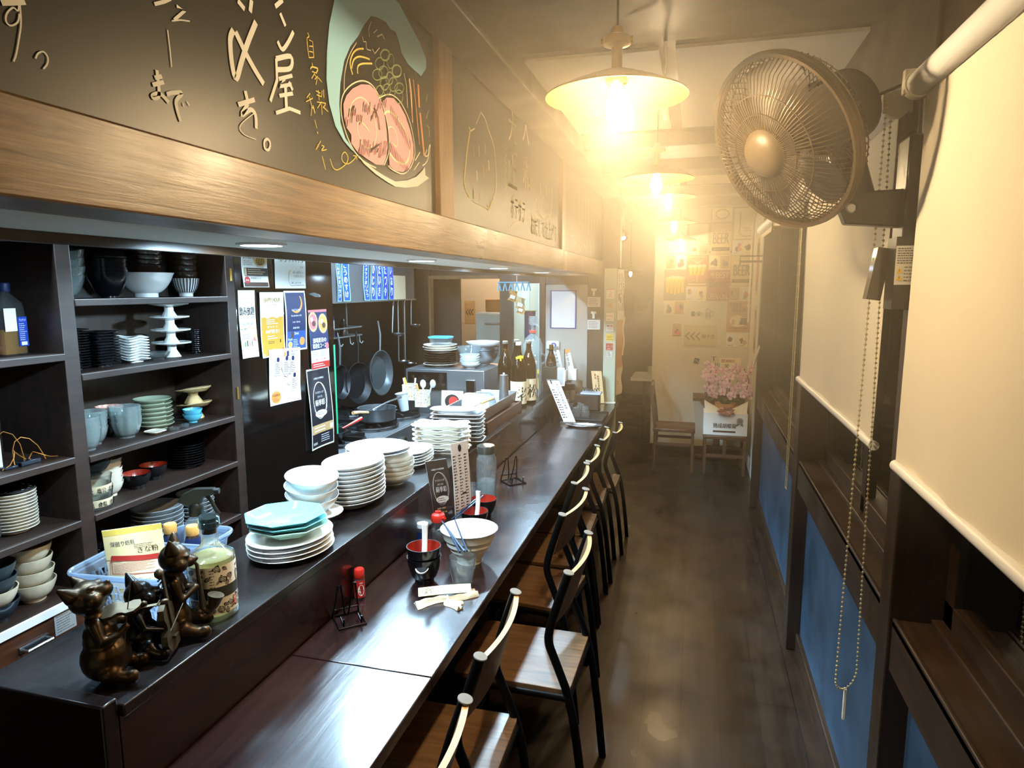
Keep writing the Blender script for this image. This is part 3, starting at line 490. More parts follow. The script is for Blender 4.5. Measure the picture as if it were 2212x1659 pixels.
# blackboards
CH = {'w': 'chalk_white', 'y': 'chalk_yellow', 'b': 'chalk_blue', 'g': 'chalk_grey', 'p': 'chalk_pink', 'c': 'chalk_cream', 'k': 'blackboard', 'n': 'chalk_green', 'o': 'chalk_orange'}
BRD = [(-1.4, 1.93, 'blackboard chalked with big white writing and a ramen bowl drawing'), (2.045, 3.83, 'blackboard chalked with a seeded yellow fruit drawing and small writing'), (3.93, 5.60, 'blackboard next to the pillar with thin chalk scribbles')]
for y0, y1, lab in BRD:
    b = MB(left_wall(-0.765, y0, 1.906))
    b.prism([(0, 0), (y1-y0, 0), (y1-y0, CEIL-0.09-1.906), (0, CEIL-0.09-1.906)], -0.02, 0, 'blackboard')
    zz = 0.0005
    for col, wd, pts in BOARD:
        m = sum(q[0] for q in pts)/len(pts)/1000
        if not (y0 < m < y1): continue
        pp = [(min(max(q[0]/1000, y0+.005), y1-.005)-y0, q[1]/1000-1.906) for q in pts]
        if wd and len(pp) > 3:
            q_ = []
            for i in range(len(pp)-1):
                p0, p1, p2, p3 = pp[max(0, i-1)], pp[i], pp[i+1], pp[min(len(pp)-1, i+2)]
                for t in (0, 0.25, 0.5, 0.75): q_.append(tuple(0.5*(2*p1[j]+(p2[j]-p0[j])*t+(2*p0[j]-5*p1[j]+4*p2[j]-p3[j])*t*t+(3*p1[j]-p0[j]-3*p2[j]+p3[j])*t**3) for j in (0, 1)))
            pp = q_+[pp[-1]]
        if wd: b.ribbon(pp, wd/1000*(1.0), CH[col], zz+0.001)
        else: b.poly(pp, CH[col], zz+0.0004)
        zz += 0.00003
    for t, col, gy, gz, gw, gh in GLYPHS:
        if y0 < gy/1000 < y1: b.text(t, gy/1000-y0, gz/1000-1.906, gw/1000, gh/1000, CH[col], 0.0012)
    tag(b.build('blackboard', smooth=False), lab, 'blackboard', 'blackboards over the bar')
# downlights
for i, y in enumerate(DOWN_Y):
    t = thing('downlight', '', 'ceiling light', (-0.97, y, 1.792), 0, 'round downlights in the soffit')
    t['label'] = 'round recessed white downlight in the soffit over the ' + ('cream oval plates', 'white square plates', 'steel tray', 'tall bottles')[i]
    MB().lathe([(0.056, 0.006), (0.056, -0.003), (0.046, -0.005), (0.044, 0.003)], 'white_plastic', 28).build('rim', t)
    MB().lathe([(0, -0.002), (0.045, -0.002)], 'cool_led', 28, caps=False).build('diffuser', t)
# shelf partition panel with notices
struct('wall_partition', MB().box(-1.86, 2.335, 0.3, -1.80, 3.09, 1.86, 'gloss_panel'), 'glossy dark panel covered with paper notices', bevel=0.002)
tag(MB().box(-1.803, 3.078, 0.93, -1.7985, 3.0925, 1.40, 'tape_green').build('green_tape'), 'strip of green tape down the edge of the glossy panel', 'tape')

# ================================================================ bar counter and ledge
t = thing('bar_counter', 'long dark glossy timber bar counter with a raised back', 'bar counter', (-0.8, 2.8, 0))
T_ = Matrix.Translation((0.8, -2.8, 0))
b = MB(); b.box(-1.0, 0.2, 0.695, -0.60, 1.431, 0.73, 'bar_wood'); b.box(-1.0, 1.433, 0.695, -0.60, 5.62, 0.73, 'bar_wood'); b.build('counter_top', t, T=T_, bevel=0.003)
MB().box(-0.98, 0.2, 0.0, -0.93, 5.62, 0.695, 'dark_wood_y').build('front_panel', t, T=T_)
t = thing('bar_ledge', 'raised dark ledge behind the bar counter, loaded with plates and bottles', 'ledge', (-1.16, 3.2, 0))
T_ = Matrix.Translation((1.16, -3.2, 0))
MB().box(-1.025, 0.903, 0.60, -1.002, 5.60, 0.905, 'bar_wood').build('riser', t, T=T_)
MB().box(-1.33, 0.903, 0.905, -0.99, 5.60, 0.93, 'ledge_wood').build('ledge', t, T=T_, bevel=0.003)
b = MB(); b.box(-1.34, 0.868, 0.0, -1.002, 0.902, 0.945, 'ledge_wood'); b.build('end_board', t, T=T_, bevel=0.004)
MB().box(-1.33, 0.9, 0.0, -1.30, 5.6, 0.905, 'dark_wood_y').build('kitchen_side_panel', t, T=T_)

# ================================================================ shelf unit with crockery
SX = -1.80
t = thing('shelf_unit', 'tall dark open shelf unit packed with bowls, plates and bottles', 'shelf', (-1.94, 1.6, 0))
T_ = Matrix.Translation((1.94, -1.6, 0))
MB().box(-2.10, 0.6, 0.3, -2.08, 2.335, 1.86, 'dark_wood').build('back_panel', t, T=T_)
for y0, y1 in ((0.58, 0.61), (1.55, 1.60), (2.285, 2.335)):
    MB().box(-2.08, y0, 0.3, SX, y1, 1.85, 'shelf_wood').build('upright', t, T=T_, bevel=0.002)
MB().box(-2.08, 0.58, 1.83, SX, 2.335, 1.86, 'shelf_wood').build('top_board', t, T=T_)
ZL = (1.50, 1.185, 0.985, 0.76); ZR = (1.659, 1.432, 1.175, 0.985, 0.76)
for z in ZL: MB().box(-2.08, 0.61, z-0.021, SX+0.004, 1.55, z, 'shelf_wood').build('shelf', t, T=T_, bevel=0.002)
for z in ZR: MB().box(-2.08, 1.60, z-0.021, SX+0.004, 2.285, z, 'shelf_wood').build('shelf', t, T=T_, bevel=0.002)
MB().box(SX+0.004, 0.61, 0.738, SX+0.012, 1.55, 0.762, 'white_plastic').build('edge_strip', t, T=T_)
d = MB().box(-1.82, 0.62, 0.45, SX+0.002, 1.54, 0.735, 'drawer_wood').build('drawer_front', t, T=T_, bevel=0.003)
b = MB(); b.tube([(-1.797, 1.325, 0.682), (-1.772, 1.325, 0.682), (-1.772, 1.40, 0.682), (-1.797, 1.40, 0.682)], 0.005, 'steel'); b.box(-1.797, 1.318, 0.674, -1.793, 1.407, 0.692, 'steel'); b.build('handle', d, T=T_)
b = MB(left_wall(-1.797, 1.43, 0.668)); b.sheet(0.07, 0.065, mat('sticker_grey', '9a9c9e', 0.5)); b.lines(0.006, 0.064, 0.005, 0.06, 7, 'ink_grey', 0.0007); b.build('sticker', d, T=T_)
for y, z0 in ((2.31, 1.72), (2.31, 1.24)):
    MB().box(SX, y-0.006, z0, SX+0.004, y+0.006, z0+0.05, 'brass').build('hinge', t, T=T_)

ZL = tuple(z+0.0006 for z in ZL); ZR = tuple(z+0.0006 for z in ZR)
# ---------------------------------------------------------------- crockery on the shelves
def lobj(name, prof, m, n=32, **k):
    return MB().lathe(prof, m, n, **k).build(name)
def bowl(name, r, h, m, inner=None, foot=0.45, th=0.003, curve=0.55, n=32, shape=None, wob=None, lip=0.0, fh=0.006, **k):
    o = MB(); pr = bowl_prof(r, h, foot, th, fh, curve, lip)
    if inner:
        o.lathe(pr[:13], m, n, shape=shape, wob=wob, caps=False); o.lathe(pr[12:], inner, n, shape=shape, wob=wob, caps=False)
    else: o.lathe(pr, m, n, shape=shape, wob=wob)
    return o.build(name)
def plate(name, r, h, m, n=36, foot=0.55, shape=None, wob=None, th=0.004, sq=(1, 1), fh=0.004):
    return MB().lathe(plate_prof(r, h, foot, th, fh), m, n, shape=shape, wob=wob, sq=sq).build(name)
X1 = -1.925
# right bay, top shelf
wavy = lambda a, i: 0.004*math.sin(3*a)*min(1, max(0, i-4)/6) if i < 14 else 0.004*math.sin(3*a)*max(0, (20-i)/7)
o = bowl('glass_bowl', 0.055, 0.07, 'frost_glass', th=0.0011, foot=0.4, wob=wavy)
stack(o, 'bowl', 4, (X1, 1.69, ZR[0]), 0.027, 'wavy rimmed clear glass bowl', 'the glass bowls beside the black bowls', 'wavy glass bowls')
o = bowl('black_bowl', 0.064, 0.088, 'black_ceramic', th=0.0011, foot=0.42, curve=0.75)
stack(o, 'bowl', 4, (X1, 1.845, ZR[0]), 0.014, 'deep black glazed bowl', 'the black stack beside the large white bowl', 'deep black bowls', 0.001)
o = bowl('smoked_bowl', 0.062, 0.05, 'smoke_glass', foot=0.4); o.location = (X1, 1.845, ZR[0]+0.042+0.0465)
tag(o, 'smoky glass bowl sitting on top of the deep black bowls', 'bowl')
o = bowl('ramen_bowl', 0.094, 0.088, 'white_ceramic', foot=0.42, fh=0.014, lip=0.003); o.location = (X1-0.012, 2.02, ZR[0]); tag(o, 'large white footed noodle bowl beneath the stacked brown bowls', 'bowl')
o = bowl('brown_bowl', 0.062, 0.055, 'brown_glaze', th=0.0011, foot=0.4)
stack(o, 'bowl', 4, (X1-0.012, 2.02, ZR[0]+0.06), 0.0175, 'dark brown glazed bowl', 'the brown stack inside the large white bowl', 'brown bowls in the white bowl', 0.001)
b = MB(); pr = bowl_prof(0.05, 0.07, 0.5, 0.003, 0.012); b.lathe(pr, 'white_ceramic', 32)
for k in range(26):
    a = 2*PI*k/26; pts = [(r*1.006*math.cos(a), r*1.006*math.sin(a), z) for r, z in pr[4:12]]
    b.tube(pts, 0.0019, 'ink', 5)
o = b.build('striped_bowl'); o.location = (X1, 2.205, ZR[0]); tag(o, 'small white bowl with black vertical stripes under brown bowls', 'bowl')
o = bowl('brown_bowl', 0.046, 0.05, 'brown_glaze', th=0.0011, foot=0.4)
stack(o, 'bowl', 4, (X1, 2.205, ZR[0]+0.045), 0.022, 'small dark brown bowl', 'the brown stack inside the striped bowl', 'brown bowls in the striped bowl', 0.001)
# second shelf
def sqplate(name, r, h, m, p=7, wob=None): return plate(name, r, h, m, 40, 0.6, shape_sq(p), wob)
o = sqplate('square_plate', 0.05, 0.011, 'black_ceramic'); o['rz0'] = 0.0
stack(o, 'plate', 15, (X1, 1.668, ZR[1]), 0.0085, 'small square black plate', 'the taller black stack', 'square black plates, tall stack', 0.0015)
o = sqplate('square_plate', 0.05, 0.012, 'black_ceramic')
stack(o, 'plate', 12, (X1, 1.785, ZR[1]), 0.0095, 'small square black plate', 'the stack next to the white squares', 'square black plates, shorter stack', 0.0015)
o = sqplate('square_plate', 0.048, 0.014, 'white_ceramic', wob=lambda a, i: 0.003*math.cos(4*a)*(1 if 5 <= i <= 10 else 0))
stack(o, 'plate', 9, (X1, 1.915, ZR[1]), 0.0095, 'small square white plate', 'the white stack between black plates and cake stands', 'square white plates', 0.002)
o = bowl('glass_dish', 0.04, 0.03, 'clear_glass', foot=0.5); o.location = (X1+0.04, 2.0, ZR[1]); tag(o, 'low clear glass dish between white square plates and cake stands', 'dish')
b = MB(); R_ = 0.070
b.lathe([(0, 0.0), (0.032, 0.0), (0.030, 0.003), (0.016, 0.028), (0.016, 0.043), (R_*0.5, 0.045), (R_*0.97, 0.052), (R_, 0.056), (R_*0.97, 0.0575), (R_*0.6, 0.049), (0, 0.0485)], 'white_ceramic', 40, shape=lambda a: 1+0.03*math.cos(12*a))
o = b.build('cake_stand')
stack(o, 'cake stand', 4, (X1, 2.11, ZR[1]), 0.0490, 'white scalloped pedestal cake stand', 'the cake stand tower', 'cake stands', 0.001)
o = plate('small_plate', 0.028, 0.01, 'black_ceramic', 24)
stack(o, 'plate', 12, (X1, 2.235, ZR[1]), 0.0078, 'tiny round black saucer', 'the saucer stack by the cake stands', 'black saucers', 0.001)
# third shelf
flute = lambda a: 1+0.035*math.cos(10*a)
o = bowl('dessert_glass', 0.044, 0.062, 'frost_glass', th=0.0011, foot=0.55, curve=0.5)
stack(o, 'glass', 4, (X1+0.05, 1.665, ZR[2]), 0.016, 'frosted glass dessert cup', 'the stack against the dark upright', 'frosted dessert cups by the upright', 0.001)
o = bowl('dessert_glass', 0.046, 0.060, 'frost_glass', th=0.0011, foot=0.5, curve=0.5)
stack(o, 'glass', 5, (X1, 1.735, ZR[2]), 0.0135, 'ribbed frosted glass cup', 'the middle glass stack', 'ribbed frosted cups, middle stack', 0.001)
o = bowl('dessert_glass', 0.05, 0.062, 'frost_glass', th=0.0011, foot=0.5, curve=0.45, n=60, shape=flute)
stack(o, 'glass', 5, (X1+0.02, 1.85, ZR[2]), 0.0125, 'petal shaped frosted glass bowl', 'the petal stack before the sage plates', 'petal glass bowls', 0.001)
o = bowl('pink_bowl', 0.045, 0.04, 'pink_ceramic', n=60, shape=flute); o.location = (-2.01, 1.885, ZR[2]+0.06); tag(o, 'pink fluted bowl behind the frosted glass cups', 'bowl')
pb = MB().lathe([(0, 0), (0.035, 0), (0.035, 0.06), (0, 0.06)], 'black_ceramic', 20).build('black_cup'); pb.location = (-2.01, 1.885, ZR[2]); tag(pb, 'short black cup holding up the pink fluted bowl', 'cup')
o = plate('sage_plate', 0.065, 0.02, 'sage_ceramic', foot=0.62)
stack(o, 'plate', 7, (X1, 2.0, ZR[2]), 0.0155, 'sage green glazed plate', 'the sage plate stack', 'sage plates', 0.004)
o = bowl('blue_cup', 0.036, 0.034, 'turquoise', foot=0.45, curve=0.45)
stack(o, 'bowl', 2, (X1+0.055, 2.13, ZR[2]), 0.019, 'turquoise glazed cup', 'the two beside the sage plates', 'turquoise cups', 0.001)
b = MB(); b.lathe([(0, 0), (0.035, 0), (0.033, 0.006), (0.018, 0.03), (0.02, 0.045), (0.05, 0.05), (0.066, 0.057), (0.066, 0.06), (0.045, 0.054), (0, 0.052)], 'tan_ceramic', 44, shape=lambda a: 1+0.12*math.cos(a)+0.05*math.cos(5*a), wob=lambda a, i: 0.010*math.cos(a) if 5 < i < 9 else 0)
o = b.build('pedestal_dish')
stack(o, 'dish', 2, (X1-0.01, 2.215, ZR[2]), 0.060, 'tan leaf shaped pedestal dish', 'the two behind turquoise cups', 'leaf pedestal dishes', 0.001, 0.02)
o = plate('sauce_dish', 0.03, 0.01, 'cream_ceramic', shape=shape_sq(5)); o.location = (X1+0.07, 1.925, ZR[2]); tag(o, 'little cream sauce dish in front of the sage plates', 'dish')
for k, y in enumerate((1.985, 2.035)):
    b = MB(); b.lathe([(0, 0), (0.016, 0), (0.019, 0.012), (0.013, 0.013), (0.012, 0.005), (0, 0.005)], 'clear_glass', 8); b.lathe([(0.012, 0), (0.012, 0.003)], 'clear_glass', 8, c=(0.004, 0, 0.013))
    o = b.build('chopstick_rest'); o.location = (X1+0.098, y, ZR[2]); tag(o, ('faceted clear glass chopstick rest near the cream sauce dish', 'faceted clear glass chopstick rest near the turquoise cups')[k], 'chopstick rest', 'glass chopstick rests')
# fourth shelf
def tub(z, first):
    b = MB(); b.lathe([(0, 0), (0.046, 0), (0.047, 0.006), (0.05, 0.04), (0.054, 0.062), (0.0525, 0.062), (0.0485, 0.04), (0.0455, 0.007), (0, 0.006)], 'clear_glass', 36)
    t = b.build('glass_container')
    s_ = MB().lathe([(0.0478, 0.008), (0.0505, 0.033)], 'paper_cream', 36, caps=False)
    for a in (-0.9, -0.2, 0.5, 1.2):
        T0 = s_.T
        s_.T = Matrix.Rotation(a-0.15, 4, 'Z') @ plane((0.0505, 0, 0.01), (0, 1, 0), (0.1, 0, 1)); s_.text('食塩' if first else '塩公', -0.012, 0, 0.026, 0.018, 'ink', 0.001); s_.T = T0
    s_.build('printed_band', t)
    t.location = (X1+0.06, 1.665, z); return t
t1 = tub(ZR[3], 1); tag(t1, 'clear glass container with printed label band, under its twin', 'container', 'printed glass containers')
t2 = tub(ZR[3]+0.045, 0); tag(t2, 'clear glass container with printed label band, stacked on its twin', 'container', 'printed glass containers')
o = bowl('glass_bowl', 0.055, 0.045, 'smoke_glass', th=0.0011, foot=0.5); stack(o, 'bowl', 2, (X1+0.06, 1.665, ZR[3]+0.109), 0.014, 'smoky glass bowl', 'the pair resting on printed containers', 'smoky bowls', 0.001)
o = bowl('rice_bowl', 0.046, 0.05, 'cream_ceramic', th=0.0011, foot=0.5, fh=0.008)
stack(o, 'bowl', 6, (X1, 1.775, ZR[3]), 0.0165, 'cream porcelain rice bowl', 'the cream stack beside lacquer bowls', 'cream rice bowls', 0.002)
for k, y in enumerate((1.875, 1.985)):
    o = bowl('soup_bowl', 0.05, 0.055, 'black_lacquer', 'red_lacquer', foot=0.55, fh=0.012, curve=0.5); o.location = (X1+(0.02, -0.01)[k], y, ZR[3])
    tag(o, ('black lacquer bowl with red inside, next to cream rice bowls', 'black lacquer bowl with red inside, next to black plates')[k], 'bowl', 'lacquer bowls on the shelf')
o = plate('black_plate', 0.068, 0.016, 'black_ceramic', foot=0.6)
stack(o, 'plate', 9, (X1-0.02, 2.165, ZR[3]), 0.0098, 'round glossy black plate', 'the black stack on the lacquer bowl shelf', 'round black plates', 0.0015)
# bottom shelf
o = plate('grey_plate', 0.09, 0.026, 'grey_ceramic', foot=0.6)
stack(o, 'plate', 7, (X1, 1.975, ZR[4]), 0.0165, 'pale grey coupe plate', 'the larger stack behind the spray bottle', 'pale grey plates', 0.002)
o = plate('grey_plate', 0.07, 0.022, 'grey_ceramic', foot=0.6)
stack(o, 'plate', 7, (X1, 2.175, ZR[4]), 0.0155, 'smaller pale grey plate', 'the stack at the end of the low shelf', 'smaller pale grey plates', 0.002)
o = plate('black_plate', 0.075, 0.018, 'black_ceramic', foot=0.6)
stack(o, 'plate', 6, (X1, 1.71, ZR[4]), 0.0135, 'broad glossy black plate', 'the low shelf stack by the upright', 'broad black plates low shelf', 0.004)
# left bay
XL = -1.91
t = thing('whisky_bottle', 'square shouldered clear bottle half full of amber whisky, navy cap', 'bottle', (XL, 1.475, ZL[0]), 0.15)
sq = shape_sq(5)
b = MB(); b.lathe([(0, 0.0), (0.040, 0.0), (0.044, 0.006), (0.044, 0.125), (0.040, 0.15), (0.022, 0.168), (0.013, 0.178), (0.013, 0.195), (0, 0.195)], 'clear_glass', 40, sq=(0.62, 1), shape=sq); b.build('glass_body', t)
MB().lathe([(0, 0.004), (0.041, 0.004), (0.0415, 0.075), (0, 0.075)], 'amber_liquid', 32, sq=(0.60, 1), shape=sq).build('whisky', t)
MB().lathe([(0.0145, 0.182), (0.0155, 0.184), (0.0155, 0.205), (0.013, 0.208), (0, 0.208)], 'ink_navy', 20).build('cap', t)
b = MB(left_wall(0.0285, -0.038, 0.07)); b.sheet(0.040, 0.065, 'paper'); b.build('front_label', t)
b = MB(left_wall(0.029, 0.004, 0.025)); b.sheet(0.032, 0.085, 'ink_blue'); b.text('ブラックリッチ', 0.004, 0.072, 0.024, 0.008, 'ink_white'); b.lines(0.003, 0.029, 0.016, 0.068, 9, 'ink_pale'); b.rect(0.006, 0.003, 0.026, 0.013, 'ink_white'); b.build('back_label', t)
t = thing('patterned_bottle', 'slim dark bottle in a navy flower patterned wrap', 'bottle', (XL, 1.395, ZL[0]))
MB().lathe([(0, 0.0), (0.036, 0), (0.037, 0.14), (0.03, 0.17), (0.015, 0.2), (0.014, 0.25), (0, 0.25)], 'navy_ceramic', 28).build('bottle_body', t)
b = MB().lathe([(0.0375, 0.004), (0.0378, 0.138)], 'ink_navy', 28, caps=False)
R = random.Random(4)
for k in range(46):
    a = R.uniform(-1.4, 1.4); z = R.uniform(0.01, 0.13); T0 = b.T; b.T = plane((0.0385*math.cos(a), 0.0385*math.sin(a), z), (-math.sin(a), math.cos(a), 0), (0, 0, 1)); 
    for j in range(5): b.disc(0.003*math.cos(j*1.256), 0.003*math.sin(j*1.256), 0.0021, 0.0021, 'ink_white', 0, 6)
    b.T = T0
b.build('paper_wrap', t)
MB().lathe([(0.016, 0.235), (0.016, 0.262), (0, 0.262)], 'cap_grey', 20).build('cap', t)
t = MB().box(-0.03, -0.03, 0, 0.03, 0.03, 0.09, 'paper').build('paper_carton', bevel=0.001); t.location = (XL, 1.365, ZL[1]); tag(t, 'small white paper carton beside the tangled adapter wires', 'carton')
t = thing('power_adapter', 'navy power adapter with tangled copper wires on the shelf', 'adapter', (XL+0.05, 1.45, ZL[1]))
MB().box(-0.016, -0.03, 0, 0.016, 0.03, 0.014, 'navy_ceramic').box(-0.012, -0.075, 0, 0.012, -0.035, 0.008, 'navy_ceramic').build('adapter_body', t, bevel=0.002)
mat('copper_wire', 'b5762f', 0.4, metal=0.4)
R = random.Random(9)
for k in range(4):
    pts = []; y = -0.06+0.03*k; top = (0.11, 0.05, 0.08, 0.03)[k]
    for i in range(9):
        s_ = i/8; pts.append((0.01*math.sin(5*s_+k), y+0.10*(s_-0.5)*(1 if k % 2 else -1)+0.012*math.sin(7*s_), max(0.003, top*math.sin(PI*s_)**1.5)))
    MB().tube(pts, 0.0013, 'copper_wire', 6).build('wire', t)
o = plate('white_plate', 0.062, 0.016, 'cream_ceramic', foot=0.6)
stack(o, 'plate', 12, (XL, 1.43, ZL[2]), 0.0095, 'cream white side plate', 'the stack under the navy dotted plate', 'cream side plates', 0.001)
b = MB(); b.lathe(plate_prof(0.062, 0.016, 0.6), 'navy_ceramic', 36)
for k in range(14): b.disc(0.048*math.cos(k*0.449), 0.048*math.sin(k*0.449), 0.004, 0.004, 'ink_white', 0.0175-0.004, 8)
o = b.build('dotted_plate'); o.location = (XL, 1.43, ZL[2]+12*0.0095+0.001); tag(o, 'navy plate with white dots on top of the cream side plates', 'plate')
o = bowl('glass_dish', 0.045, 0.03, 'clear_glass', th=0.0011, foot=0.6, n=60, shape=flute)
stack(o, 'dish', 5, (XL+0.03, 1.315, ZL[2]), 0.0115, 'fluted clear glass dish', 'the glass stack beside cream side plates', 'fluted glass dishes', 0.001)
o = bowl('cream_bowl', 0.062, 0.06, 'cream_rough', foot=0.5, curve=0.4, fh=0.009)
stack(o, 'bowl', 4, (XL+0.01, 1.455, ZL[3]), 0.0385, 'cream brushed pottery bowl', 'the pottery stack on the lowest shelf', 'cream pottery bowls', 0.004)
for k, (m, z, n_, lab) in enumerate((('navy_ceramic', 0, 'navy_bowl', 'navy glazed bowl at the bottom of the mixed bowls'), ('cream_rough', 0.036, 'cream_bowl', 'cream bowl between navy and slate bowls in the mixed stack'), ('slate_ceramic', 0.072, 'slate_bowl', 'slate grey bowl, lower of two on the mixed stack'), ('slate_ceramic', 0.108, 'slate_bowl', 'slate grey bowl topping the mixed stack'))):
    o = bowl(n_, 0.062, 0.058, m, foot=0.5, curve=0.4, fh=0.009); o.location = (XL+0.03, 1.325, ZL[3]+z); tag(o, lab, 'bowl', 'mixed bowls')
# ---------------------------------------------------------------- on the ledge
ZG = 0.9306; ZB = 0.7306
def sculpt(name, prims, m, parent, voxel=0.0028, smooth=4):
    """fuse balls, cones and limbs into one continuous surface"""
    b = MB()
    for p in prims:
        if p[0] == 'e': b.ball(p[1], p[2], m, 20, p[3] if len(p) > 3 else None)
        elif p[0] == 't': b.tube(p[1], p[2], m, 10); [b.ball(q, r_, m, 12) for q, r_ in ((p[1][0], p[2][0] if isinstance(p[2], list) else p[2]), (p[1][-1], p[2][-1] if isinstance(p[2], list) else p[2]))]
        elif p[0] == 'c': # ear: cone from base to tip
            b.tube([p[1], (Vector(p[1])*0.5+Vector(p[2])*0.5), p[2]], [p[3], p[3]*0.62, 0.002], m, 12)
    o = b.build(name)
    md = o.modifiers.new('fuse', 'REMESH'); md.mode = 'VOXEL'; md.voxel_size = voxel
    ms = o.modifiers.new('smooth', 'SMOOTH'); ms.factor = 0.5; ms.iterations = smooth
    dg = bpy.context.evaluated_depsgraph_get(); me = bpy.data.meshes.new_from_object(o.evaluated_get(dg))
    me.materials.clear(); me.materials.append(M(m)); me.shade_smooth()
    o.modifiers.clear(); old = o.data; o.data = me; bpy.data.meshes.remove(old); me.name = name
    o.parent = parent; return o
def face(prims_head, hc, fwd, side, upv, s=1.0):
    """muzzle and ears about head centre hc"""
    f, l, u = Vector(fwd).normalized(), Vector(side).normalized(), Vector(upv).normalized(); c = Vector(hc)
    P_ = [('e', c, (0.026*s, 0.028*s, 0.025*s)), ('e', c+f*0.024*s-u*0.006*s, (0.013*s, 0.015*s, 0.011*s)), ('e', c+f*0.036*s-u*0.002*s, (0.004*s,)*3),
          ('e', c+f*0.012*s+l*0.018*s-u*0.008*s, (0.013*s,)*3), ('e', c+f*0.012*s-l*0.018*s-u*0.008*s, (0.013*s,)*3)]
    for sg in (1, -1):
        P_.append(('c', c+l*sg*0.017*s+u*0.015*s-f*0.003*s, c+l*sg*0.024*s+u*0.040*s-f*0.006*s, 0.0135*s))
        P_.append(('e', c+f*0.021*s+l*sg*0.012*s+u*0.008*s, (0.005*s, 0.007*s, 0.003*s)))
    return P_
def fiddle(b, s, m, th):
    """violin or cello outline in local xy, scroll at the top"""
    L_ = [(0.0, 0), (0.026, 0.004), (0.036, 0.024), (0.033, 0.044), (0.021, 0.056), (0.022, 0.068), (0.029, 0.082), (0.025, 0.102), (0.008, 0.112)]
    out = [(x*s, y*s) for x, y in L_]+[(-x*s, y*s) for x, y in reversed(L_[1:])]
    b.prism(out, 0, th, m); b.box(-0.005*s, 0.05*s, th, 0.005*s, 0.175*s, th+0.004*s, m); b.box(-0.009*s, 0.03*s, th, 0.009*s, 0.033*s, th+0.008*s, m)
    b.ball((0, 0.18*s, th*0.7), (0.010*s, 0.012*s, 0.010*s), m, 10)
    for k in (0.16, 0.169):
        b.tube([(-0.014*s, k*s, th*0.8), (0.014*s, k*s, th*0.8)], 0.0022*s, m, 6)
def limbs(fx, spread, foot_r, hip=0.03):
    out = []
    for sg in (1, -1):
        out += [('t', [(0.012, sg*hip, 0.024), (fx*0.6, sg*spread*0.95, 0.018), (fx, sg*spread, 0.012)], [0.021, 0.015, 0.012]), ('e', (fx+0.008, sg*spread, 0.014), (0.013, foot_r, 0.014))]
    return out
# violinist: head thrown back
t = thing('cat_figurine', 'bronze cat figure with head thrown back playing a violin', 'figurine', (-1.085, 0.965, ZG+0.003), math.radians(28), 'bronze musician cats')
P_ = [('e', (-0.004, 0, 0.044), (0.045, 0.044, 0.046)), ('e', (-0.010, 0, 0.085), (0.032, 0.033, 0.042)), ('e', (-0.014, 0, 0.118), (0.021, 0.026, 0.026)), ('t', [(-0.016, 0, 0.125), (-0.022, 0, 0.155)], [0.018, 0.016])]
P_ += limbs(0.043, 0.032, 0.012)+face(None, (-0.026, 0, 0.168), (0.75, 0, 0.66), (0, 1, 0), (-0.66, 0, 0.75), 1.3)
P_ += [('t', [(-0.008, -0.024, 0.122), (0.006, -0.038, 0.092), (0.030, -0.022, 0.098), (0.040, -0.014, 0.108)], [0.012, 0.011, 0.008, 0.008]), ('t', [(-0.008, 0.024, 0.122), (0.024, 0.034, 0.100), (0.052, 0.026, 0.122), (0.066, 0.014, 0.138)], [0.012, 0.010, 0.008, 0.008])]
sculpt('cat_body', P_, 'bronze', t)
b = MB(plane((-0.006, -0.002, 0.138), (0.15, 0.75, 0.25), (0.93, 0.1, 0.06))); fiddle(b, 0.62, 'bronze_flat', 0.008); b.build('violin', t)
MB().tube([(0.040, -0.03, 0.070), (0.040, -0.014, 0.108), (0.046, 0.014, 0.186)], 0.0012, 'bronze_flat', 6).build('bow', t)
# cellist
t = thing('cat_figurine', 'dark bronze cat figure bowing a cello, between its two bandmates', 'figurine', (-1.080, 1.060, ZG+0.003), math.radians(22), 'bronze musician cats'); t.scale = (0.92, 0.92, 0.92)
P_ = [('e', (-0.014, 0, 0.040), (0.040, 0.040, 0.042)), ('e', (-0.018, 0, 0.08), (0.026, 0.028, 0.036)), ('t', [(-0.018, 0, 0.10), (-0.02, 0.0, 0.13)], [0.018, 0.015])]
P_ += limbs(0.040, 0.038, 0.011, 0.03)+face(None, (-0.016, 0.004, 0.140), (0.75, 0.55, 0.1), (-0.55, 0.75, 0), (-0.25, 0.1, 0.95), 1.15)
P_ += [('t', [(-0.008, -0.026, 0.1), (0.012, -0.044, 0.076), (0.042, -0.026, 0.066)], [0.011, 0.010, 0.007]), ('t', [(-0.008, 0.026, 0.1), (0.016, 0.036, 0.115), (0.032, 0.012, 0.142)], [0.011, 0.009, 0.007])]
sculpt('cat_body', P_, 'bronze_black', t)
b = MB(plane((0.046, -0.004, 0.008), (0, 1, 0), (-0.12, 0.0, 1))); fiddle(b, 1.0, 'bronze_flat', 0.014); b.build('cello', t)
MB().tube([(0.062, -0.034, 0.066), (0.068, 0.03, 0.100)], 0.0013, 'bronze_flat', 6).build('bow', t)
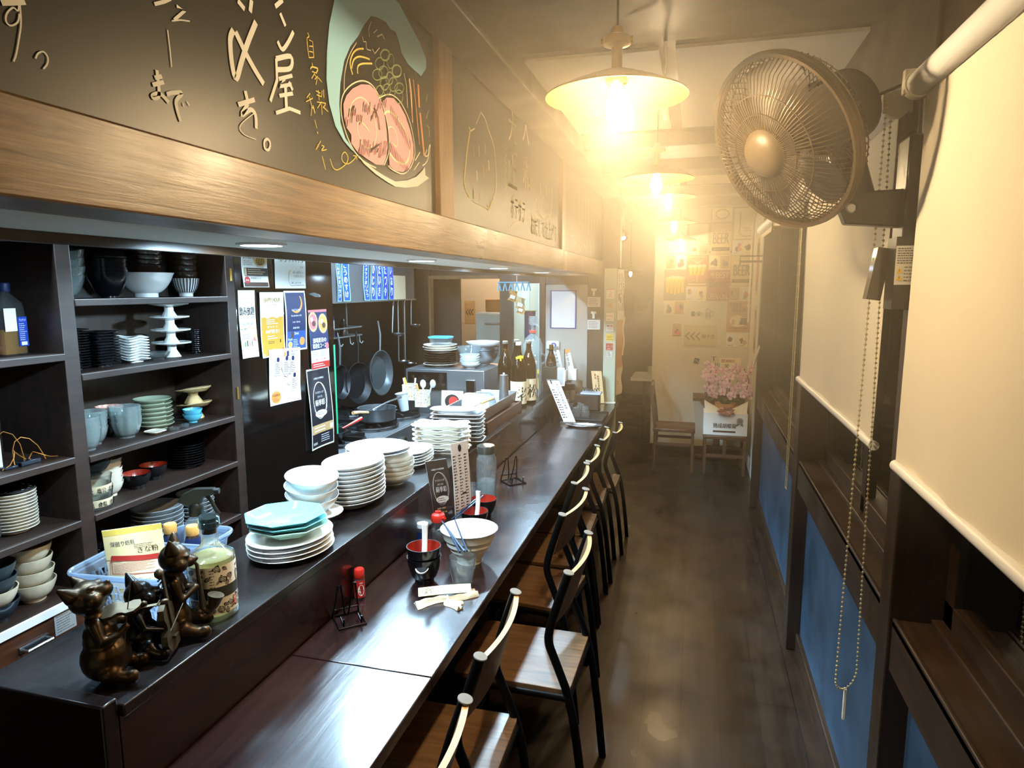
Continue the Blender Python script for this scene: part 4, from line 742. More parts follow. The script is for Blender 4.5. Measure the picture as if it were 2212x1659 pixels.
# saxophonist
t = thing('cat_figurine', 'tall bronze cat figure blowing a saxophone, beside the leaf patterned bottle', 'figurine', (-1.074, 1.138, ZG+0.003), math.radians(35), 'bronze musician cats')
P_ = [('e', (-0.008, 0, 0.038), (0.036, 0.038, 0.04)), ('e', (-0.008, 0, 0.085), (0.027, 0.029, 0.05)), ('e', (-0.006, 0, 0.125), (0.022, 0.027, 0.03)), ('t', [(-0.006, 0, 0.13), (-0.004, 0, 0.165)], [0.02, 0.018])]
P_ += limbs(0.047, 0.034, 0.012)+face(None, (0.0, 0, 0.178), (1, 0, -0.12), (0, 1, 0), (0.1, 0, 1), 1.22)
P_ += [('t', [(0.0, -0.025, 0.13), (0.012, -0.036, 0.092), (0.040, -0.012, 0.110)], [0.012, 0.011, 0.008]), ('t', [(0.0, 0.025, 0.13), (0.014, 0.036, 0.092), (0.044, 0.012, 0.098)], [0.012, 0.011, 0.008])]
sculpt('cat_body', P_, 'bronze', t)
MB().tube([(0.036, 0, 0.168), (0.044, 0, 0.155), (0.047, 0, 0.10), (0.050, 0, 0.055), (0.062, 0, 0.044), (0.072, 0, 0.058), (0.078, 0, 0.080)], [0.003, 0.004, 0.005, 0.008, 0.010, 0.012, 0.018], 'bronze_flat', 12).build('saxophone', t)
# leaf patterned liquor bottle
t = thing('liquor_bottle', 'clear bottle of pale yellow liquor wrapped in a cream leaf patterned label', 'bottle', (-1.068, 1.243, ZG))
MB().lathe([(0, 0.004), (0.046, 0.0), (0.052, 0.006), (0.052, 0.138), (0.050, 0.150), (0.036, 0.160), (0.021, 0.172), (0.0185, 0.18), (0.0185, 0.214), (0.021, 0.218), (0.021, 0.226), (0.017, 0.228), (0.0155, 0.218), (0.0155, 0.182), (0.034, 0.157), (0.0485, 0.147), (0.0495, 0.012), (0, 0.012)], 'clear_glass', 44).build('glass_body', t)
MB().lathe([(0, 0.0135), (0.048, 0.0135), (0.0485, 0.143), (0.034, 0.150), (0, 0.150)], 'yellow_liquid', 40).build('liquor', t)
MB().lathe([(0.0225, 0.214), (0.0235, 0.217), (0.0235, 0.238), (0.02, 0.241), (0, 0.241)], 'smoke_glass', 24).lathe([(0.0165, 0.20), (0.0165, 0.236), (0, 0.236)], 'black_plastic', 20).build('stopper', t)
b = MB().lathe([(0.0524, 0.020), (0.0524, 0.134)], 'label_cream', 48, caps=False)
b.lathe([(0.0527, 0.058), (0.0527, 0.085)], mat('label_band', '34342c', 0.5), 48, caps=False)
def leaf(b, x, y, s, a, m, z):
    ca, sa = math.cos(a)*s, math.sin(a)*s
    O = [(0, -1), (0.45, -0.55), (0.6, 0), (0.4, 0.5), (0, 1), (-0.4, 0.5), (-0.6, 0), (-0.45, -0.55)]
    b.add([(x+u*ca-v*sa, y+u*sa+v*ca, z) for u, v in O], [tuple(range(8))], m)
    for q in (-0.4, 0, 0.4):
        for sg in (1, -1):
            b.ribbon([(x-q*sa, y+q*ca), (x+sg*0.45*ca-(q+0.3)*sa, y+sg*0.45*sa+(q+0.3)*ca)], s*0.09, 'label_cream', z+0.0002)
n0 = len(b.v); R = random.Random(11)
for k in range(170):
    y = R.choice([R.uniform(0.025, 0.053), R.uniform(0.09, 0.13)]); x = R.uniform(0, 0.33)
    leaf(b, x, y, R.uniform(0.005, 0.0105), R.uniform(0, 6.28), R.choice(['ink', 'ink', 'ink_brown', mat('leaf_ink', '3b3a2e', 0.6)]), 0.0006)
    if k % 3 == 0: b.ribbon([(x, y), (x+0.006, y+0.004), (x+0.012, y)], 0.0008, 'ink', 0.0005)
b.rect(0.062, 0.030, 0.071, 0.052, 'ink_red', 0.0009); b.vtext('柚子', 0.0635, 0.0515, 0.006, 0.021, 'paper_cream', 0.0011)
b.lines(0.008, 0.02, 0.05, 0.13, 12, 'ink_grey', 0.0008)
def wrap(p): # roll the flat label artwork round the bottle
    return p
for i in range(n0, len(b.v)):
    x, y, z = b.v[i]; a = -1.15+x/0.0524; r = 0.0524+z; b.v[i] = (r*math.cos(a), r*math.sin(a), y)
b.build('label', t)
# baskets
def basket(name, label, loc, rz, W, D, H, m, holes):
    t = thing(name, label, 'basket', loc, rz)
    b = MB(); rr = 0.03
    def loop(w_, d_, r, n=6):
        o = []
        for cx, cy, a0 in ((w_/2-r, d_/2-r, 0), (-w_/2+r, d_/2-r, PI/2), (-w_/2+r, -d_/2+r, PI), (w_/2-r, -d_/2+r, 1.5*PI)):
            for k in range(n+1): a = a0+k*PI/2/n; o.append((cx+r*math.cos(a), cy+r*math.sin(a)))
        return o
    def wall(l0, z0, l1, z1, skip=False):
        n = len(l0); v = [(x, y, z0) for x, y in l0]+[(x, y, z1) for x, y in l1]; b.add(v, [(i, (i+1) % n, n+(i+1) % n, n+i) for i in range(n)], m)
    k0 = 0.80
    def L(s, off=0): 
        f = k0+(1-k0)*s; return loop(W*f-off, D*f-off, rr)
    lo = L(0); b.add([(x, y, 0.002) for x, y in lo], [tuple(range(len(lo)))], m); b.add([(x, y, 0) for x, y in lo], [tuple(range(len(lo)-1, -1, -1))], m)
    if not holes: wall(lo, 0, L(1), H); wall(L(1, 0.004), H, L(0, 0.004), 0.002)
    else:
        wall(lo, 0, L(0.12), 0.12*H); wall(L(0.75), 0.75*H, L(1), H)
        for s in (0.27, 0.43, 0.59):
            wall(L(s), s*H, L(s+0.045), (s+0.045)*H)
        # uprights between rows of holes
        def P3(side, q, s):
            f = k0+(1-k0)*s; w_, d_ = W*f/2, D*f/2
            return ((q*(w_-rr), -d_, s*H), (q*(w_-rr), d_, s*H), (-w_, q*(d_-rr), s*H), (w_, q*(d_-rr), s*H))[side]
        for side in range(4):
            n = 13
            for i in range(n):
                q0 = -1+2*i/(n-1)
                for s in (0.12, 0.315, 0.475, 0.635):
                    b.tube([P3(side, q0, s), P3(side, min(1, max(-1, q0+0.05*(1 if i % 2 else -1))), s+0.15)], 0.0022, m, 4)
        for cx, cy in ((1, 1), (1, -1), (-1, 1), (-1, -1)):
            pts = lambda s: [(cx*((W*(k0+(1-k0)*s))/2-rr+rr*math.cos(a)), cy*((D*(k0+(1-k0)*s))/2-rr+rr*math.sin(a)), s*H) for a in (0, PI/4, PI/2)]
            p0, p1 = pts(0.12), pts(0.75); b.add(p0+p1, [(0, 1, 4, 3), (1, 2, 5, 4)], m)
    b.build('tub', t)
    rim = MB(); l = loop(W+0.012, D+0.012, rr+0.006); rim.tube([(x, y, H) for x, y in l], 0.005, m, 8, closed=True); l2 = loop(W+0.002, D+0.002, rr); rim.tube([(x, y, H-0.010) for x, y in l2], 0.0025, m, 6, closed=True)
    rim.build('rim', t); return t
B1 = basket('plastic_basket', 'translucent blue perforated basket holding the yellow powder pouch', (-1.25, 1.235, ZG), math.radians(6), 0.255, 0.19, 0.115, 'blue_clear', True)
B2 = basket('plastic_basket', 'clear plastic tub behind the leaf bottle with sauce bottles in it', (-1.282, 1.425, ZG), math.radians(4), 0.15, 0.15, 0.10, 'blue_clear', False)
# powder pouch standing in the basket
t = thing('powder_pouch', 'yellow topped pouch of soybean flour standing in the blue basket', 'pouch', (-1.255, 1.245, ZG+0.012))
b = MB(); Wp, Hp = 0.125, 0.185
b.sheet(Wp, Hp, 'paper_cream', 0.004, nx=1, ny=1)
b.rect(0, Hp*0.62, Wp, Hp, mat('pouch_yellow', 'e6d7a2', 0.4), 0.0006); b.rect(0, Hp*0.925, Wp, Hp, mat('pouch_yellow2', 'dcc15a', 0.4), 0.0008)
b.text('深煎り焙煎', 0.012, Hp*0.78, 0.05, 0.012, 'ink_grey', 0.001); b.text('きな粉', 0.066, Hp*0.655, 0.045, 0.014, 'ink_brown', 0.001)
b.lines(0.06, 0.118, Hp*0.72, Hp*0.78, 3, 'ink_brown', 0.001)
b.ribbon([(0.01, Hp*0.64), (0.05, Hp*0.61), (0.08, Hp*0.59), (0.116, Hp*0.58)], 0.012, 'ink_red', 0.001)
b.ribbon([(0.01, Hp*0.63), (0.008, Hp*0.44), (0.05, Hp*0.41), (0.114, Hp*0.37), (0.116, Hp*0.58)], 0.0016, 'ink_red', 0.001)
b.lines(0.012, 0.112, Hp*0.44, Hp*0.57, 7, 'ink_red', 0.001, 0.28); b.lines(0.015, 0.09, Hp*0.22, Hp*0.36, 5, 'ink_tan', 0.001); b.cut(Wp, Hp, 8, 10)
b.warp(lambda p: (p.x, p.y, p.z+0.028*(1-((p.x/Wp-0.5)*2)**2)*(1-min(1, max(0, p.y/Hp)))+0.004*math.sin(p.x*60)*(p.y/Hp)))
T0 = plane((-0.045, -0.062, 0.0), (0.62, 0.78, -0.06), (-0.18, 0.09, 1.0)); b.build('pouch_front', t, T=T0)
b = MB(); b.sheet(Wp, Hp, 'pouch_yellow', 0.001, nx=8, ny=10); b.warp(lambda p: (p.x, p.y, p.z-0.007-0.028*(1-((p.x/Wp-0.5)*2)**2)*(1-p.y/Hp))); b.build('pouch_back', t, T=T0)
o = MB().obox((0, 0, 0.02), (0.09, 0.03, 0.045), (0.2, 0.1, 0.3), mat('snack_red', 'd2453a', 0.4)).build('snack_packet', bevel=0.004); o.location = (-1.30, 1.28, ZG+0.012); tag(o, 'red and yellow packet lying in the blue basket under the pouch', 'packet')
for k, (x, y) in enumerate(((-1.312, 1.385), (-1.245, 1.388))):
    t = thing('sauce_bottle', ('small sauce bottle with orange cap, half hidden by the pouch', 'small sauce bottle with orange cap and blue striped label, beside the pouch')[k], 'bottle', (x, y, ZG+0.012), 0, 'orange capped bottles')
    MB().lathe([(0, 0), (0.02, 0), (0.021, 0.09), (0.016, 0.108), (0.013, 0.118), (0, 0.118)], 'brown_glaze', 22).build('bottle_body', t)
    b = MB().lathe([(0.0214, 0.01), (0.0216, 0.05)], 'ink_white', 24, caps=False).lathe([(0.0216, 0.05), (0.0218, 0.088), (0.0172, 0.106)], 'ink_navy', 24, caps=False)
    for z in (0.016, 0.026, 0.036): b.lathe([(0.0218, z), (0.0218, z+0.004)], 'ink_rose', 24, caps=False)
    T_ = plane((0.0165, -0.0165, 0.055), (0.7, 0.7, 0), (0, 0, 1)); b.T = T_; b.text('銀のすし', -0.01, 0.016, 0.02, 0.008, 'ink_white', 0.003); b.text('銀のすし', -0.01, 0.004, 0.02, 0.008, 'ink_white', 0.003); b.build('label', t)
    MB().lathe([(0.0155, 0.112), (0.016, 0.114), (0.016, 0.134), (0.014, 0.137), (0, 0.137)], mat('cap_orange', 'd9a052', 0.4), 24).build('cap', t)
t = thing('spray_bottle', 'clear spray bottle with a black trigger head in the clear tub', 'spray bottle', (-1.285, 1.452, ZG+0.004), math.radians(20))
MB().lathe([(0, 0), (0.034, 0), (0.035, 0.10), (0.03, 0.13), (0.015, 0.145), (0.015, 0.152), (0, 0.152)], 'clear_plastic', 26).build('flask', t)
b = MB(); b.lathe([(0.018, 0.148), (0.019, 0.17), (0.012, 0.185), (0, 0.185)], 'black_plastic', 20); b.prism([(-0.035, 0.182), (-0.03, 0.20), (0.0, 0.213), (0.05, 0.214), (0.055, 0.20), (0.02, 0.195), (0.012, 0.178), (-0.012, 0.178)], -0.009, 0.009, 'black_plastic')
for i in range(len(b.v)-100, len(b.v)): pass
hb = MB(); hb.T = Matrix(((1, 0, 0, 0), (0, 0, 1, 0), (0, 1, 0, 0), (0, 0, 0, 1)))
hb.prism([(-0.045, 0.188), (-0.03, 0.208), (0.0, 0.222), (0.05, 0.222), (0.055, 0.207), (0.02, 0.20), (0.012, 0.175), (-0.012, 0.175)], -0.01, 0.01, 'black_plastic'); hb.T = Matrix(); hb.lathe([(0.019, 0.148), (0.019, 0.172), (0.013, 0.182), (0, 0.182)], 'black_plastic', 20); hb.tube([(0.05, 0, 0.214), (0.064, 0, 0.214)], 0.008, 'black_plastic', 10)
hb.build('trigger_head', t)
MB().tube([(0.03, 0, 0.203), (0.042, 0, 0.185), (0.05, 0, 0.165), (0.06, 0, 0.15)], [0.006, 0.005, 0.005, 0.004], 'black_plastic', 8).build('trigger', t)
# plates on the ledge
o = plate('oval_plate', 0.125, 0.018, 'cream_ceramic', 48, 0.62, sq=(0.92, 1.08))
stack(o, 'plate', 4, (-1.115, 1.625, ZG), 0.0135, 'cream oval platter', 'the platters under the turquoise octagons', 'cream platters', 0.004, 0.08)
def octo(m): return plate('octagonal_plate', 0.116, 0.028, m, 48, 0.6, shape_poly(8), th=0.005)
for k, (m, dx, dz, lab) in enumerate((('celadon_pale', 0.004, 0, 'pale celadon octagonal plate, lowest of the three octagons'), ('celadon', 0.0, 0.014, 'turquoise octagonal plate, middle of the three octagons'), ('celadon', -0.004, 0.028, 'turquoise octagonal plate on top of the platters'))):
    o = octo(m); o.location = (-1.12+dx, 1.62+dx, ZG+0.060+dz); o.rotation_euler = (0, 0, 0.2+0.05*k); tag(o, lab, 'plate', 'octagonal plates')
# white pedestal bowls with dipped rims
ASY = lambda a: 1+0.10*math.cos(a-2.4)
b = MB(); b.lathe([(0, 0), (0.034, 0), (0.032, 0.004), (0.024, 0.024), (0.03, 0.03), (0.075, 0.035), (0.088, 0.042), (0.089, 0.0445), (0.07, 0.039), (0, 0.036)], 'white_ceramic', 44)
o = b.build('pedestal_plate'); o.location = (-1.165, 1.838, ZG); tag(o, 'white pedestal plate beneath the dipped white bowls', 'plate')
dip = lambda a, i: 0.012*math.cos(a-2.4)*max(0, min(1, (i-3)/7)) if i < 13 else 0.012*math.cos(a-2.4)*max(0, min(1, (21-i)/7))
o = bowl('dipped_bowl', 0.084, 0.062, 'white_ceramic', th=0.0016, foot=0.45, curve=0.6, n=44, shape=ASY, wob=dip)
stack(o, 'bowl', 3, (-1.17, 1.838, ZG+0.040), 0.030, 'white bowl with dipped rim', 'the bowls on the pedestal plate', 'dipped white bowls', 0.003, 0.1)
o = plate('oval_dish', 0.118, 0.030, 'white_ceramic', 44, 0.55, sq=(0.85, 1.12))
stack(o, 'dish', 10, (-1.15, 2.075, ZG), 0.0142, 'white oval dish', 'the tall oval dish stack', 'white oval dishes', 0.003, 0.03)
o = bowl('cream_dish', 0.088, 0.045, 'cream_ceramic', th=0.0015, foot=0.5, curve=0.5)
stack(o, 'bowl', 5, (-1.13, 2.335, ZG), 0.0175, 'shallow cream bowl', 'the cream bowls under two white platters', 'shallow cream bowls', 0.003)
o = plate('round_platter', 0.125, 0.022, 'white_ceramic', 44, 0.6)
stack(o, 'plate', 2, (-1.175, 2.315, ZG+0.116), 0.013, 'large white round platter', 'the two on the cream bowls', 'white round platters', 0.003)
o = plate('rounded_square_plate', 0.105, 0.02, 'white_ceramic', 44, 0.6, shape_sq(3.5))
stack(o, 'plate', 5, (-1.19, 2.62, ZG), 0.0125, 'white rounded square plate', 'the stack before the rectangular plates', 'rounded square plates', 0.004, 0.1)
rip = lambda a, i: 0.0035*math.sin(9*a) if 5 < i < 10 else 0
def rectplate(name, m, rim=None):
    b = MB(); pr = plate_prof(0.1, 0.022, 0.72, 0.005)
    sh = shape_sq(9)
    if rim: b.lathe(pr[:7], m, 48, sq=(1.30, 0.72), shape=sh, wob=rip, caps=False); b.lathe(pr[6:10], rim, 48, sq=(1.30, 0.72), shape=sh, wob=rip, caps=False); b.lathe(pr[9:], m, 48, sq=(1.30, 0.72), shape=sh, wob=rip, caps=False)
    else:
        b.lathe(pr, m, 48, sq=(1.30, 0.72), shape=sh, wob=rip)
        for k in range(5): b.ribbon([(-0.06+0.02*k, -0.02), (-0.055+0.02*k, 0.0), (-0.06+0.02*k, 0.02)], 0.002, 'grey_ceramic', 0.0095)
    return b.build(name)
o = rectplate('rectangular_plate', 'cream_ceramic'); o['rz0'] = 0.12
stack(o, 'plate', 6, (-1.125, 2.865, ZG), 0.0225, 'cream rippled rectangular plate', 'the stack behind the menu stand', 'rippled rectangular plates', 0.003, 0.02)
o = rectplate('rectangular_plate', 'slate_ceramic', 'white_ceramic'); o['rz0'] = 0.12
stack(o, 'plate', 8, (-1.115, 3.06, ZG), 0.0185, 'slate rectangular plate with pale rim', 'the slate stack by the steel tray', 'slate rectangular plates', 0.004, 0.03)
o = plate('oblong_tray', 0.1, 0.02, 'white_ceramic', 48, 0.7, shape_sq(4), sq=(1.22, 0.55)); o.location = (-1.13, 3.06, ZG+8*0.0185+0.002); o.rotation_euler = (0, 0, 0.12); tag(o, 'white oblong tray on top of the slate plate stack', 'tray')
# lacquer trays carrying a steel pan
for i in range(4):
    b = MB(); b.box(-0.14, -0.36, 0, 0.14, 0.36, 0.006, mat('tray_brown', '4b2a1c', 0.35)); 
    for x0, y0, x1, y1 in ((-0.14, -0.36, -0.13, 0.36), (0.13, -0.36, 0.14, 0.36), (-0.14, -0.36, 0.14, -0.35), (-0.14, 0.35, 0.14, 0.36)): b.box(x0, y0, 0.004, x1, y1, 0.016, 'tray_brown')
    o = b.build('serving_tray', bevel=0.001); o.location = (-1.16, 3.60, ZG+i*0.0162)
    tag(o, 'brown lacquer serving tray, '+('lowest', 'second lowest', 'third lowest', 'topmost')[i]+' of four under the steel pan', 'tray', 'brown lacquer trays')
b = MB(); W_, D_ = 0.115, 0.33
for z0, z1, k0, k1 in ((0.0, 0.06, 0.95, 1.0),):
    v = [(-W_*k0, -D_*k0, z0), (W_*k0, -D_*k0, z0), (W_*k0, D_*k0, z0), (-W_*k0, D_*k0, z0), (-W_, -D_, z1), (W_, -D_, z1), (W_, D_, z1), (-W_, D_, z1)]
    b.add(v, [(0, 3, 2, 1), (0, 1, 5, 4), (1, 2, 6, 5), (2, 3, 7, 6), (3, 0, 4, 7)], 'brushed_steel')
    b.add([(x*0.985, y*0.995, max(z, 0.003)) for x, y, z in v], [(0, 1, 2, 3), (0, 4, 5, 1), (1, 5, 6, 2), (2, 6, 7, 3), (3, 7, 4, 0)], 'brushed_steel')
b.tube([(-W_, -D_, 0.06), (W_, -D_, 0.06), (W_, D_, 0.06), (-W_, D_, 0.06)], 0.004, 'steel', 8, closed=True)
o = b.build('steel_pan'); o.location = (-1.16, 3.60, ZG+0.066); tag(o, 'long brushed steel pan full of dishes on the brown trays', 'pan')
ZP = ZG+0.07
o = plate('oblong_plate', 0.1, 0.02, 'cream_ceramic', 44, 0.65, shape_sq(4), sq=(0.75, 1.45)); o.location = (-1.155, 3.45, ZP+0.045); o.rotation_euler = (0.2, 0.12, 0.35); tag(o, 'cream oblong plate leaning in the steel pan', 'plate')
o = bowl('mixing_bowl', 0.085, 0.075, 'clear_plastic', foot=0.5, curve=0.4); o.location = (-1.185, 3.68, ZP+0.085); o.rotation_euler = (PI, 0, 0); tag(o, 'upturned clear bowl in the steel pan', 'bowl')
b = MB(); b.lathe([(0, 0), (0.028, 0), (0.030, 0.03), (0.026, 0.12), (0.024, 0.17), (0, 0.172)], 'brushed_steel', 28); b.ball((0, 0, 0.177), 0.007, 'white_plastic', 10)
R = random.Random(2)
for k in range(16):
    for j in range(12):
        a = 2*PI*k/16; z = 0.02+j*0.012; r = 0.0302-0.0035*min(1, z/0.12); b.ball((r*math.cos(a+0.2*(j % 2)), r*math.sin(a+0.2*(j % 2)), z), 0.0014, 'brass', 4)
o = b.build('shaker'); o.location = (-1.095, 3.82, ZP+0.002); tag(o, 'tall hammered steel cocktail shaker standing in the steel pan', 'shaker')
t = thing('spatula', 'spatula with pale wooden handle poking over the steel pan rim', 'spatula', (-1.075, 3.33, ZP+0.075), math.radians(50))
MB().tube([(-0.09, 0, -0.02), (-0.01, 0, 0.01)], 0.003, 'steel', 8).build('shaft', t); MB().tube([(-0.01, 0, 0.01), (0.03, 0, 0.022), (0.07, 0, 0.03)], [0.010, 0.012, 0.010], 'pale_wood', 10).build('handle', t)
# sake bottles
for k, (x, y, band, lab) in enumerate(((-1.20, 4.22, None, 'tall brown sake bottle with gold neck foil, left rear of the bottle group'), (-1.16, 4.36, None, 'tall brown sake bottle mostly hidden behind its neighbours'), (-1.085, 4.13, '老', 'tall brown sake bottle with brushed black character on cream label and yellow tag'), (-1.055, 4.28, '松', 'tall brown sake bottle with cream label beside the plastic shochu bottle'))):
    t = thing('sake_bottle', lab.replace('left rear of', 'rearmost of'), 'bottle', (x, y, ZG), 0, 'tall sake bottles')
    MB().lathe([(0, 0), (0.05, 0), (0.052, 0.006), (0.052, 0.235), (0.046, 0.275), (0.027, 0.325), (0.0175, 0.36), (0.0165, 0.392), (0.018, 0.393), (0.018, 0.404), (0, 0.404)], 'brown_glass', 32).build('glass_body', t)
    MB().lathe([(0.0175, 0.395), (0.0185, 0.397), (0.0185, 0.412), (0.016, 0.415), (0, 0.415)], ('cap_grey', 'cap_grey', 'white_plastic', 'cap_grey')[k], 20).build('cap', t)
    if k == 0: MB().lathe([(0.0178, 0.362), (0.019, 0.34), (0.0225, 0.333)], 'brass', 20, caps=False).build('neck_foil', t)
    if band:
        b = MB(); b.lathe([(0.0524, 0.02), (0.0524, 0.165)], 'paper_cream', 40, caps=False); n0 = len(b.v)
        b.text(band, 0, 0.04, 0.075, 0.09, 'ink', 0.0006)
        for i in range(n0, len(b.v)): x_, y_, z_ = b.v[i]; a = -1.45+x_/0.0524; r = 0.0524+z_; b.v[i] = (r*math.cos(a), r*math.sin(a), y_)
        b.build('label', t)
    if k == 2: 
        b = MB(plane((0.02, -0.03, 0.30), (0.85, 0.5, 0), (0, 0, 1))); b.ribbon([(-0.03, 0.015), (0, 0.025), (0.02, 0.02)], 0.018, 'ink_yellow', 0.0); b.ribbon([(0.0, 0.02), (0.004, -0.03), (0.012, -0.055)], 0.012, 'ink_yellow', 0.001); b.build('yellow_tag', t)
t = thing('shochu_bottle', 'huge clear plastic shochu bottle with a pump top and handle', 'bottle', (-1.105, 4.60, ZG))
MB().lathe([(0, 0), (0.062, 0), (0.066, 0.01), (0.066, 0.24), (0.06, 0.27), (0.074, 0.30), (0.074, 0.36), (0.05, 0.41), (0.02, 0.435), (0.019, 0.45), (0, 0.45)], 'pet_plastic', 30).build('bottle_body', t)
MB().lathe([(0, 0.004), (0.06, 0.004), (0.062, 0.17), (0, 0.17)], 'pet_plastic', 26).build('shochu', t)
MB().lathe([(0.023, 0.445), (0.023, 0.462), (0, 0.462)], 'ink_red', 20).build('collar', t)
b = MB(); b.lathe([(0.012, 0.46), (0.012, 0.50), (0.028, 0.505), (0.026, 0.56), (0, 0.56)], 'clear_plastic', 20); b.tube([(0, 0, 0.50), (0.03, -0.02, 0.505), (0.055, -0.04, 0.49)], 0.007, 'clear_plastic', 8); b.build('pump', t)
MB().tube([(0.055, 0.02, 0.30), (0.09, 0.03, 0.28), (0.088, 0.03, 0.24), (0.06, 0.02, 0.22)], 0.007, 'pet_plastic', 8).build('handle', t)
MB(plane((0.045, -0.05, 0.05), (0.74, 0.67, 0), (0, 0, 1))).rect(0, 0, 0.012, 0.14, 'ink_yellow', 0.003).text('焼酎', 0.001, 0.08, 0.010, 0.03, 'ink', 0.004).build('side_label', t)
t = thing('glass_decanter', 'short clear glass decanter in front of the shochu bottle', 'decanter', (-1.05, 4.42, ZG)); MB().lathe([(0, 0), (0.03, 0), (0.032, 0.01), (0.032, 0.16), (0.012, 0.2), (0.012, 0.235), (0.016, 0.24), (0, 0.24)], 'clear_glass', 24).build('glass_body', t); MB().lathe([(0, 0.243), (0.017, 0.243), (0.017, 0.262), (0, 0.262)], 'white_plastic', 16).build('cap', t)
t = thing('beer_bottle', 'brown bottle with gold cap and yellow ribbon at the far end of the ledge', 'bottle', (-1.10, 5.22, ZG))
MB().lathe([(0, 0), (0.042, 0), (0.043, 0.17), (0.036, 0.2), (0.018, 0.25), (0.0155, 0.29), (0, 0.29)], 'brown_glass', 28).build('glass_body', t)
MB().lathe([(0.0165, 0.26), (0.0175, 0.292), (0.017, 0.31), (0, 0.312)], 'brass', 18).build('gold_cap', t)
MB().lathe([(0.022, 0.225), (0.026, 0.215), (0.022, 0.208)], 'ink_yellow', 18, caps=False).build('ribbon', t)
t = MB().box(-0.045, -0.04, 0, 0.045, 0.04, 0.16, mat('tin_black', '26231c', 0.35)).box(-0.047, -0.042, 0.16, 0.047, 0.042, 0.175, 'tin_black').lathe([(0.02, 0.175), (0.02, 0.21), (0, 0.21)], 'tin_black', 14).build('tea_canister', bevel=0.002); t.location = (-1.03, 4.86, ZG); tag(t, 'square black canister between the shochu bottle and the register', 'canister')
b = MB(); b.obox((0, 0, 0.07), (0.14, 0.012, 0.15), (-0.5, 0, 0), 'white_plastic'); b.obox((0, -0.0065, 0.072), (0.122, 0.002, 0.13), (-0.5, 0, 0), 'grey_plastic'); b.box(-0.05, -0.02, 0, 0.05, 0.06, 0.02, 'white_plastic')
o = b.build('tablet_register', bevel=0.002); o.location = (-1.03, 5.06, ZG); o.rotation_euler = (0, 0, 0.2); tag(o, 'white framed tablet register tilted back on the ledge end', 'tablet')
for k, (x, y, h_) in enumerate(((-1.05, 5.36, 0.2), (-0.98, 5.46, 0.17))):
    t = thing('card_holder', ('white box holding tall pens and a printed slip beside the beer bottle', 'white box holding an orange striped price strip near the grey door')[k], 'card holder', (x, y, ZG))
    MB().box(-0.05, -0.04, 0, 0.05, 0.04, 0.09, 'white_plastic').build('box', t, bevel=0.002)
    b = MB(plane((-0.025, -0.01, 0.08), (1, 0.1, 0.25), (-0.25, 0.1, 1))); b.sheet(0.05, h_, 'paper'); b.vtext(('領収書発行', 'お会計')[k], 0.01, h_-0.02, 0.018, h_-0.05, ('ink', 'ink_brown')[k]); b.rect(0, h_-0.03, 0.05, h_, ('ink_grey', 'ink_orange')[k], 0.0007); b.build('slip', t)
    if k == 0:
        for q in (-0.04, -0.02, 0.035): MB().tube([(q, 0.02, 0.02), (q-0.01, 0.03, 0.26)], 0.004, 'black_plastic', 6).build('pen', t)
# ---------------------------------------------------------------- on the bar
def wire_stand(loc, rz, label, s=1.0):
    b = MB(); r = 0.0028
    b.tube([(-0.045*s, 0.05*s, r), (-0.045*s, -0.05*s, r), (0.045*s, -0.05*s, r), (0.045*s, 0.05*s, r)], r, 'black_metal', 6, closed=True)
    b.tube([(-0.045*s, 0.05*s, r), (-0.036*s, 0.03*s, 0.07*s), (-0.03*s, 0.02*s, 0.125*s), (-0.022*s, 0.015*s, 0.128*s), (-0.014*s, 0.02*s, 0.07*s), (-0.006*s, 0.04*s, r)], r, 'black_metal', 6)
    b.tube([(0.045*s, 0.05*s, r), (0.036*s, 0.03*s, 0.07*s), (0.03*s, 0.02*s, 0.125*s), (0.022*s, 0.015*s, 0.128*s), (0.014*s, 0.02*s, 0.07*s), (0.006*s, 0.04*s, r)], r, 'black_metal', 6)
    b.tube([(-0.03*s, 0.0, 0.02*s), (-0.03*s, -0.045*s, 0.008), (-0.03*s, -0.05*s, 0.035*s)], r, 'black_metal', 6); b.tube([(0.03*s, 0.0, 0.02*s), (0.03*s, -0.045*s, 0.008), (0.03*s, -0.05*s, 0.035*s)], r, 'black_metal', 6)
    b.tube([(-0.04*s, 0.04*s, 0.03*s), (0.04*s, 0.04*s, 0.03*s)], r, 'black_metal', 6)
    o = b.build('wire_stand'); o.location = loc; o.rotation_euler = (0, 0, rz); return tag(o, label, 'stand', 'bent wire menu stands')
wire_stand((-0.940, 1.635, ZB), 0.75, 'black bent wire stand on the bar next to the red pepper shaker', 0.85)
wire_stand((-0.845, 3.11, ZB), 0.75, 'black bent wire stand on the bar beyond the water carafe')
t = thing('pepper_shaker', 'little red capped pepper shaker with a red label, against the bar riser', 'shaker', (-0.982, 1.777, ZB))
MB().lathe([(0, 0), (0.015, 0), (0.0165, 0.003), (0.0165, 0.064), (0.014, 0.067), (0, 0.067)], 'clear_plastic', 22).build('jar', t)
MB().lathe([(0.0155, 0.066), (0.0168, 0.068), (0.0168, 0.092), (0.014, 0.096), (0, 0.096)], 'red_plastic', 22).build('cap', t)
b = MB().lathe([(0.0169, 0.006), (0.0169, 0.062)], 'red_plastic', 26, caps=False); n0 = len(b.v)
b.disc(0.017, 0.030, 0.010, 0.018, 'ink_white', 0.0004); b.text('七味', 0.011, 0.036, 0.012, 0.006, 'ink', 0.0007); b.text('唐からし', 0.0095, 0.029, 0.015, 0.005, 'ink', 0.0007); b.ribbon([(0.012, 0.018), (0.017, 0.02), (0.022, 0.025)], 0.002, 'ink_red', 0.0007); b.text('S&B', 0.012, 0.052, 0.010, 0.004, 'ink_white', 0.0005)
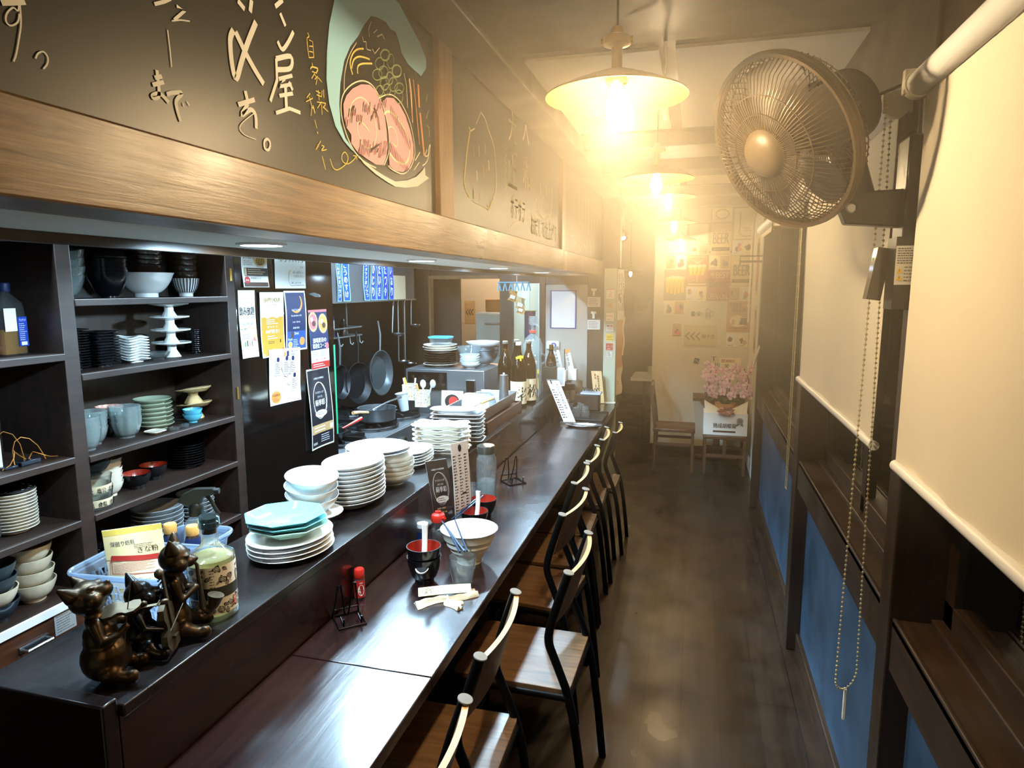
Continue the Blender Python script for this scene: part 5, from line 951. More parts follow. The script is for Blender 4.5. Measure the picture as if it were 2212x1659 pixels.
for i in range(n0, len(b.v)): x_, y_, z_ = b.v[i]; a = -1.75+x_/0.0169; r = 0.0169+z_; b.v[i] = (r*math.cos(a), r*math.sin(a), y_)
b.build('label', t)
def lacquer(loc, label, r=0.056, h=0.075):
    o = bowl('soup_bowl', r, h, 'black_lacquer', 'red_lacquer', foot=0.55, fh=0.012, curve=0.45, th=0.003); o.location = loc; return tag(o, label, 'bowl', 'lacquer bowls on the bar')
lacquer((-0.832, 1.94, ZB), 'black lacquer bowl beneath the one with the spoon', 0.057, 0.088)
lacquer((-0.832, 1.94, ZB+0.037), 'black lacquer bowl, red inside, a white spoon standing in it beside the noodle bowl', 0.057, 0.086)
lacquer((-0.825, 2.44, ZB), 'black lacquer bowl, red inside, holding a spoon by the menu cards', 0.056, 0.077)
lacquer((-0.835, 2.60, ZB), 'black lacquer bowl, red inside, in front of the water carafe', 0.056, 0.077)
def spoon(loc, rz, tilt, label):
    b = MB(); b.lathe([(0, 0), (0.012, 0.002), (0.02, 0.010), (0.0225, 0.018), (0.0205, 0.018), (0.012, 0.006), (0, 0.004)], 'white_plastic', 24, sq=(1, 1.25))
    pts = [(0, 0.022, 0.012), (0, 0.035, 0.022), (0, 0.06, 0.05), (0, 0.085, 0.088), (0, 0.095, 0.112)]
    for s_ in (-0.005, 0, 0.005): b.tube([(p[0]+s_, p[1], p[2]) for p in pts], [0.006, 0.0045, 0.0042, 0.0048, 0.005], 'white_plastic', 8)
    o = b.build('soup_spoon'); o.location = loc; o.rotation_euler = (tilt, 0, rz); return tag(o, label, 'spoon', 'white soup spoons')
spoon((-0.822, 1.905, ZB+0.052), math.radians(10), 0.42, 'white plastic soup spoon standing in the double lacquer bowl')
spoon((-0.815, 2.405, ZB+0.016), math.radians(-10), 0.45, 'white plastic soup spoon standing in the bowl by the menu cards')
b = MB(); b.lathe([(0, 0.002), (0.043, 0.002), (0.045, 0), (0.046, 0.014), (0.056, 0.03), (0.0575, 0.043), (0.068, 0.047), (0.07, 0.062), (0.080, 0.067), (0.083, 0.085), (0.090, 0.09), (0.098, 0.118), (0.102, 0.122), (0.098, 0.1225), (0.09, 0.10), (0.075, 0.072), (0.055, 0.04), (0.04, 0.016), (0, 0.014)], 'cream_ceramic', 56)
o = b.build('noodle_bowl'); o.location = (-0.742, 2.135, ZB); tag(o, 'large cream noodle bowl with stepped rings, chopsticks across its rim', 'bowl')
def tumbler(loc, label, group, r=0.043, h=0.098, flip=False, water=0.0):
    t = thing('drinking_glass', label, 'glass', loc, 0, group)
    pr = [(0, 0.0), (r*0.68, 0.0), (r*0.74, 0.004), (r*0.92, h*0.55), (r*0.97, h*0.60), (r, h), (r*0.955, h), (r*0.90, h*0.58), (r*0.66, 0.011), (0, 0.010)]
    if flip: pr = [(a, h-z) for a, z in pr][::-1]
    MB().lathe(pr, 'clear_glass', 40, shape=(lambda a: 1+0.012*math.cos(8*a))).build('tumbler', t)
    if water: MB().lathe([(0, 0.012), (r*0.63, 0.013), (r*0.7, 0.012+water), (0, 0.012+water)], 'pet_plastic', 24).build('water', t)
    return t
tumbler((-0.700, 1.945, ZB), 'clear drinking glass in front of the cream noodle bowl', 'drinking glasses')
tumbler((-0.935, 2.725, ZB), 'clear drinking glass beside the water carafe', 'drinking glasses', 0.043, 0.092)
def stick(p, q, lab, g):
    b = MB(); b.tube([p, q], [0.0024, 0.0038], mat('chopstick_blue', '1d3550', 0.3, coat=0.4), 6); return tag(b.build('chopstick'), lab, 'chopstick', g)
stick((-0.826, 2.090, 0.885), (-0.700, 1.965, 0.838), 'navy chopstick, upper of three lying across the noodle bowl rim', 'chopsticks on the noodle bowl')
stick((-0.812, 2.075, 0.883), (-0.712, 1.955, 0.838), 'navy chopstick, nearer the glass of three on the noodle bowl rim', 'chopsticks on the noodle bowl')
stick((-0.785, 2.110, 0.886), (-0.692, 1.968, 0.838), 'navy chopstick, crossing the other two on the noodle bowl rim', 'chopsticks on the noodle bowl')
for k, dx in enumerate((0, 0.012)):
    stick((-0.885+dx, 2.34, 0.800), (-0.838+dx, 2.56, 0.832), ('dark chopstick resting on two lacquer bowls, menu side', 'dark chopstick resting on two lacquer bowls, aisle side')[k], 'chopsticks on lacquer bowls')
t = thing('soy_dispenser', 'glass soy sauce dispenser with a red lid behind the noodle bowl', 'dispenser', (-0.918, 2.285, ZB))
MB().lathe([(0, 0), (0.026, 0), (0.03, 0.02), (0.027, 0.06), (0.022, 0.085), (0, 0.085)], 'clear_glass', 24).build('glass_body', t)
b = MB().lathe([(0.025, 0.078), (0.027, 0.08), (0.027, 0.1), (0.024, 0.106), (0.012, 0.112), (0.012, 0.118), (0, 0.12)], 'red_plastic', 24); b.tube([(0.02, -0.01, 0.095), (0.036, -0.02, 0.1)], 0.005, 'red_plastic', 8); b.build('red_lid', t)
t = thing('spice_jar', 'small jar with navy label half hidden by the dark menu card', 'jar', (-0.955, 2.22, ZB)); MB().lathe([(0, 0), (0.022, 0), (0.022, 0.075), (0, 0.075)], 'clear_plastic', 20).build('jar_body', t); MB().lathe([(0.0225, 0.03), (0.0225, 0.06)], 'ink_navy', 20, caps=False).build('label', t); MB().lathe([(0.021, 0.075), (0.021, 0.09), (0, 0.09)], 'white_plastic', 20).build('lid', t)
b = MB(); b.sheet(0.10, 0.09, 'paper', nx=8, ny=8); b.warp(lambda p: (p.x, p.y, 0.002+0.006*abs(math.sin(p.x*50)*math.cos(p.y*40))))
o = b.build('paper_napkin'); o.location = (-0.96, 2.38, ZB); o.rotation_euler = (0, 0, 0.4); tag(o, 'white paper napkin lying behind the noodle bowl', 'napkin')
# chopstick wrapper and wet towel
b = MB(); b.sheet(0.165, 0.032, 'paper_cream', 0.002, nx=10, ny=2); b.ring(0.03, 0.016, 0.018, 0.010, 0.0012, 'ink_brown', 0.0012); b.text('酒場', 0.019, 0.017, 0.022, 0.006, 'ink_brown', 0.0012); b.text('夏目', 0.019, 0.009, 0.022, 0.006, 'ink_brown', 0.0012)
b.warp(lambda p: (p.x, p.y, p.z+0.006+0.006*math.sin(p.x*14)))
o = b.build('chopstick_wrapper'); o.location = (-0.800, 1.815, ZB+0.004); o.rotation_euler = (0.5, 0, math.radians(24)); tag(o, 'cream paper chopstick wrapper with an oval stamp beside the glass', 'wrapper')
b = MB(); R = random.Random(5)
def crumple(cx, cy, L_, W_, rz, h_, seed):
    R = random.Random(seed); nx, ny = 18, 8; v = []; f = []
    ph = [R.uniform(0, 6) for _ in range(6)]
    for lay in (0, 1):
        for j in range(ny+1):
            for i in range(nx+1):
                u = i/nx-0.5; q = j/ny-0.5; wv = W_*(0.45+0.55*abs(u)*2) if seed % 2 else W_*(0.7+0.3*math.sin(u*7+ph[0]))
                x = u*L_; y = q*wv+0.006*math.sin(9*u+ph[1]); z = h_*(0.55+0.45*math.sin(q*9+ph[2]+3*u))*(1-(2*q)**4)+0.002*math.sin(u*25+ph[3])
                z = max(0.001, z) if lay == 0 else 0.0
                X_ = cx+x*math.cos(rz)-y*math.sin(rz); Y_ = cy+x*math.sin(rz)+y*math.cos(rz); v.append((X_, Y_, z))
    K = (nx+1)*(ny+1)
    for j in range(ny):
        for i in range(nx): a = j*(nx+1)+i; q = (a, a+1, a+nx+2, a+nx+1); f.append(q); f.append(tuple(K+t for t in q[::-1]))
    for i in range(nx): f.append((i+1, i, K+i, K+i+1)); a = ny*(nx+1)+i; f.append((a, a+1, K+a+1, K+a))
    for j in range(ny): a = j*(nx+1); f.append((a, a+nx+1, K+a+nx+1, K+a)); a += nx; f.append((a+nx+1, a, K+a, K+a+nx+1))
    b.add(v, f, 'tan_towel')
crumple(0, 0, 0.20, 0.05, math.radians(38), 0.016, 3); crumple(0.03, -0.022, 0.085, 0.055, math.radians(-35), 0.013, 4)
o = b.build('wet_towel', ang=80); o.location = (-0.712, 1.832, ZB); tag(o, 'crumpled cream wet towel and wrapper on the bar by the glass', 'towel')
# water carafe
t = thing('water_carafe', 'ribbed glass water carafe with a dark screw lid', 'carafe', (-0.885, 2.79, ZB))
MB().lathe([(0, 0), (0.045, 0), (0.047, 0.006), (0.047, 0.185), (0.044, 0.205), (0.038, 0.215), (0.038, 0.25), (0.0355, 0.25), (0.0355, 0.214), (0.0415, 0.203), (0.0445, 0.184), (0.044, 0.01), (0, 0.008)], 'clear_glass', 72, shape=lambda a: 1+0.012*math.cos(18*a)).build('glass_body', t)
MB().lathe([(0, 0.010), (0.042, 0.010), (0.042, 0.10), (0, 0.10)], 'pet_plastic', 30).build('water', t)
MB().lathe([(0.040, 0.225), (0.041, 0.228), (0.041, 0.258), (0.038, 0.261), (0, 0.261)], 'smoke_lid' if 'smoke_lid' in MATS else mat('smoke_lid', '55514a', 0.2, metal=0.5), 32).build('lid', t)
# menu cards in acrylic
def moon_art(b, w_, h_):
    b.rect(0, 0, w_, h_, mat('moon_brown', '3a2c24', 0.5), 0.0004)
    R = random.Random(6)
    for k in range(10): b.disc(R.uniform(0.1, 0.9)*w_, R.uniform(0.05, 0.95)*h_, w_*0.13, w_*0.11, mat('moon_mottle', '46372d', 0.5), 0.0005)
    b.ring(w_*0.5, h_*0.60, w_*0.36, h_*0.23, w_*0.015, 'ink_white', 0.0009); b.ring(w_*0.48, h_*0.59, w_*0.33, h_*0.24, w_*0.008, 'ink_white', 0.0009)
    b.text('お客様だけの特別体験', w_*0.2, h_*0.86, w_*0.6, h_*0.025, 'ink_white', 0.001); b.text('テイスティング', w_*0.28, h_*0.70, w_*0.44, h_*0.03, 'ink_white', 0.001); b.text('させてくれる', w_*0.36, h_*0.645, w_*0.28, h_*0.025, 'ink_white', 0.001)
    b.text('蒔季彩', w_*0.26, h_*0.545, w_*0.5, h_*0.08, 'ink_white', 0.001)
    b.disc(w_*0.5, h_*0.44, w_*0.3, h_*0.05, 'ink_white', 0.001); b.lines(w_*0.28, w_*0.72, h_*0.41, h_*0.47, 2, 'ink_brown', 0.0012)
    b.lines(w_*0.2, w_*0.8, h_*0.22, h_*0.34, 2, 'ink_tan', 0.0009)
def acry(name, o, x, y, w_, h_, fn, lab, curl):
    t = thing(name, lab, 'menu', (o[0], o[1], ZB), 0)
    P_ = plane((0, 0, 0.012), x, y)
    b = MB(); b.sheet(w_, h_, 'paper_pink', 0.001, nx=1, ny=1); fn(b, w_, h_); b.cut(w_, h_, 2, 12); b.warp(lambda p: (p.x, p.y, p.z+curl*math.sin(p.y/h_*PI))); b.build('card', t, T=P_)
    b = MB(); b.sheet(w_+0.01, h_+0.016, 'sleeve', 0.0008, nx=2, ny=12); b.warp(lambda p: (p.x-0.005, p.y-0.006, p.z+0.004+curl*math.sin((p.y-0.006)/h_*PI))); b.build('acrylic_sleeve', t, T=P_)
    X_, Y_ = Vector(x).normalized(), Vector(y).normalized()
    b = MB(P_); b.box(-0.006, -0.012, -0.02, w_+0.006, 0.0, 0.02, 'clear_plastic'); b.build('foot', t)
    return t
def menu_art(b, w_, h_):
    b.disc(w_*0.5, h_*0.93, w_*0.1, h_*0.045, 'ink', 0.0008)
    for k in range(3): b.lines(w_*(0.06+0.32*k), w_*(0.06+0.32*k)+w_*0.2, h_*0.05, h_*0.86, 22, 'ink', 0.0008, 0.4, k)
    b.box(w_*0.5, h_*0.36, 0, w_*0.72, h_*0.385, 0.0009, 'ink')
acry('menu_card', (-0.962, 2.36), (0.66, 0.75, 0), (-0.09, -0.10, 1), 0.092, 0.285, moon_art, 'dark brown menu card with a white ring drawing, standing on the bar', 0.012)
acry('menu_card', (-0.9, 2.425), (0.45, 0.89, 0), (-0.03, -0.05, 1), 0.092, 0.34, menu_art, 'tall pale price list card standing behind the dark brown menu card', 0.004)
# far end of the bar
b = MB(); b.lathe([(0, 0), (0.1, 0), (0.118, 0.008), (0.128, 0.014), (0.126, 0.016), (0.1, 0.005), (0, 0.004)], 'steel', 44, sq=(1.0, 0.42)); o = b.build('oval_dish'); o.location = (-0.722, 4.53, ZB); o.rotation_euler = (0, 0, 0.05); tag(o, 'shiny oval silver dish lying before the tray of tumblers', 'dish')
b = MB(); b.box(-0.16, -0.17, 0, 0.16, 0.17, 0.004, 'black_plastic')
b.tube([(-0.16, -0.17, 0.014), (0.16, -0.17, 0.014), (0.16, 0.17, 0.014), (-0.16, 0.17, 0.014)], 0.004, 'black_plastic', 6, closed=True)
for x0, y0, x1, y1 in ((-0.163, -0.17, -0.157, 0.17), (0.157, -0.17, 0.163, 0.17), (-0.16, -0.173, 0.16, -0.167), (-0.16, 0.167, 0.16, 0.173)): b.box(x0, y0, 0, x1, y1, 0.014, 'black_plastic')
o = b.build('tumbler_tray'); o.location = (-0.775, 4.88, ZB); tag(o, 'black tray carrying upturned tumblers at the far end of the bar', 'tray')
for k, (x, y, z, f_, w_) in enumerate(((-0.905, 4.80, 0, 'front', 'double stack corner, lower'), (-0.905, 4.80, 0.05, '', ''), (-0.83, 4.83, 0, '', ''), (-0.765, 4.87, 0, '', ''), (-0.90, 4.97, 0, '', ''), (-0.82, 4.98, 0, '', ''))):
    tumbler((x, y, ZB+0.005+z), ('upturned tumbler at the menu slip end of the tray, lower of two', 'upturned tumbler stacked on another at the menu slip', 'upturned tumbler in the middle of the front row on the tray', 'upturned tumbler at the aisle end of the tray row', 'upturned tumbler in the back row behind the stacked pair', 'upturned tumbler in the back row of the tray, aisle side')[k], 'upturned tumblers on the tray', 0.038, 0.085, True)
t = thing('menu_slip', 'tall narrow printed menu slip leaning over beside the tumbler tray', 'menu', (-0.875, 4.60, ZB))
b = MB(); b.sheet(0.085, 0.33, 'paper_pink', 0.001, nx=2, ny=8); b.vtext('本日のおすすめ日本酒', 0.05, 0.30, 0.018, 0.2, 'ink_brown', 0.001); b.lines(0.008, 0.045, 0.03, 0.26, 12, 'ink', 0.001); b.rect(0.02, 0.295, 0.03, 0.325, 'ink', 0.001); b.rect(0, 0.32, 0.085, 0.33, 'ink_grey', 0.001); b.build('slip', t, T=plane((0, 0, 0.01), (0.95, 0.25, 0.0), (-0.42, 0.0, 1)))
MB().obox((0.02, 0.0, 0.008), (0.09, 0.05, 0.016), (0, 0, 0.25), 'steel').build('clip_base', t)
t = thing('wooden_box', 'dark brown wooden box with a pale blue tray on top, before the pillar', 'box', (-0.80, 5.24, ZB))
MB().box(-0.10, -0.07, 0, 0.09, 0.07, 0.12, 'dark_wood_x').build('box_body', t, bevel=0.003); MB().box(-0.055, -0.075, 0.122, 0.105, 0.06, 0.136, mat('tray_blue', 'a9b4cc', 0.35)).build('blue_tray', t, bevel=0.005)
b = MB()
for k in range(7):
    a = k*0.9; b.tube([(-0.06+0.02*k, 0.03, 0.13), (-0.05+0.02*k, 0.05*math.cos(a), 0.165), (-0.04+0.02*k, 0.06, 0.14)], 0.004, 'smoke_glass', 6)
b.build('folded_bags', t)
t = thing('lidded_jar', 'clear glass jar with black lid behind the tumbler tray', 'jar', (-0.962, 5.30, ZB)); MB().lathe([(0, 0), (0.05, 0), (0.055, 0.01), (0.055, 0.12), (0.04, 0.14), (0, 0.14)], 'clear_glass', 24).build('jar_body', t); MB().lathe([(0.044, 0.14), (0.044, 0.19), (0, 0.19)], 'black_plastic', 22).build('lid', t)
b = MB(plane((-0.787, 5.49, ZB+0.004), (1, 0.08, 0), (-0.12, 0.05, 1))); b.sheet(0.085, 0.27, 'pale_wood', 0.012, nx=1, ny=1); b.vtext('静岡県立静岡工業高校', 0.045, 0.235, 0.014, 0.20, 'ink', 0.0012); b.vtext('大石修', 0.02, 0.16, 0.014, 0.09, 'ink', 0.0012); b.vtext('御祝', 0.022, 0.25, 0.014, 0.05, 'ink_red', 0.0012)
tag(b.build('wooden_placard'), 'pale wooden placard with brushed writing leaning on the pillar', 'placard')
b = MB(); b.sheet(0.10, 0.07, 'paper', 0.002); o = b.build('paper_slips'); o.name = 'paper_slip'; o.location = (-0.72, 5.52, ZB+0.003); tag(o, 'white paper slip at the foot of the pillar on the bar', 'paper')

# ================================================================ kitchen
t = thing('gas_range', 'black gas range with steel front and knobs behind the glossy panel', 'stove', (-2.1, 4.0, 0))
T_ = Matrix.Translation((2.1, -4.0, 0)); ZS = 0.80
MB().box(-2.55, 3.12, 0.0, -1.80, 4.38, ZS, 'brushed_steel').build('stove_body', t, T=T_, bevel=0.004)
b = MB(); b.box(-1.80, 3.12, 0.62, -1.785, 4.38, ZS-0.005, 'brushed_steel'); b.build('front_panel', t, T=T_, bevel=0.002)
for y in (3.35, 3.6, 3.85, 4.1, 4.3):
    b = MB(); b.lathe([(0.03, 0), (0.03, 0.02), (0.022, 0.026), (0, 0.026)], 'black_plastic', 20, c=(-1.785, y, 0.72), axis=(1, 0, 0)); b.box(-1.765, y-0.005, 0.695, -1.752, y+0.005, 0.745, 'black_plastic'); b.build('knob', t, T=T_)
for cx, cy in ((-2.0, 3.4), (-2.0, 3.85), (-2.0, 4.2), (-2.35, 3.4), (-2.35, 3.85), (-2.35, 4.2)):
    b = MB()
    for k in range(8): a = k*PI/4; b.obox((cx+0.11*math.cos(a), cy+0.11*math.sin(a), ZS+0.025), (0.13, 0.014, 0.03), (0, 0, a), 'dark_pan')
    b.tube([(cx+0.17*math.cos(k*PI/12), cy+0.17*math.sin(k*PI/12), ZS+0.015) for k in range(24)], 0.009, 'dark_pan', 6, closed=True); b.lathe([(0.05, 0), (0.05, 0.018), (0.03, 0.024), (0, 0.024)], 'dark_pan', 20, c=(cx, cy, ZS)); b.build('burner_grate', t, T=T_)
t = thing('snow_pan', 'round aluminium pan with a ladle in it on the gas range', 'pan', (-1.96, 3.86, ZS+0.042))
MB().lathe([(0, 0), (0.10, 0), (0.115, 0.01), (0.122, 0.085), (0.126, 0.088), (0.119, 0.086), (0.112, 0.012), (0, 0.008)], mat('aluminium', '6d7478', 0.35, metal=0.8), 40).build('pan_body', t)
MB().tube([(0.0, -0.12, 0.075), (-0.02, -0.2, 0.09), (-0.03, -0.26, 0.095)], [0.008, 0.010, 0.012], 'pale_wood', 10).build('handle', t)
t = thing('cooking_ladle', 'steel ladle lying across the aluminium pan', 'ladle', (-1.96, 3.86, ZS+0.14)); MB().tube([(-0.03, 0.0, -0.03), (0.02, 0.10, 0.005), (0.06, 0.24, 0.02)], [0.006, 0.005, 0.008], 'steel', 8).lathe([(0, -0.01), (0.03, 0.0), (0.035, 0.012), (0.032, 0.012), (0, -0.006)], 'steel', 18, c=(-0.035, -0.01, -0.04)).build('ladle_body', t)
for k, (y, m, lab) in enumerate(((3.36, 'red_plastic', 'red handled pan grip sticking out past the glossy panel'), (3.42, 'pale_wood', 'pale wooden pan grip sticking out past the glossy panel'))):
    t = thing('frying_pan', lab, 'pan', ((-2.0, -2.32)[k], y-0.05, ZS+0.045)); MB().lathe([(0, 0), (0.09, 0), (0.115, 0.04), (0.112, 0.041), (0.088, 0.005), (0, 0.005)], 'dark_pan', 30).build('pan_body', t); MB().tube([(0.05, 0.09, 0.04), (0.09, 0.15, 0.065), (0.11, 0.21, 0.08)], [0.005, 0.008, 0.011], m, 10).build('handle', t)
# hood with blue menu strips
t = thing('range_hood', 'dark steel range hood over the stove with blue menu strips hung on it', 'range hood', (-2.4, 4.2, 1.6)); T_ = Matrix.Translation((2.4, -4.2, -1.6))
b = MB(); b.box(-2.22, 3.0, 1.60, -2.20, 5.08, 2.45, 'steel_wall'); b.box(-2.6, 3.0, 1.60, -2.2, 3.03, 2.45, 'steel_wall'); b.box(-2.6, 5.05, 1.60, -2.2, 5.08, 2.45, 'steel_wall'); b.box(-2.24, 3.0, 1.595, -2.195, 5.08, 1.605, 'steel'); b.build('canopy', t, T=T_)
MB(left_wall(-2.199, 4.66, 1.605)).sheet(0.22, 0.18, mat('frosted_window', 'b9a383', 0.4), 0.002).build('lit_glass_panel', t, T=T_)
STR = (('せんぱいまリック', 3.825, 3.875), ('ごうのすけ', 3.893, 3.985), ('スタップまリッつ', 4.18, 4.262), ('ひじり', 4.285, 4.362), ('だいき', 4.376, 4.455), ('たつや', 4.466, 4.552), ('いおり', 4.573, 4.648))
for i, (s_, y0, y1) in enumerate(STR):
    w_ = y1-y0; b = MB(); b.sheet(w_, 0.26, mat('strip_film', '7fa6dc', 0.2), 0.001, nx=1, ny=1); b.rect(w_*0.1, 0.004, w_*0.92, 0.26, 'strip_blue', 0.0006); b.vtext(s_, w_*0.28, 0.255, w_*0.42, 0.235, 'ink_white', 0.001); b.cut(w_, 0.26, 1, 12); b.warp(lambda p: (p.x, p.y, p.z+0.004*math.sin(p.y*20+i)))
    tag(b.build('menu_strip', T=left_wall(-2.192, y0, 1.607)), 'blue vertical menu strip, '+('beside the glossy panel', 'wide one second from the glossy panel', 'in the middle with small lettering', 'first of the bunch of four', 'second of the bunch of four', 'third of the bunch of four', 'last, next to the lit window')[i], 'menu strip', 'blue menu strips')
# hanging utensils
def ladle(loc, L_, r, lab, tilt=0.0):
    t = thing('hanging_ladle', lab, 'ladle', loc, 0, 'steel ladles on the hood'); t.rotation_euler = (tilt, 0, 0)
    MB().tube([(0, 0, 0.0), (0.006, 0, 0.012), (0.012, 0, 0.0), (0.004, 0, -0.02), (0.0, 0, -L_)], [0.003, 0.003, 0.003, 0.006, 0.005], 'steel', 8).build('handle', t)
    MB().lathe([(0, -r*0.5), (r*0.6, -r*0.42), (r*0.95, -r*0.12), (r, 0.0), (r*0.95, 0.002), (r*0.88, -r*0.1), (r*0.5, -r*0.36), (0, -r*0.44)], 'steel', 26, c=(r*0.9, 0, -L_-0.004)).build('cup', t)
ladle((-2.225, 4.70, 1.60), 0.245, 0.05, 'long steel ladle hanging beneath the blue strips', -0.1)
ladle((-2.225, 4.78, 1.60), 0.47, 0.045, 'steel ladle hanging lower than its two neighbours')
ladle((-2.225, 5.03, 1.60), 0.20, 0.04, 'short steel ladle hanging near the hood corner')
ladle((-2.225, 4.90, 1.60), 0.50, 0.05, 'steel ladle with wide cup hanging against the dark wall')
t = thing('wire_rack', 'small wall rack with bottles and hooks beneath the hood', 'rack', (-2.5, 4.2, 1.35))
b = MB()
for z in (0.0, 0.06): b.tube([(0.0, -0.28, z), (0.12, -0.28, z), (0.12, 0.28, z), (0.0, 0.28, z)], 0.006, 'grey_plastic', 6)
for y in (-0.28, 0.28): b.tube([(0.0, y, -0.02), (0.0, y, 0.26)], 0.006, 'grey_plastic', 6)
for y in (-0.2, -0.05, 0.1, 0.24): b.tube([(0.12, y, 0), (0.125, y, -0.05), (0.14, y, -0.06), (0.15, y, -0.045)], 0.004, 'grey_plastic', 6)
b.build('rack_frame', t); MB().box(0, -0.28, -0.004, 0.12, 0.28, 0, 'grey_plastic').build('rack_shelf', t)
o = MB().lathe([(0, 0), (0.04, 0), (0.04, 0.14), (0.03, 0.16), (0, 0.16)], mat('violet_can', '3f3a78', 0.4), 20).lathe([(0.041, 0.05), (0.041, 0.12)], 'paper', 20, caps=False).build('spice_can'); o.location = (-2.44, 4.12, 1.352); tag(o, 'violet can with white label on the wall rack', 'can')
o = MB().lathe([(0, 0), (0.025, 0), (0.025, 0.08), (0.012, 0.1), (0.012, 0.12), (0, 0.12)], 'brown_glaze', 16).build('sauce_bottle'); o.location = (-2.44, 4.32, 1.352); tag(o, 'tiny dark sauce bottle on the wall rack', 'bottle')
for k, (y, z, r, rx, lab) in enumerate(((4.28, 1.015, 0.15, 0.25, 'black frying pan hanging against the wall, lower one with a bright rim'), (4.53, 1.06, 0.17, 0.1, 'grey steel frying pan hanging against the wall'), (4.06, 1.05, 0.12, 0.0, 'small black pan hanging close to the glossy panel'))):
    t = thing('hanging_pan', lab, 'pan', (-2.34+(0, 0.05, -0.02)[k], y, z), 0, 'hanging pans')
    MB().lathe([(0, 0), (r*0.75, 0), (r, 0.04), (r*1.01, 0.042), (r*0.97, 0.043), (r*0.73, 0.006), (0, 0.006)], ('dark_pan', 'aluminium', 'dark_pan')[k], 36, axis=(1, rx*-0.6, 0.05)).build('pan_body', t)
    MB().tube([(0.03, 0, r*0.97), (0.03, 0.01, r+0.12), (0.02, 0.0, r+0.22)], [0.007, 0.009, 0.006], 'steel' if k else 'dark_pan', 8).build('handle', t)
# steel oven with crockery on top
ZA = 1.11
t = thing('countertop_oven', 'steel countertop oven with a dark glass door, crockery stacked on it', 'oven', (-1.70, 4.62, 0.0)); T_ = Matrix.Translation((1.70, -4.62, 0))
MB().box(-2.02, 4.45, 0.74, -1.42, 4.95, ZA, 'brushed_steel').build('oven_body', t, T=T_, bevel=0.004)
MB().box(-2.00, 4.44, 0.96, -1.70, 4.452, ZA-0.02, 'gloss_panel').build('oven_door', t, T=T_)
b = MB(); b.box(-1.55, 4.435, 0.93, -1.49, 4.452, 1.04, 'gloss_panel'); b.tube([(-1.552, 4.436, 0.928), (-1.488, 4.436, 0.928), (-1.488, 4.436, 1.042), (-1.552, 4.436, 1.042)], 0.003, 'steel', 6, closed=True); b.build('control_panel', t, T=T_)
MB().box(-2.05, 4.40, 0.0, -1.38, 5.0, 0.738, 'steel_wall').build('stand', t, T=T_)
o = plate('brown_plate', 0.125, 0.02, 'brown_glaze', foot=0.6); o0 = o
pl = plate('cream_plate', 0.13, 0.022, 'cream_ceramic', foot=0.6); pl.location = (-1.83, 4.66, ZA); tag(pl, 'cream plate at the bottom of the crockery pile on the oven', 'plate')
stack(o, 'plate', 6, (-1.83, 4.66, ZA+0.018), 0.014, 'dark brown plate', 'the brown plates on the oven', 'brown plates on the oven', 0.006)
o = plate('cream_plate', 0.128, 0.024, 'cream_ceramic', foot=0.6)
stack(o, 'plate', 3, (-1.83, 4.66, ZA+0.105), 0.018, 'wide cream plate', 'the plates under the blue lidded box', 'cream plates on the oven', 0.006)
t = thing('food_container', 'clear food box with a bright blue lid on the oven plates', 'container', (-1.82, 4.65, ZA+0.163)); b = MB(); b.lathe([(0, 0), (0.06, 0), (0.07, 0.05), (0, 0.05)], 'clear_plastic', 32, shape=shape_sq(6), sq=(1.15, 0.9)); b.build('box_body', t); MB().lathe([(0.074, 0.05), (0.076, 0.06), (0.06, 0.064), (0, 0.063)], mat('lid_blue', '4aa8e0', 0.3), 32, shape=shape_sq(6), sq=(1.15, 0.9)).build('blue_lid', t)
o = bowl('white_bowl', 0.075, 0.035, 'white_ceramic', th=0.0015, foot=0.5); stack(o, 'bowl', 5, (-1.575, 4.60, ZA), 0.0165, 'shallow white bowl', 'the white bowls on the oven', 'white bowls on the oven', 0.004)
o = bowl('plastic_bowl', 0.09, 0.075, 'clear_plastic', foot=0.6); o.location = (-1.58, 4.60, ZA+0.085); tag(o, 'clear plastic bowl perched on the white bowls on the oven', 'bowl')
for k in range(2):
    o = bowl('mixing_bowl', 0.135, 0.11, 'steel', foot=0.4, curve=0.5); o.location = (-1.56, 4.86, ZA+0.0+0.028*k); tag(o, ('steel mixing bowl on the oven, lower of the nested pair', 'steel mixing bowl on the oven, upper of the nested pair')[k], 'bowl', 'steel mixing bowls')
o = bowl('colander', 0.13, 0.05, 'white_plastic', foot=0.6); o.location = (-1.56, 4.86, ZA+0.125); tag(o, 'white plastic colander crowning the steel mixing bowls', 'colander')
# pen baskets and cup hung on the oven front
def mesh_basket(loc, lab, cont):
    t = thing('pen_basket', lab, 'basket', loc, 0.1, 'white mesh pen baskets'); b = MB(); w_ = 0.042; h_ = 0.11
    for sx, sy in ((0, -1), (0, 1), (1, 0), (-1, 0)):
        for k in range(9):
            q = -w_+2*w_*k/8
            for dz in (1, -1):
                a, c = ((q, sy*w_), (max(-w_, min(w_, q+0.02*dz)), sy*w_)) if sy else ((sx*w_, q), (sx*w_, max(-w_, min(w_, q+0.02*dz))))
                b.tube([(a[0], a[1], 0), (c[0], c[1], h_*0.5), (a[0], a[1], h_)], 0.0014, 'ivory_plastic', 4)
        for z in (0.003, 0.022, 0.044, 0.066, 0.088, h_):
            if sy: b.tube([(-w_, sy*w_, z), (w_, sy*w_, z)], 0.0022, 'ivory_plastic', 4)
            else: b.tube([(sx*w_, -w_, z), (sx*w_, w_, z)], 0.0022, 'ivory_plastic', 4)
    b.box(-w_, -w_, 0, w_, w_, 0.003, 'ivory_plastic'); b.build('mesh_body', t)
    return t
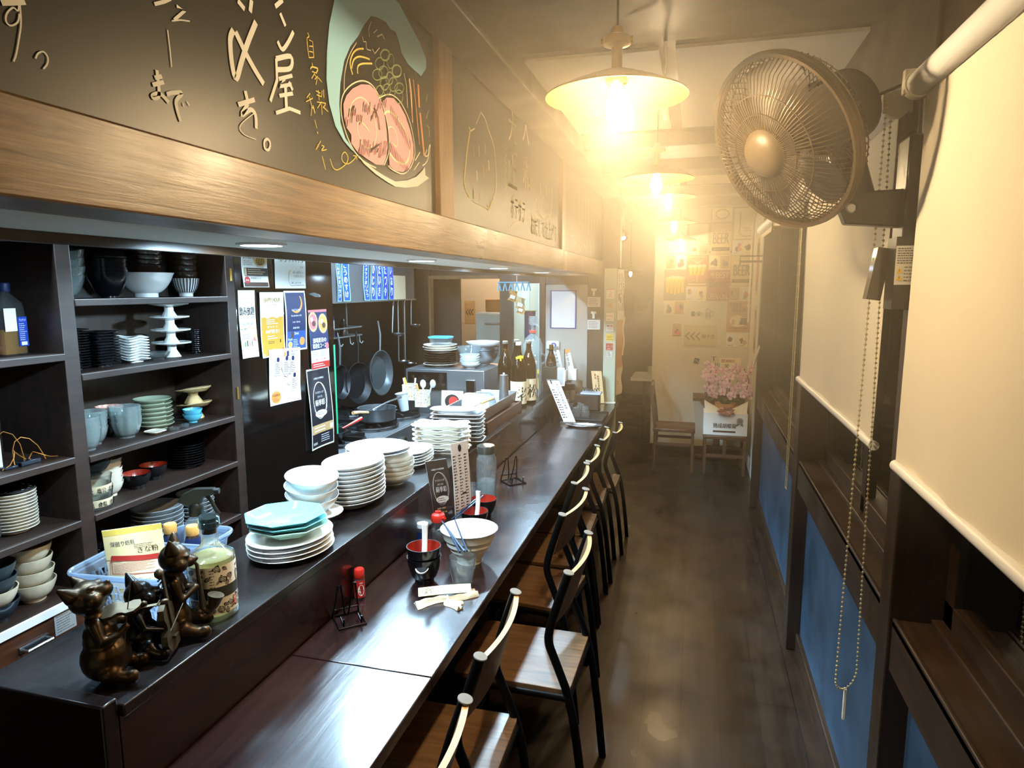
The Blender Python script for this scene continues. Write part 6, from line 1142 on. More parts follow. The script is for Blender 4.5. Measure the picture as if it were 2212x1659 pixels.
mesh_basket((-1.95, 4.36, 0.90), 'white mesh basket of pens behind the grey cup', 0); mesh_basket((-1.82, 4.28, 0.87), 'white mesh basket with whisk and brush, hung beside the oven', 1)
for k, (x, y, z, m, dx, lab) in enumerate(((-1.965, 4.35, 0.905, 'pink_ceramic', -0.03, 'pink pen in the basket behind the grey cup'), (-1.945, 4.37, 0.905, 'ink_yellow', -0.05, 'yellow pen in the basket behind the grey cup'), (-1.925, 4.36, 0.905, 'white_plastic', 0.02, 'white pen in the basket behind the grey cup'), (-1.83, 4.28, 0.875, 'ink_orange', -0.03, 'orange brush in the front mesh basket'), (-1.81, 4.27, 0.875, 'white_plastic', 0.0, 'white spatula in the front mesh basket'), (-1.80, 4.29, 0.875, 'grey_ceramic', 0.05, 'grey scoop in the front mesh basket'))):
    b = MB(); b.tube([(x, y, z), (x+dx, y, z+0.15)], 0.006, m, 8)
    if k > 3: b.ball((x+dx*1.1, y, z+0.155), (0.022, 0.006, 0.03), m, 12)
    tag(b.build('utensil'), lab, 'utensil', 'tools in the mesh baskets')
b = MB(); b.lathe([(0, 0), (0.03, 0), (0.034, 0.04), (0.042, 0.12), (0.046, 0.122), (0.046, 0.127), (0.040, 0.124), (0.032, 0.04), (0, 0.004)], 'grey_ceramic', 30); o = b.build('plastic_cup'); o.location = (-1.93, 4.22, 0.845); o.rotation_euler = (0.05, -0.16, 0); tag(o, 'pale grey plastic cup tilted beside the mesh baskets', 'cup')
b = MB(plane((-1.72, 4.38, 0.84), (1, 0, 0), (0, 0.1, 1))); b.sheet(0.16, 0.13, 'paper', 0.01); b.disc(0.08, 0.055, 0.055, 0.05, 'ink', 0.001); b.disc(0.09, 0.055, 0.035, 0.035, 'ink_red', 0.0014); tag(b.build('ribbon_box'), 'white box with a round black and red picture under the oven', 'box')
# kitchen end wall things
b = MB(end_wall(-1.208, 5.705, 1.345)); b.sheet(0.218, 0.32, 'white_plastic', 0.006, nx=1, ny=1); b.tube([(0, 0, 0), (0.218, 0, 0), (0.218, 0.32, 0), (0, 0.32, 0)], 0.008, mat('frame_blue', '4a5aa8', 0.4), 6, closed=True)
tag(b.build('whiteboard'), 'small blank whiteboard with a blue frame on the grey door', 'whiteboard')
t = thing('wall_sensor', 'white wall device with a round blue dial beneath the whiteboard', 'wall device', (-1.185, 5.705, 1.195)); MB().box(-0.058, -0.03, -0.037, 0.058, 0, 0.037, 'white_plastic').build('case', t, bevel=0.01); MB().lathe([(0.024, 0), (0.024, 0.006), (0, 0.006)], 'ink_blue', 24, c=(0.01, -0.03, 0), axis=(0, -1, 0)).lathe([(0.012, 0), (0.012, 0.009), (0, 0.009)], 'ink_pale', 20, c=(0.01, -0.03, 0), axis=(0, -1, 0)).build('dial', t)
for k, z in enumerate((1.529, 1.336)):
    t = thing('hanging_notice', ('white printed notice card on a T hook, upper of two by the pillar', 'white printed notice card on a T hook, lower of two by the pillar')[k], 'notice', (-0.886, 5.695, z), 0, 'T hook notices')
    b = MB(plane((0, 0, 0), (1, 0, 0), (0, 0, 1))); b.sheet(0.109, 0.09, 'paper', 0.002, nx=1, ny=1); b.rect(0, 0.082, 0.109, 0.09, 'ink_grey', 0.0008); b.lines(0.01, 0.1, 0.01, 0.075, 5, 'ink_brown', 0.0008); b.build('card', t)
    b = MB(plane((0.03, 0, 0.095), (1, 0, 0), (0, 0, 1))); b.rect(0.012, 0, 0.032, 0.04, 'ivory_plastic', 0.003); b.rect(0, 0.04, 0.046, 0.06, 'ivory_plastic', 0.003); b.prism([(0.012, 0), (0.032, 0), (0.032, 0.04), (0.046, 0.04), (0.046, 0.06), (0, 0.06), (0, 0.04), (0.012, 0.04)], 0, 0.004, 'ivory_plastic'); b.build('hook', t)
b = MB(end_wall(-2.66, 7.595, 1.27)); b.sheet(0.13, 0.27, 'ink_tan', 0.004)
for k in range(3): b.ribbon([(0.045+0.03*k, 0.17), (0.02+0.03*k, 0.135), (0.045+0.03*k, 0.10)], 0.011, 'ink', 0.001)
tag(b.build('arrow_sign'), 'tan sign with three arrows seen through the hatch', 'sign')
t = thing('refrigerator', 'pale grey refrigerator in the room behind the hatch, paper bag on top', 'refrigerator', (-1.93, 6.9, 0)); MB().box(-0.26, -0.3, 0.02, 0.26, 0.3, 1.44, mat('fridge_grey', 'a9b0a6', 0.4)).build('cabinet', t, bevel=0.012); MB().box(-0.255, -0.325, 1.0, 0.255, -0.302, 1.43, 'fridge_grey').box(-0.255, -0.325, 0.05, 0.255, -0.302, 0.99, 'fridge_grey').build('door_panel', t, bevel=0.008); MB().tube([(-0.15, -0.33, 1.33), (-0.15, -0.35, 1.33), (0.15, -0.35, 1.33), (0.15, -0.33, 1.33)], 0.008, 'grey_plastic', 8).build('handle', t)
o = MB().box(-0.09, -0.06, 0, 0.09, 0.06, 0.13, 'kraft').build('paper_bag', bevel=0.01); o.location = (-2.06, 6.85, 1.441); tag(o, 'crumpled kraft bag on top of the refrigerator', 'bag')
t = thing('hanging_banner', 'navy banner with white writing hung in the bright opening', 'banner', (-1.52, 6.0, 1.21)); b = MB(plane((0, 0, 0), (1, 0, 0), (0, 0, 1))); b.sheet(0.105, 0.27, 'ink_navy', 0.002); b.vtext('まかあ', 0.035, 0.215, 0.05, 0.2, 'ink_white', 0.001); b.ring(0.055, 0.24, 0.02, 0.016, 0.004, 'ink_rose', 0.001); b.build('cloth', t); MB().tube([(-0.01, 0, 0.272), (0.115, 0, 0.272)], 0.005, 'pale_wood', 8).tube([(0.05, 0, 0.272), (0.05, 0, 0.52)], 0.001, 'ink', 4).build('hanger', t)
# peg hanger with drying bags
t = thing('peg_hanger', 'hanging rack of light blue pegs over the far end of the kitchen', 'peg hanger', (-1.42, 5.35, 1.69))
b = MB(); b.tube([(-0.16, 0, 0.045), (0.1, 0, 0.045)], 0.006, 'turquoise', 8); b.tube([(0, 0, 0.045), (0, 0, 0.815)], 0.003, 'white_plastic', 6); b.build('bar', t)
for k in range(6):
    x = -0.15+0.05*k; b = MB(); b.obox((x-0.008, 0, 0.01), (0.008, 0.012, 0.07), (0, 0.25, 0), 'turquoise'); b.obox((x+0.008, 0, 0.01), (0.008, 0.012, 0.07), (0, -0.25, 0), 'turquoise'); b.build('peg', t)
for k, (x, z, s_, m, lab) in enumerate(((-1.50, 1.595, 0.07, 'kraft', 'gold snack packet hanging from the blue pegs, outermost'), (-1.44, 1.53, 0.075, 'tan_ceramic', 'gold and white packet hanging in the middle of the pegs'), (-1.425, 1.492, 0.06, 'kraft', 'gold packet hanging lowest from the pegs'))):
    b = MB(); b.sheet(s_, s_*1.3, m, 0.012, nx=6, ny=6); b.warp(lambda p: (p.x+0.01*math.sin(p.y*60), p.y, p.z*(0.3+math.sin(p.x/s_*PI))+0.012*math.sin(p.x*80+p.y*50+k))); b.rect(s_*0.2, s_*0.3, s_*0.8, s_*0.7, 'paper', 0.016)
    o = b.build('snack_packet', T=plane((x, 5.34, z), (0.9, 0.3, -0.35), (0.3, 0.1, 0.95))); tag(o, lab, 'packet', 'packets on the pegs'); MB().tube([(x+s_*0.75, 5.335, z+s_*1.2), (x+s_*0.6, 5.35, 1.74)], 0.0015, 'white_plastic', 4).build('string', o)
mat('sign_buff', 'd3b98a', 0.6)
mat('sign_grey', '9a917a', 0.6)
mat('sign_rust', 'b07a52', 0.6)
mat('sign_red', 'a3553f', 0.6)
mat('script_brown', '54301f', 0.6)
mat('sign_orange', 'bf8a4e', 0.6)
mat('arrow_olive', '6a5f38', 0.6)
mat('sign_sand', 'c3b58c', 0.7)
# ================================================================ paper notices on the glossy panel
PX = -1.7985
def notice(y0, y1, z0, z1, base, fn, lab, curl=0.006, rot=0.0, cat='poster'):
    w_, h_ = y1-y0, z1-z0
    b = MB(); b.sheet(w_, h_, base, 0.0006, nx=1, ny=1); fn(b, w_, h_); b.cut(w_, h_, 6, 14)
    b.warp(lambda p: (p.x, p.y, p.z+curl*(0.5+0.5*math.sin(p.y/h_*4.2+y0*9))+curl*0.6*((p.x/w_-0.5)**2)*4*(1-p.y/h_)))
    return tag(b.build('poster', T=left_wall(PX, y0, z0) @ Matrix.Rotation(rot, 4, 'Z')), lab, cat, 'notices on the glossy panel')
def a_liver(b, w, h):
    b.text('レバニラ', w*0.06, h*0.78, w*0.42, h*0.13, 'ink', 0.001); b.disc(w*0.72, h*0.78, w*0.26, h*0.2, 'ink_tan', 0.0008); b.disc(w*0.72, h*0.74, w*0.18, h*0.12, 'ink_brown', 0.001)
    for k in range(9): b.ribbon([(w*(0.5+0.05*k), h*0.66), (w*(0.55+0.05*k), h*0.9)], w*0.012, ('ink_yellow', 'ink_gold')[k % 2], 0.0012)
    b.lines(w*0.07, w*0.42, h*0.6, h*0.74, 3, 'ink_grey', 0.001); b.rect(w*0.08, h*0.32, w*0.99, h*0.54, 'ink', 0.001); b.rect(w*0.09, h*0.33, w*0.17, h*0.53, 'ink_tan', 0.0012); b.lines(w*0.22, w*0.95, h*0.35, h*0.52, 3, 'ink_tan', 0.0013)
    b.rect(w*0.03, h*0.02, w*0.97, h*0.14, 'ink_brown', 0.001); b.disc(w*0.17, h*0.2, w*0.11, h*0.1, 'ink_red', 0.0012, 16); b.text('限定', w*0.1, h*0.17, w*0.14, h*0.05, 'ink_white', 0.0014); b.text('数量限定です', w*0.32, h*0.23, w*0.4, h*0.05, 'ink_brown', 0.001)
notice(2.38, 2.55, 1.695, 1.845, 'paper', a_liver, 'poster with a photo of stir fried liver, at the top by the shelf')
def a_hotdip(b, w, h):
    b.text('ホットパイク', w*0.14, h*0.76, w*0.82, h*0.2, 'ink', 0.001); b.ribbon([(w*0.45, h*0.5), (w*0.44, h*0.2), (w*0.52, h*0.08), (w*0.95, h*0.1)], w*0.008, 'ink', 0.001)
    b.text('です', w*0.8, h*0.6, w*0.12, h*0.06, 'ink_grey', 0.001); b.text('まっぱらっ', w*0.58, h*0.44, w*0.34, h*0.08, 'ink_grey', 0.001); b.text('八まきいたい', w*0.6, h*0.33, w*0.34, h*0.07, 'ink_grey', 0.001); b.text('楽しほうか', w*0.53, h*0.13, w*0.32, h*0.07, 'ink_grey', 0.001)
    b.ribbon([(w*0.45, h*0.45), (w*0.5, h*0.56), (w*0.5, h*0.42), (w*0.44, h*0.5), (w*0.52, h*0.52)], w*0.012, 'ink_yellow', 0.001)
notice(2.60, 2.84, 1.69, 1.845, 'paper', a_hotdip, 'hand drawn white notice with drippy black title, at the top of the panel')
def a_allyou(b, w, h):
    b.rect(w*0.02, h*0.825, w*0.98, h*0.828, 'ink_grey', 0.001); b.text('飲み放題', w*0.03, h*0.63, w*0.9, h*0.13, 'ink', 0.001); b.text('やってます', w*0.45, h*0.585, w*0.48, h*0.03, 'ink', 0.001)
    b.rect(w*0.02, h*0.545, w*0.98, h*0.548, 'ink_rose', 0.001); b.text('ビールもハイボールも！', w*0.02, h*0.485, w*0.85, h*0.04, 'ink', 0.001); b.text('90分 1200円', w*0.03, h*0.415, w*0.4, h*0.03, 'ink', 0.001); b.text('¥2,200', w*0.45, h*0.405, w*0.46, h*0.055, 'ink_orange', 0.001); b.lines(w*0.2, w*0.7, h*0.28, h*0.36, 3, 'ink_grey', 0.001)
    for k, m in enumerate(('ink_yellow', 'ink_green', 'ink_brown', 'ink_rose', 'ink_grey')): b.rect(w*(0.08+0.14*k), h*0.17, w*(0.15+0.14*k), h*(0.22+0.02*(k % 3)), m, 0.001)
    b.disc(w*0.85, h*0.27, w*0.1, h*0.035, 'ink_rose', 0.001); b.disc(w*0.92, h*0.31, w*0.07, h*0.05, 'ink_tan', 0.0012)
notice(2.345, 2.452, 1.403, 1.683, 'paper', a_allyou, 'white all you can drink poster with bold black title, nearest the shelf')
def a_happy(b, w, h):
    b.rect(w*0.04, h*0.02, w*0.97, h*0.66, 'ink_gold', 0.0007)
    for k in range(5): b.disc(w*(0.12+0.19*k), h*(0.665-0.018*(k % 2)), w*0.13, h*0.05, 'paper', 0.0009)
    b.text('HAPPY HOUR', w*0.16, h*0.85, w*0.68, h*0.065, 'ink_gold', 0.0011); b.text('ハッピーアワー', w*0.2, h*0.78, w*0.6, h*0.04, 'ink_gold', 0.0011); b.lines(w*0.25, w*0.75, h*0.5, h*0.59, 3, 'ink_white', 0.001); b.text('全アルコール', w*0.28, h*0.45, w*0.44, h*0.035, 'ink_white', 0.001); b.text('100円引き！', w*0.22, h*0.365, w*0.56, h*0.06, 'ink_white', 0.001)
    b.lines(w*0.28, w*0.72, h*0.27, h*0.34, 2, 'ink_white', 0.001); b.lines(w*0.3, w*0.7, h*0.2, h*0.25, 2, 'ink_brown', 0.001); b.ribbon([(w*0.82, h*0.26), (w*0.82, h*0.21)], w*0.04, 'ink', 0.001)
    for k in range(8): b.rect(w*(0.06+0.115*k), h*0.025, w*(0.13+0.115*k), h*(0.06+0.03*((k*5) % 3)), ('paper_cream', 'ink_orange', 'ink_white', 'ink_red')[k % 4], 0.001)
notice(2.479, 2.649, 1.391, 1.674, 'paper', a_happy, 'gold and white happy hour poster with a foam edge', 0.008)
def a_moon(b, w, h):
    b.rect(w*0.05, h*0.03, w*0.95, h*0.97, 'ink_navy', 0.0007); n = 24
    o = [(w*0.52+w*0.3*math.cos(a), h*0.80+h*0.17*math.sin(a)) for a in [(-2.2+2.9*k/n) for k in range(n+1)]]; i_ = [(w*0.46+w*0.30*math.cos(a), h*0.815+h*0.15*math.sin(a)) for a in [(-2.2+2.9*k/n) for k in range(n+1)]]
    for k in range(n): b.add([(*o[k], 0.001), (*o[k+1], 0.001), (*i_[k+1], 0.001), (*i_[k], 0.001)], [(0, 1, 2, 3)], 'ink_orange')
    b.text('NATSUME', w*0.3, h*0.665, w*0.4, h*0.035, 'ink_pale', 0.0012); b.text('TEL 050-4012-1790', w*0.25, h*0.575, w*0.5, h*0.025, 'ink_white', 0.001); b.text('17:00〜翌2:00', w*0.32, h*0.47, w*0.36, h*0.025, 'ink_white', 0.001); b.text('居酒屋 夏目', w*0.34, h*0.37, w*0.3, h*0.03, 'ink_white', 0.001)
    b.rect(w*0.06, h*0.04, w*0.94, h*0.33, mat('poster_blue', '22498c', 0.5), 0.0009); b.text('Drink', w*0.42, h*0.27, w*0.2, h*0.045, 'ink_white', 0.0012); b.rect(w*0.25, h*0.22, w*0.38, h*0.32, 'ink_brown', 0.0012); b.text('Food', w*0.1, h*0.18, w*0.2, h*0.04, 'ink_white', 0.0012); b.disc(w*0.2, h*0.11, w*0.11, h*0.055, 'ink_white', 0.0011); b.disc(w*0.2, h*0.11, w*0.08, h*0.04, 'ink_yellow', 0.0013); b.disc(w*0.78, h*0.15, w*0.12, h*0.07, 'ink_orange', 0.0012); b.lines(w*0.36, w*0.62, h*0.06, h*0.2, 5, 'ink_pale', 0.0012)
notice(2.656, 2.824, 1.402, 1.679, 'paper', a_moon, 'navy poster with an orange crescent moon', 0.009)
def a_course(b, w, h):
    b.rect(0, h*0.32, w, h*0.96, 'ink_navy', 0.0007); b.rect(0, h*0.96, w, h, 'ink_rose', 0.0008); b.rect(0, 0, w, h*0.11, 'ink_red', 0.0008)
    for x, y, m in ((0.22, 0.80, 'ink_rose'), (0.76, 0.76, 'ink_orange')):
        b.disc(w*x, h*y, w*0.25, h*0.17, 'ink_tan', 0.0009); b.disc(w*x, h*y, w*0.2, h*0.13, m, 0.0011); b.disc(w*(x+0.04), h*(y-0.03), w*0.1, h*0.05, 'ink_brown', 0.0013); b.disc(w*(x-0.06), h*(y+0.04), w*0.07, h*0.04, 'ink_white', 0.0013)
    b.text('酒場夏目の', w*0.14, h*0.44, w*0.74, h*0.08, 'ink_white', 0.0011); b.text('歓迎会コース', w*0.12, h*0.345, w*0.74, h*0.085, 'ink_white', 0.0011); b.disc(w*0.9, h*0.37, w*0.09, h*0.06, 'ink_rose', 0.0013)
    for k in (0, 1): b.lines(w*(0.12+0.42*k), w*(0.42+0.42*k), h*0.2, h*0.3, 4, 'ink_grey', 0.001); b.text(('¥3,980', '¥2,980')[k], w*(0.1+0.44*k), h*0.13, w*0.3, h*0.04, 'ink_rose', 0.001)
    b.lines(w*0.1, w*0.9, h*0.02, h*0.09, 2, 'ink_white', 0.001)
notice(2.855, 3.02, 1.297, 1.586, 'paper', a_course, 'party course poster with two round dish photos on navy', 0.005)
def a_map(b, w, h):
    b.text('株式会社MY', w*0.70, h*0.92, w*0.24, h*0.04, 'ink', 0.001); b.text('系列店マップ', w*0.70, h*0.86, w*0.24, h*0.04, 'ink', 0.001); b.disc(w*0.49, h*0.9, w*0.035, h*0.05, 'ink_orange', 0.001); b.rect(w*0.55, h*0.85, w*0.62, h*0.95, 'ink_navy', 0.001)
    for x0, y0 in ((0.16, 0.52), (0.44, 0.53), (0.64, 0.52), (0.70, 0.2)):
        b.ribbon([(w*x0, h*y0), (w*(x0+0.22), h*y0), (w*(x0+0.22), h*(y0+0.26)), (w*x0, h*(y0+0.26)), (w*x0, h*y0)], w*0.008, 'ink_navy', 0.001); b.disc(w*(x0+0.11), h*(y0+0.29), w*0.045, h*0.045, 'ink_navy', 0.001); b.lines(w*(x0+0.03), w*(x0+0.2), h*(y0+0.03), h*(y0+0.23), 6, 'ink', 0.001)
    for q in (((0.38, 0.66), (0.42, 0.56)), ((0.46, 0.5), (0.56, 0.47), (0.62, 0.52)), ((0.56, 0.36), (0.62, 0.31), (0.66, 0.33))): b.ribbon([(w*x, h*y) for x, y in q], w*0.012, 'ink', 0.001)
    b.lines(w*0.34, w*0.6, h*0.16, h*0.48, 12, 'ink_pale', 0.0009); b.disc(w*0.2, h*0.14, w*0.16, h*0.11, 'ink_orange', 0.001); b.text('社員募集中', w*0.08, h*0.15, w*0.24, h*0.05, 'ink', 0.0012); b.lines(w*0.1, w*0.3, h*0.06, h*0.13, 3, 'ink_red', 0.0012)
notice(2.516, 2.755, 1.174, 1.424, 'paper_pink', a_map, 'pale pink grid paper with a map of shops and an orange oval', 0.007, -0.03)
def a_dark(b, w, h):
    b.rect(w*0.03, h*0.02, w*0.97, h*0.98, mat('poster_black', '24242a', 0.35), 0.0005); R = random.Random(8)
    for k in range(14): b.disc(R.uniform(0.2, 0.8)*w, R.uniform(0.35, 0.92)*h, w*0.14, h*0.05, mat('poster_mottle', '303038', 0.35), 0.0007)
    b.text('お客様だけの特別な', w*0.28, h*0.86, w*0.44, h*0.025, 'ink_white', 0.001); b.ring(w*0.48, h*0.60, w*0.30, h*0.22, w*0.018, 'ink_white', 0.001); b.ring(w*0.46, h*0.595, w*0.28, h*0.23, w*0.008, 'ink_white', 0.001); b.text('テイスティング', w*0.30, h*0.68, w*0.36, h*0.03, 'ink_white', 0.001); b.text('さいくる', w*0.38, h*0.63, w*0.2, h*0.025, 'ink_white', 0.001); b.text('蒔季彩', w*0.26, h*0.53, w*0.42, h*0.075, 'ink_white', 0.001); b.disc(w*0.48, h*0.43, w*0.26, h*0.045, 'ink_white', 0.001); b.lines(w*0.3, w*0.66, h*0.41, h*0.455, 2, 'ink', 0.0012)
    b.rect(w*0.04, h*0.19, w*0.96, h*0.30, 'ink_tan', 0.0008); b.lines(w*0.15, w*0.85, h*0.205, h*0.285, 2, 'ink_white', 0.001); b.rect(w*0.84, h*0.21, w*0.95, h*0.27, 'paper', 0.001); b.lines(w*0.45, w*0.95, h*0.06, h*0.17, 4, 'ink_pale', 0.001); b.text('蒔季彩', w*0.08, h*0.05, w*0.2, h*0.035, 'ink_white', 0.001)
notice(2.815, 3.02, 0.90, 1.30, 'paper', a_dark, 'black poster with a white ring and brushed title, low on the panel', 0.012)
b = MB(left_wall(PX, 2.875, 1.652)); b.prism([(0, 0.012), (0.03, 0.018), (0.085, 0.006), (0.085, -0.004), (0.05, -0.004), (0.02, 0.006)], 0, 0.008, 'pet_plastic'); tag(b.build('plastic_clip'), 'clear plastic clip stuck on the glossy panel', 'clip')
# pillar stickers and the papers hung beside it
def sticker(z, w_, h_, base, fn, lab, x=-0.683):
    b = MB(end_wall(x-w_/2, 5.602, z)); b.sheet(w_, h_, base, 0.001, nx=1, ny=1); fn(b, w_, h_); return tag(b.build('sticker'), lab, 'sticker', 'payment stickers on the pillar')
def st1(b, w, h): b.rect(0, h*0.9, w, h, 'ink_red', 0.0008); b.ribbon([(w*0.35, h*0.75), (w*0.6, h*0.75), (w*0.65, h*0.5), (w*0.38, h*0.5), (w*0.38, h*0.4), (w*0.65, h*0.4)], w*0.07, 'ink_red', 0.001); b.text('PayPay', w*0.2, h*0.12, w*0.6, h*0.16, 'ink_red', 0.001)
sticker(1.60, 0.066, 0.08, 'paper', st1, 'white sticker with a red looped mark, highest on the pillar')
sticker(1.525, 0.036, 0.036, 'ink_tan', lambda b, w, h: b.text('iD', w*0.2, h*0.2, w*0.6, h*0.6, 'ink_gold', 0.001), 'small tan square sticker on the pillar')
sticker(1.415, 0.064, 0.066, 'ivory_plastic', lambda b, w, h: b.text('R Pay', w*0.1, h*0.45, w*0.8, h*0.32, 'ink_rose', 0.001).text('楽天ペイ', w*0.2, h*0.12, w*0.6, h*0.16, 'ink_grey', 0.001), 'ivory pay sticker, third down the pillar')
sticker(1.325, 0.066, 0.066, 'paper', lambda b, w, h: b.ribbon([(0, 0), (w, 0), (w, h), (0, h), (0, 0)], w*0.05, 'ink_green', 0.0008).rect(w*0.1, h*0.65, w*0.47, h*0.85, 'ink_navy', 0.001).rect(w*0.53, h*0.65, w*0.9, h*0.85, 'ink_red', 0.001).lines(w*0.15, w*0.9, h*0.15, h*0.55, 3, 'ink_grey', 0.001), 'white sticker with navy and red card marks')
sticker(1.25, 0.06, 0.056, 'ink_yellow', lambda b, w, h: b.text('メルペイ', w*0.1, h*0.4, w*0.8, h*0.35, 'ink_brown', 0.001).rect(w*0.05, h*0.15, w*0.95, h*0.22, 'ink', 0.001), 'yellow lettered sticker on the pillar')
sticker(1.17, 0.06, 0.058, 'ink_red', lambda b, w, h: b.text('d払い', w*0.1, h*0.4, w*0.8, h*0.36, 'ink_white', 0.001).lines(w*0.2, w*0.8, h*0.12, h*0.32, 1, 'ink_white', 0.001), 'red rounded sticker with white writing')
sticker(1.115, 0.04, 0.042, 'paper', lambda b, w, h: b.lines(w*0.1, w*0.9, h*0.05, h*0.95, 4, 'ink', 0.001, 0.6), 'white and black speckled sticker lowest on the pillar')
for k, (y, z, w_, h_, m, lab) in enumerate(((5.62, 1.86, 0.14, 0.32, 'kraft', 'orange kraft poster on the pillar head facing the aisle'), (5.66, 1.40, 0.13, 0.44, 'paper', 'long white price sheet on the aisle side of the pillar'), (5.64, 1.02, 0.13, 0.40, 'kraft', 'curling kraft menu sheet on the aisle side of the pillar'), (5.80, 1.10, 0.12, 0.34, 'paper_cream', 'curling cream menu sheet beyond the kraft one'), (5.66, 0.78, 0.12, 0.30, 'paper_cream', 'torn cream paper hanging lowest beside the pillar'))):
    PT = plane((-0.627, y, z), (0.25, 1, 0) if k else (0.05, 1, 0), (0, 0, 1)); b = MB(); b.sheet(w_, h_, m, 0.001, nx=1, ny=1)
    if k == 0: b.text('出前', w_*0.15, h_*0.5, w_*0.6, h_*0.3, 'ink_brown', 0.001); b.lines(w_*0.2, w_*0.9, h_*0.1, h_*0.35, 4, 'ink_brown', 0.001)
    elif k == 1: [b.vtext(s_, w_*(0.1+0.3*q), h_*0.95, w_*0.18, h_*0.75, 'ink', 0.001) for q, s_ in enumerate(('生ビール', 'ハイボール', 'レモン酒'))]
    else: b.lines(w_*0.2, w_*0.5, h_*0.3, h_*0.4, 2, 'ink_brown', 0.001)
    b.cut(w_, h_, 4, 12); b.warp(lambda q: (q.x, q.y, q.z+(0.012 if k else 0.0)*math.sin(q.y/h_*5+k)**2*(q.x/w_)))
    tag(b.build('hanging_sheet', T=PT), lab, 'menu sheet', 'sheets beside the pillar')

# ================================================================ right wall: blinds, chains, fan
def blind(y0, y1, lab, ch_lab, chain_y, zb, pull):
    t = thing('roller_blind', lab, 'blind', (0.445, (y0+y1)/2, 2.12), 0, 'cream roller blinds')
    L_ = (y1-y0)/2
    MB().lathe([(0.026, -L_), (0.026, L_)], 'white_plastic', 24, axis=(0, 1, 0)).build('roller_tube', t)
    for s_ in (-1, 1): MB().lathe([(0.03, -0.012), (0.033, 0.0), (0.03, 0.012)], 'ivory_plastic', 24, c=(0, s_*(L_+0.012), 0), axis=(0, s_, 0)).box(-0.03, s_*(L_+0.012)-0.01, -0.02, 0.035, s_*(L_+0.012)+0.01, 0.03, 'ivory_plastic').build('bracket', t)
    b = MB(); n = 40; v = []; f = []
    for lay in (0, 0.0012):
        for i in range(n+1):
            for j in range(13):
                y = -L_+0.005+(2*L_-0.01)*i/n; q = j/12; v.append((0.012+lay+0.0035*math.sin(y*13)*q+0.002*math.sin(y*37+q*3)*q, y, 0.0-(0.83)*q))
    K = (n+1)*13
    for i in range(n):
        for j in range(12): a = i*13+j; f.append((a, a+1, a+14, a+13)); f.append((K+a, K+a+13, K+a+14, K+a+1))
    b.add(v, f, 'blind_cloth'); b.build('cloth', t, ang=80)
    MB().lathe([(0.0, -L_), (0.013, -L_), (0.013, L_), (0, L_)], 'white_plastic', 16, c=(0.012, 0, -0.835), axis=(0, 1, 0)).build('bottom_bar', t)
    # bead chain
    cy = chain_y-(y0+y1)/2; b = MB()
    def loop(n):
        pts = []
        zl = zb-2.12
        for k in range(n):
            s_ = k/(n-1); z = 0-(0-zl)*s_; pts.append((-0.03-0.022*s_, cy-0.02-0.012*s_, z))
        for k in range(1, 12): a = PI*k/12; pts.append((-0.02-0.032*math.cos(a), cy-0.032*math.cos(a), zl-0.04*math.sin(a)))
        for k in range(n): s_ = 1-k/(n-1); z = 0-(0-zl)*s_; pts.append((-0.01+0.022*s_, cy+0.02+0.012*s_, z))
        return pts
    pts = loop(int((2.12-zb)/0.0125))
    for p in pts: b.ball(p, 0.0037, 'chain_metal', 6)
    b.tube(pts, 0.0009, 'chain_metal', 4); b.build('bead_chain', t)
    if pull: MB().obox((-0.02, cy, zb-2.12-0.085), (0.007, 0.009, 0.09), (0, 0, 0), 'ivory_plastic').build('chain_weight', t, bevel=0.001)
blind(0.18, 1.668, 'cream roller blind pulled most of the way down, in front of the wall fan', '', -0.5, 1.6, False)
blind(1.865, 3.19, 'cream roller blind beyond the wall fan, its bead chain hanging low', '', 1.83, 0.665, True)
# bare bead chain and roller of the far window
t = thing('blind_chain', 'thin bead chain loop hanging beyond the second blind', 'chain', (0.44, 3.25, 0.72))
b = MB(); pts = [(0, -0.02-0.01*math.sin(k/55*PI), 1.42-1.36*k/55) for k in range(56)]+[(0, -0.02+0.01*k, 0.04) for k in range(5)]+[(0, 0.02+0.01*math.sin(k/55*PI), 0.06+1.36*k/55) for k in range(56)]
b.tube(pts, 0.0022, 'chain_metal', 5)
for p in pts[::2]: b.ball(p, 0.004, 'chain_metal', 6)
b.build('beads', t)
t = thing('roller_blind', 'rolled up white blind at the top of the far window', 'blind', (0.445, 4.3, 2.1), 0); MB().lathe([(0.032, -0.95), (0.032, 0.95)], 'white_plastic', 20, axis=(0, 1, 0)).build('roller_tube', t); MB().box(0.0, -0.94, -0.06, 0.004, 0.94, -0.02, 'blind_cloth').build('cloth', t)
for k, (y, z, w_) in enumerate(((3.55, 2.02, 0.12), (5.32, 1.92, 0.16))):
    t = thing('sign_bracket', ('thin metal towel bracket on the window frame beyond the second blind', 'thin metal bracket sticking out before the white stretch of wall')[k], 'bracket', (0.47, y, z)); MB().tube([(0, 0, 0), (-w_, 0, 0), (-w_, 0, -0.06)], 0.004, 'black_metal', 6).build('rod', t); MB().tube([(0, 0, -0.04), (-w_, 0, -0.04)], 0.008, 'post_wood', 8).build('bar', t)
b = MB(); R = random.Random(3)
for k in range(7):
    a = R.uniform(0, 1); b.tube([(0.02*math.sin(i/12*2*PI+a), (0.03+0.012*a)*math.cos(i/12*2*PI), -0.10+(0.075+0.02*a)*math.sin(i/12*2*PI+0.4*a)) for i in range(12)], 0.0035, 'ivory_plastic', 6, closed=True)
b.tube([(0, 0, 0.06), (0, 0.006, 0.0), (0, 0.0, -0.06)], 0.004, 'ivory_plastic', 6)
o = b.build('cable_coil'); o.location = (0.45, 5.22, 1.28); tag(o, 'coiled white cable hanging on the far window post', 'cable')
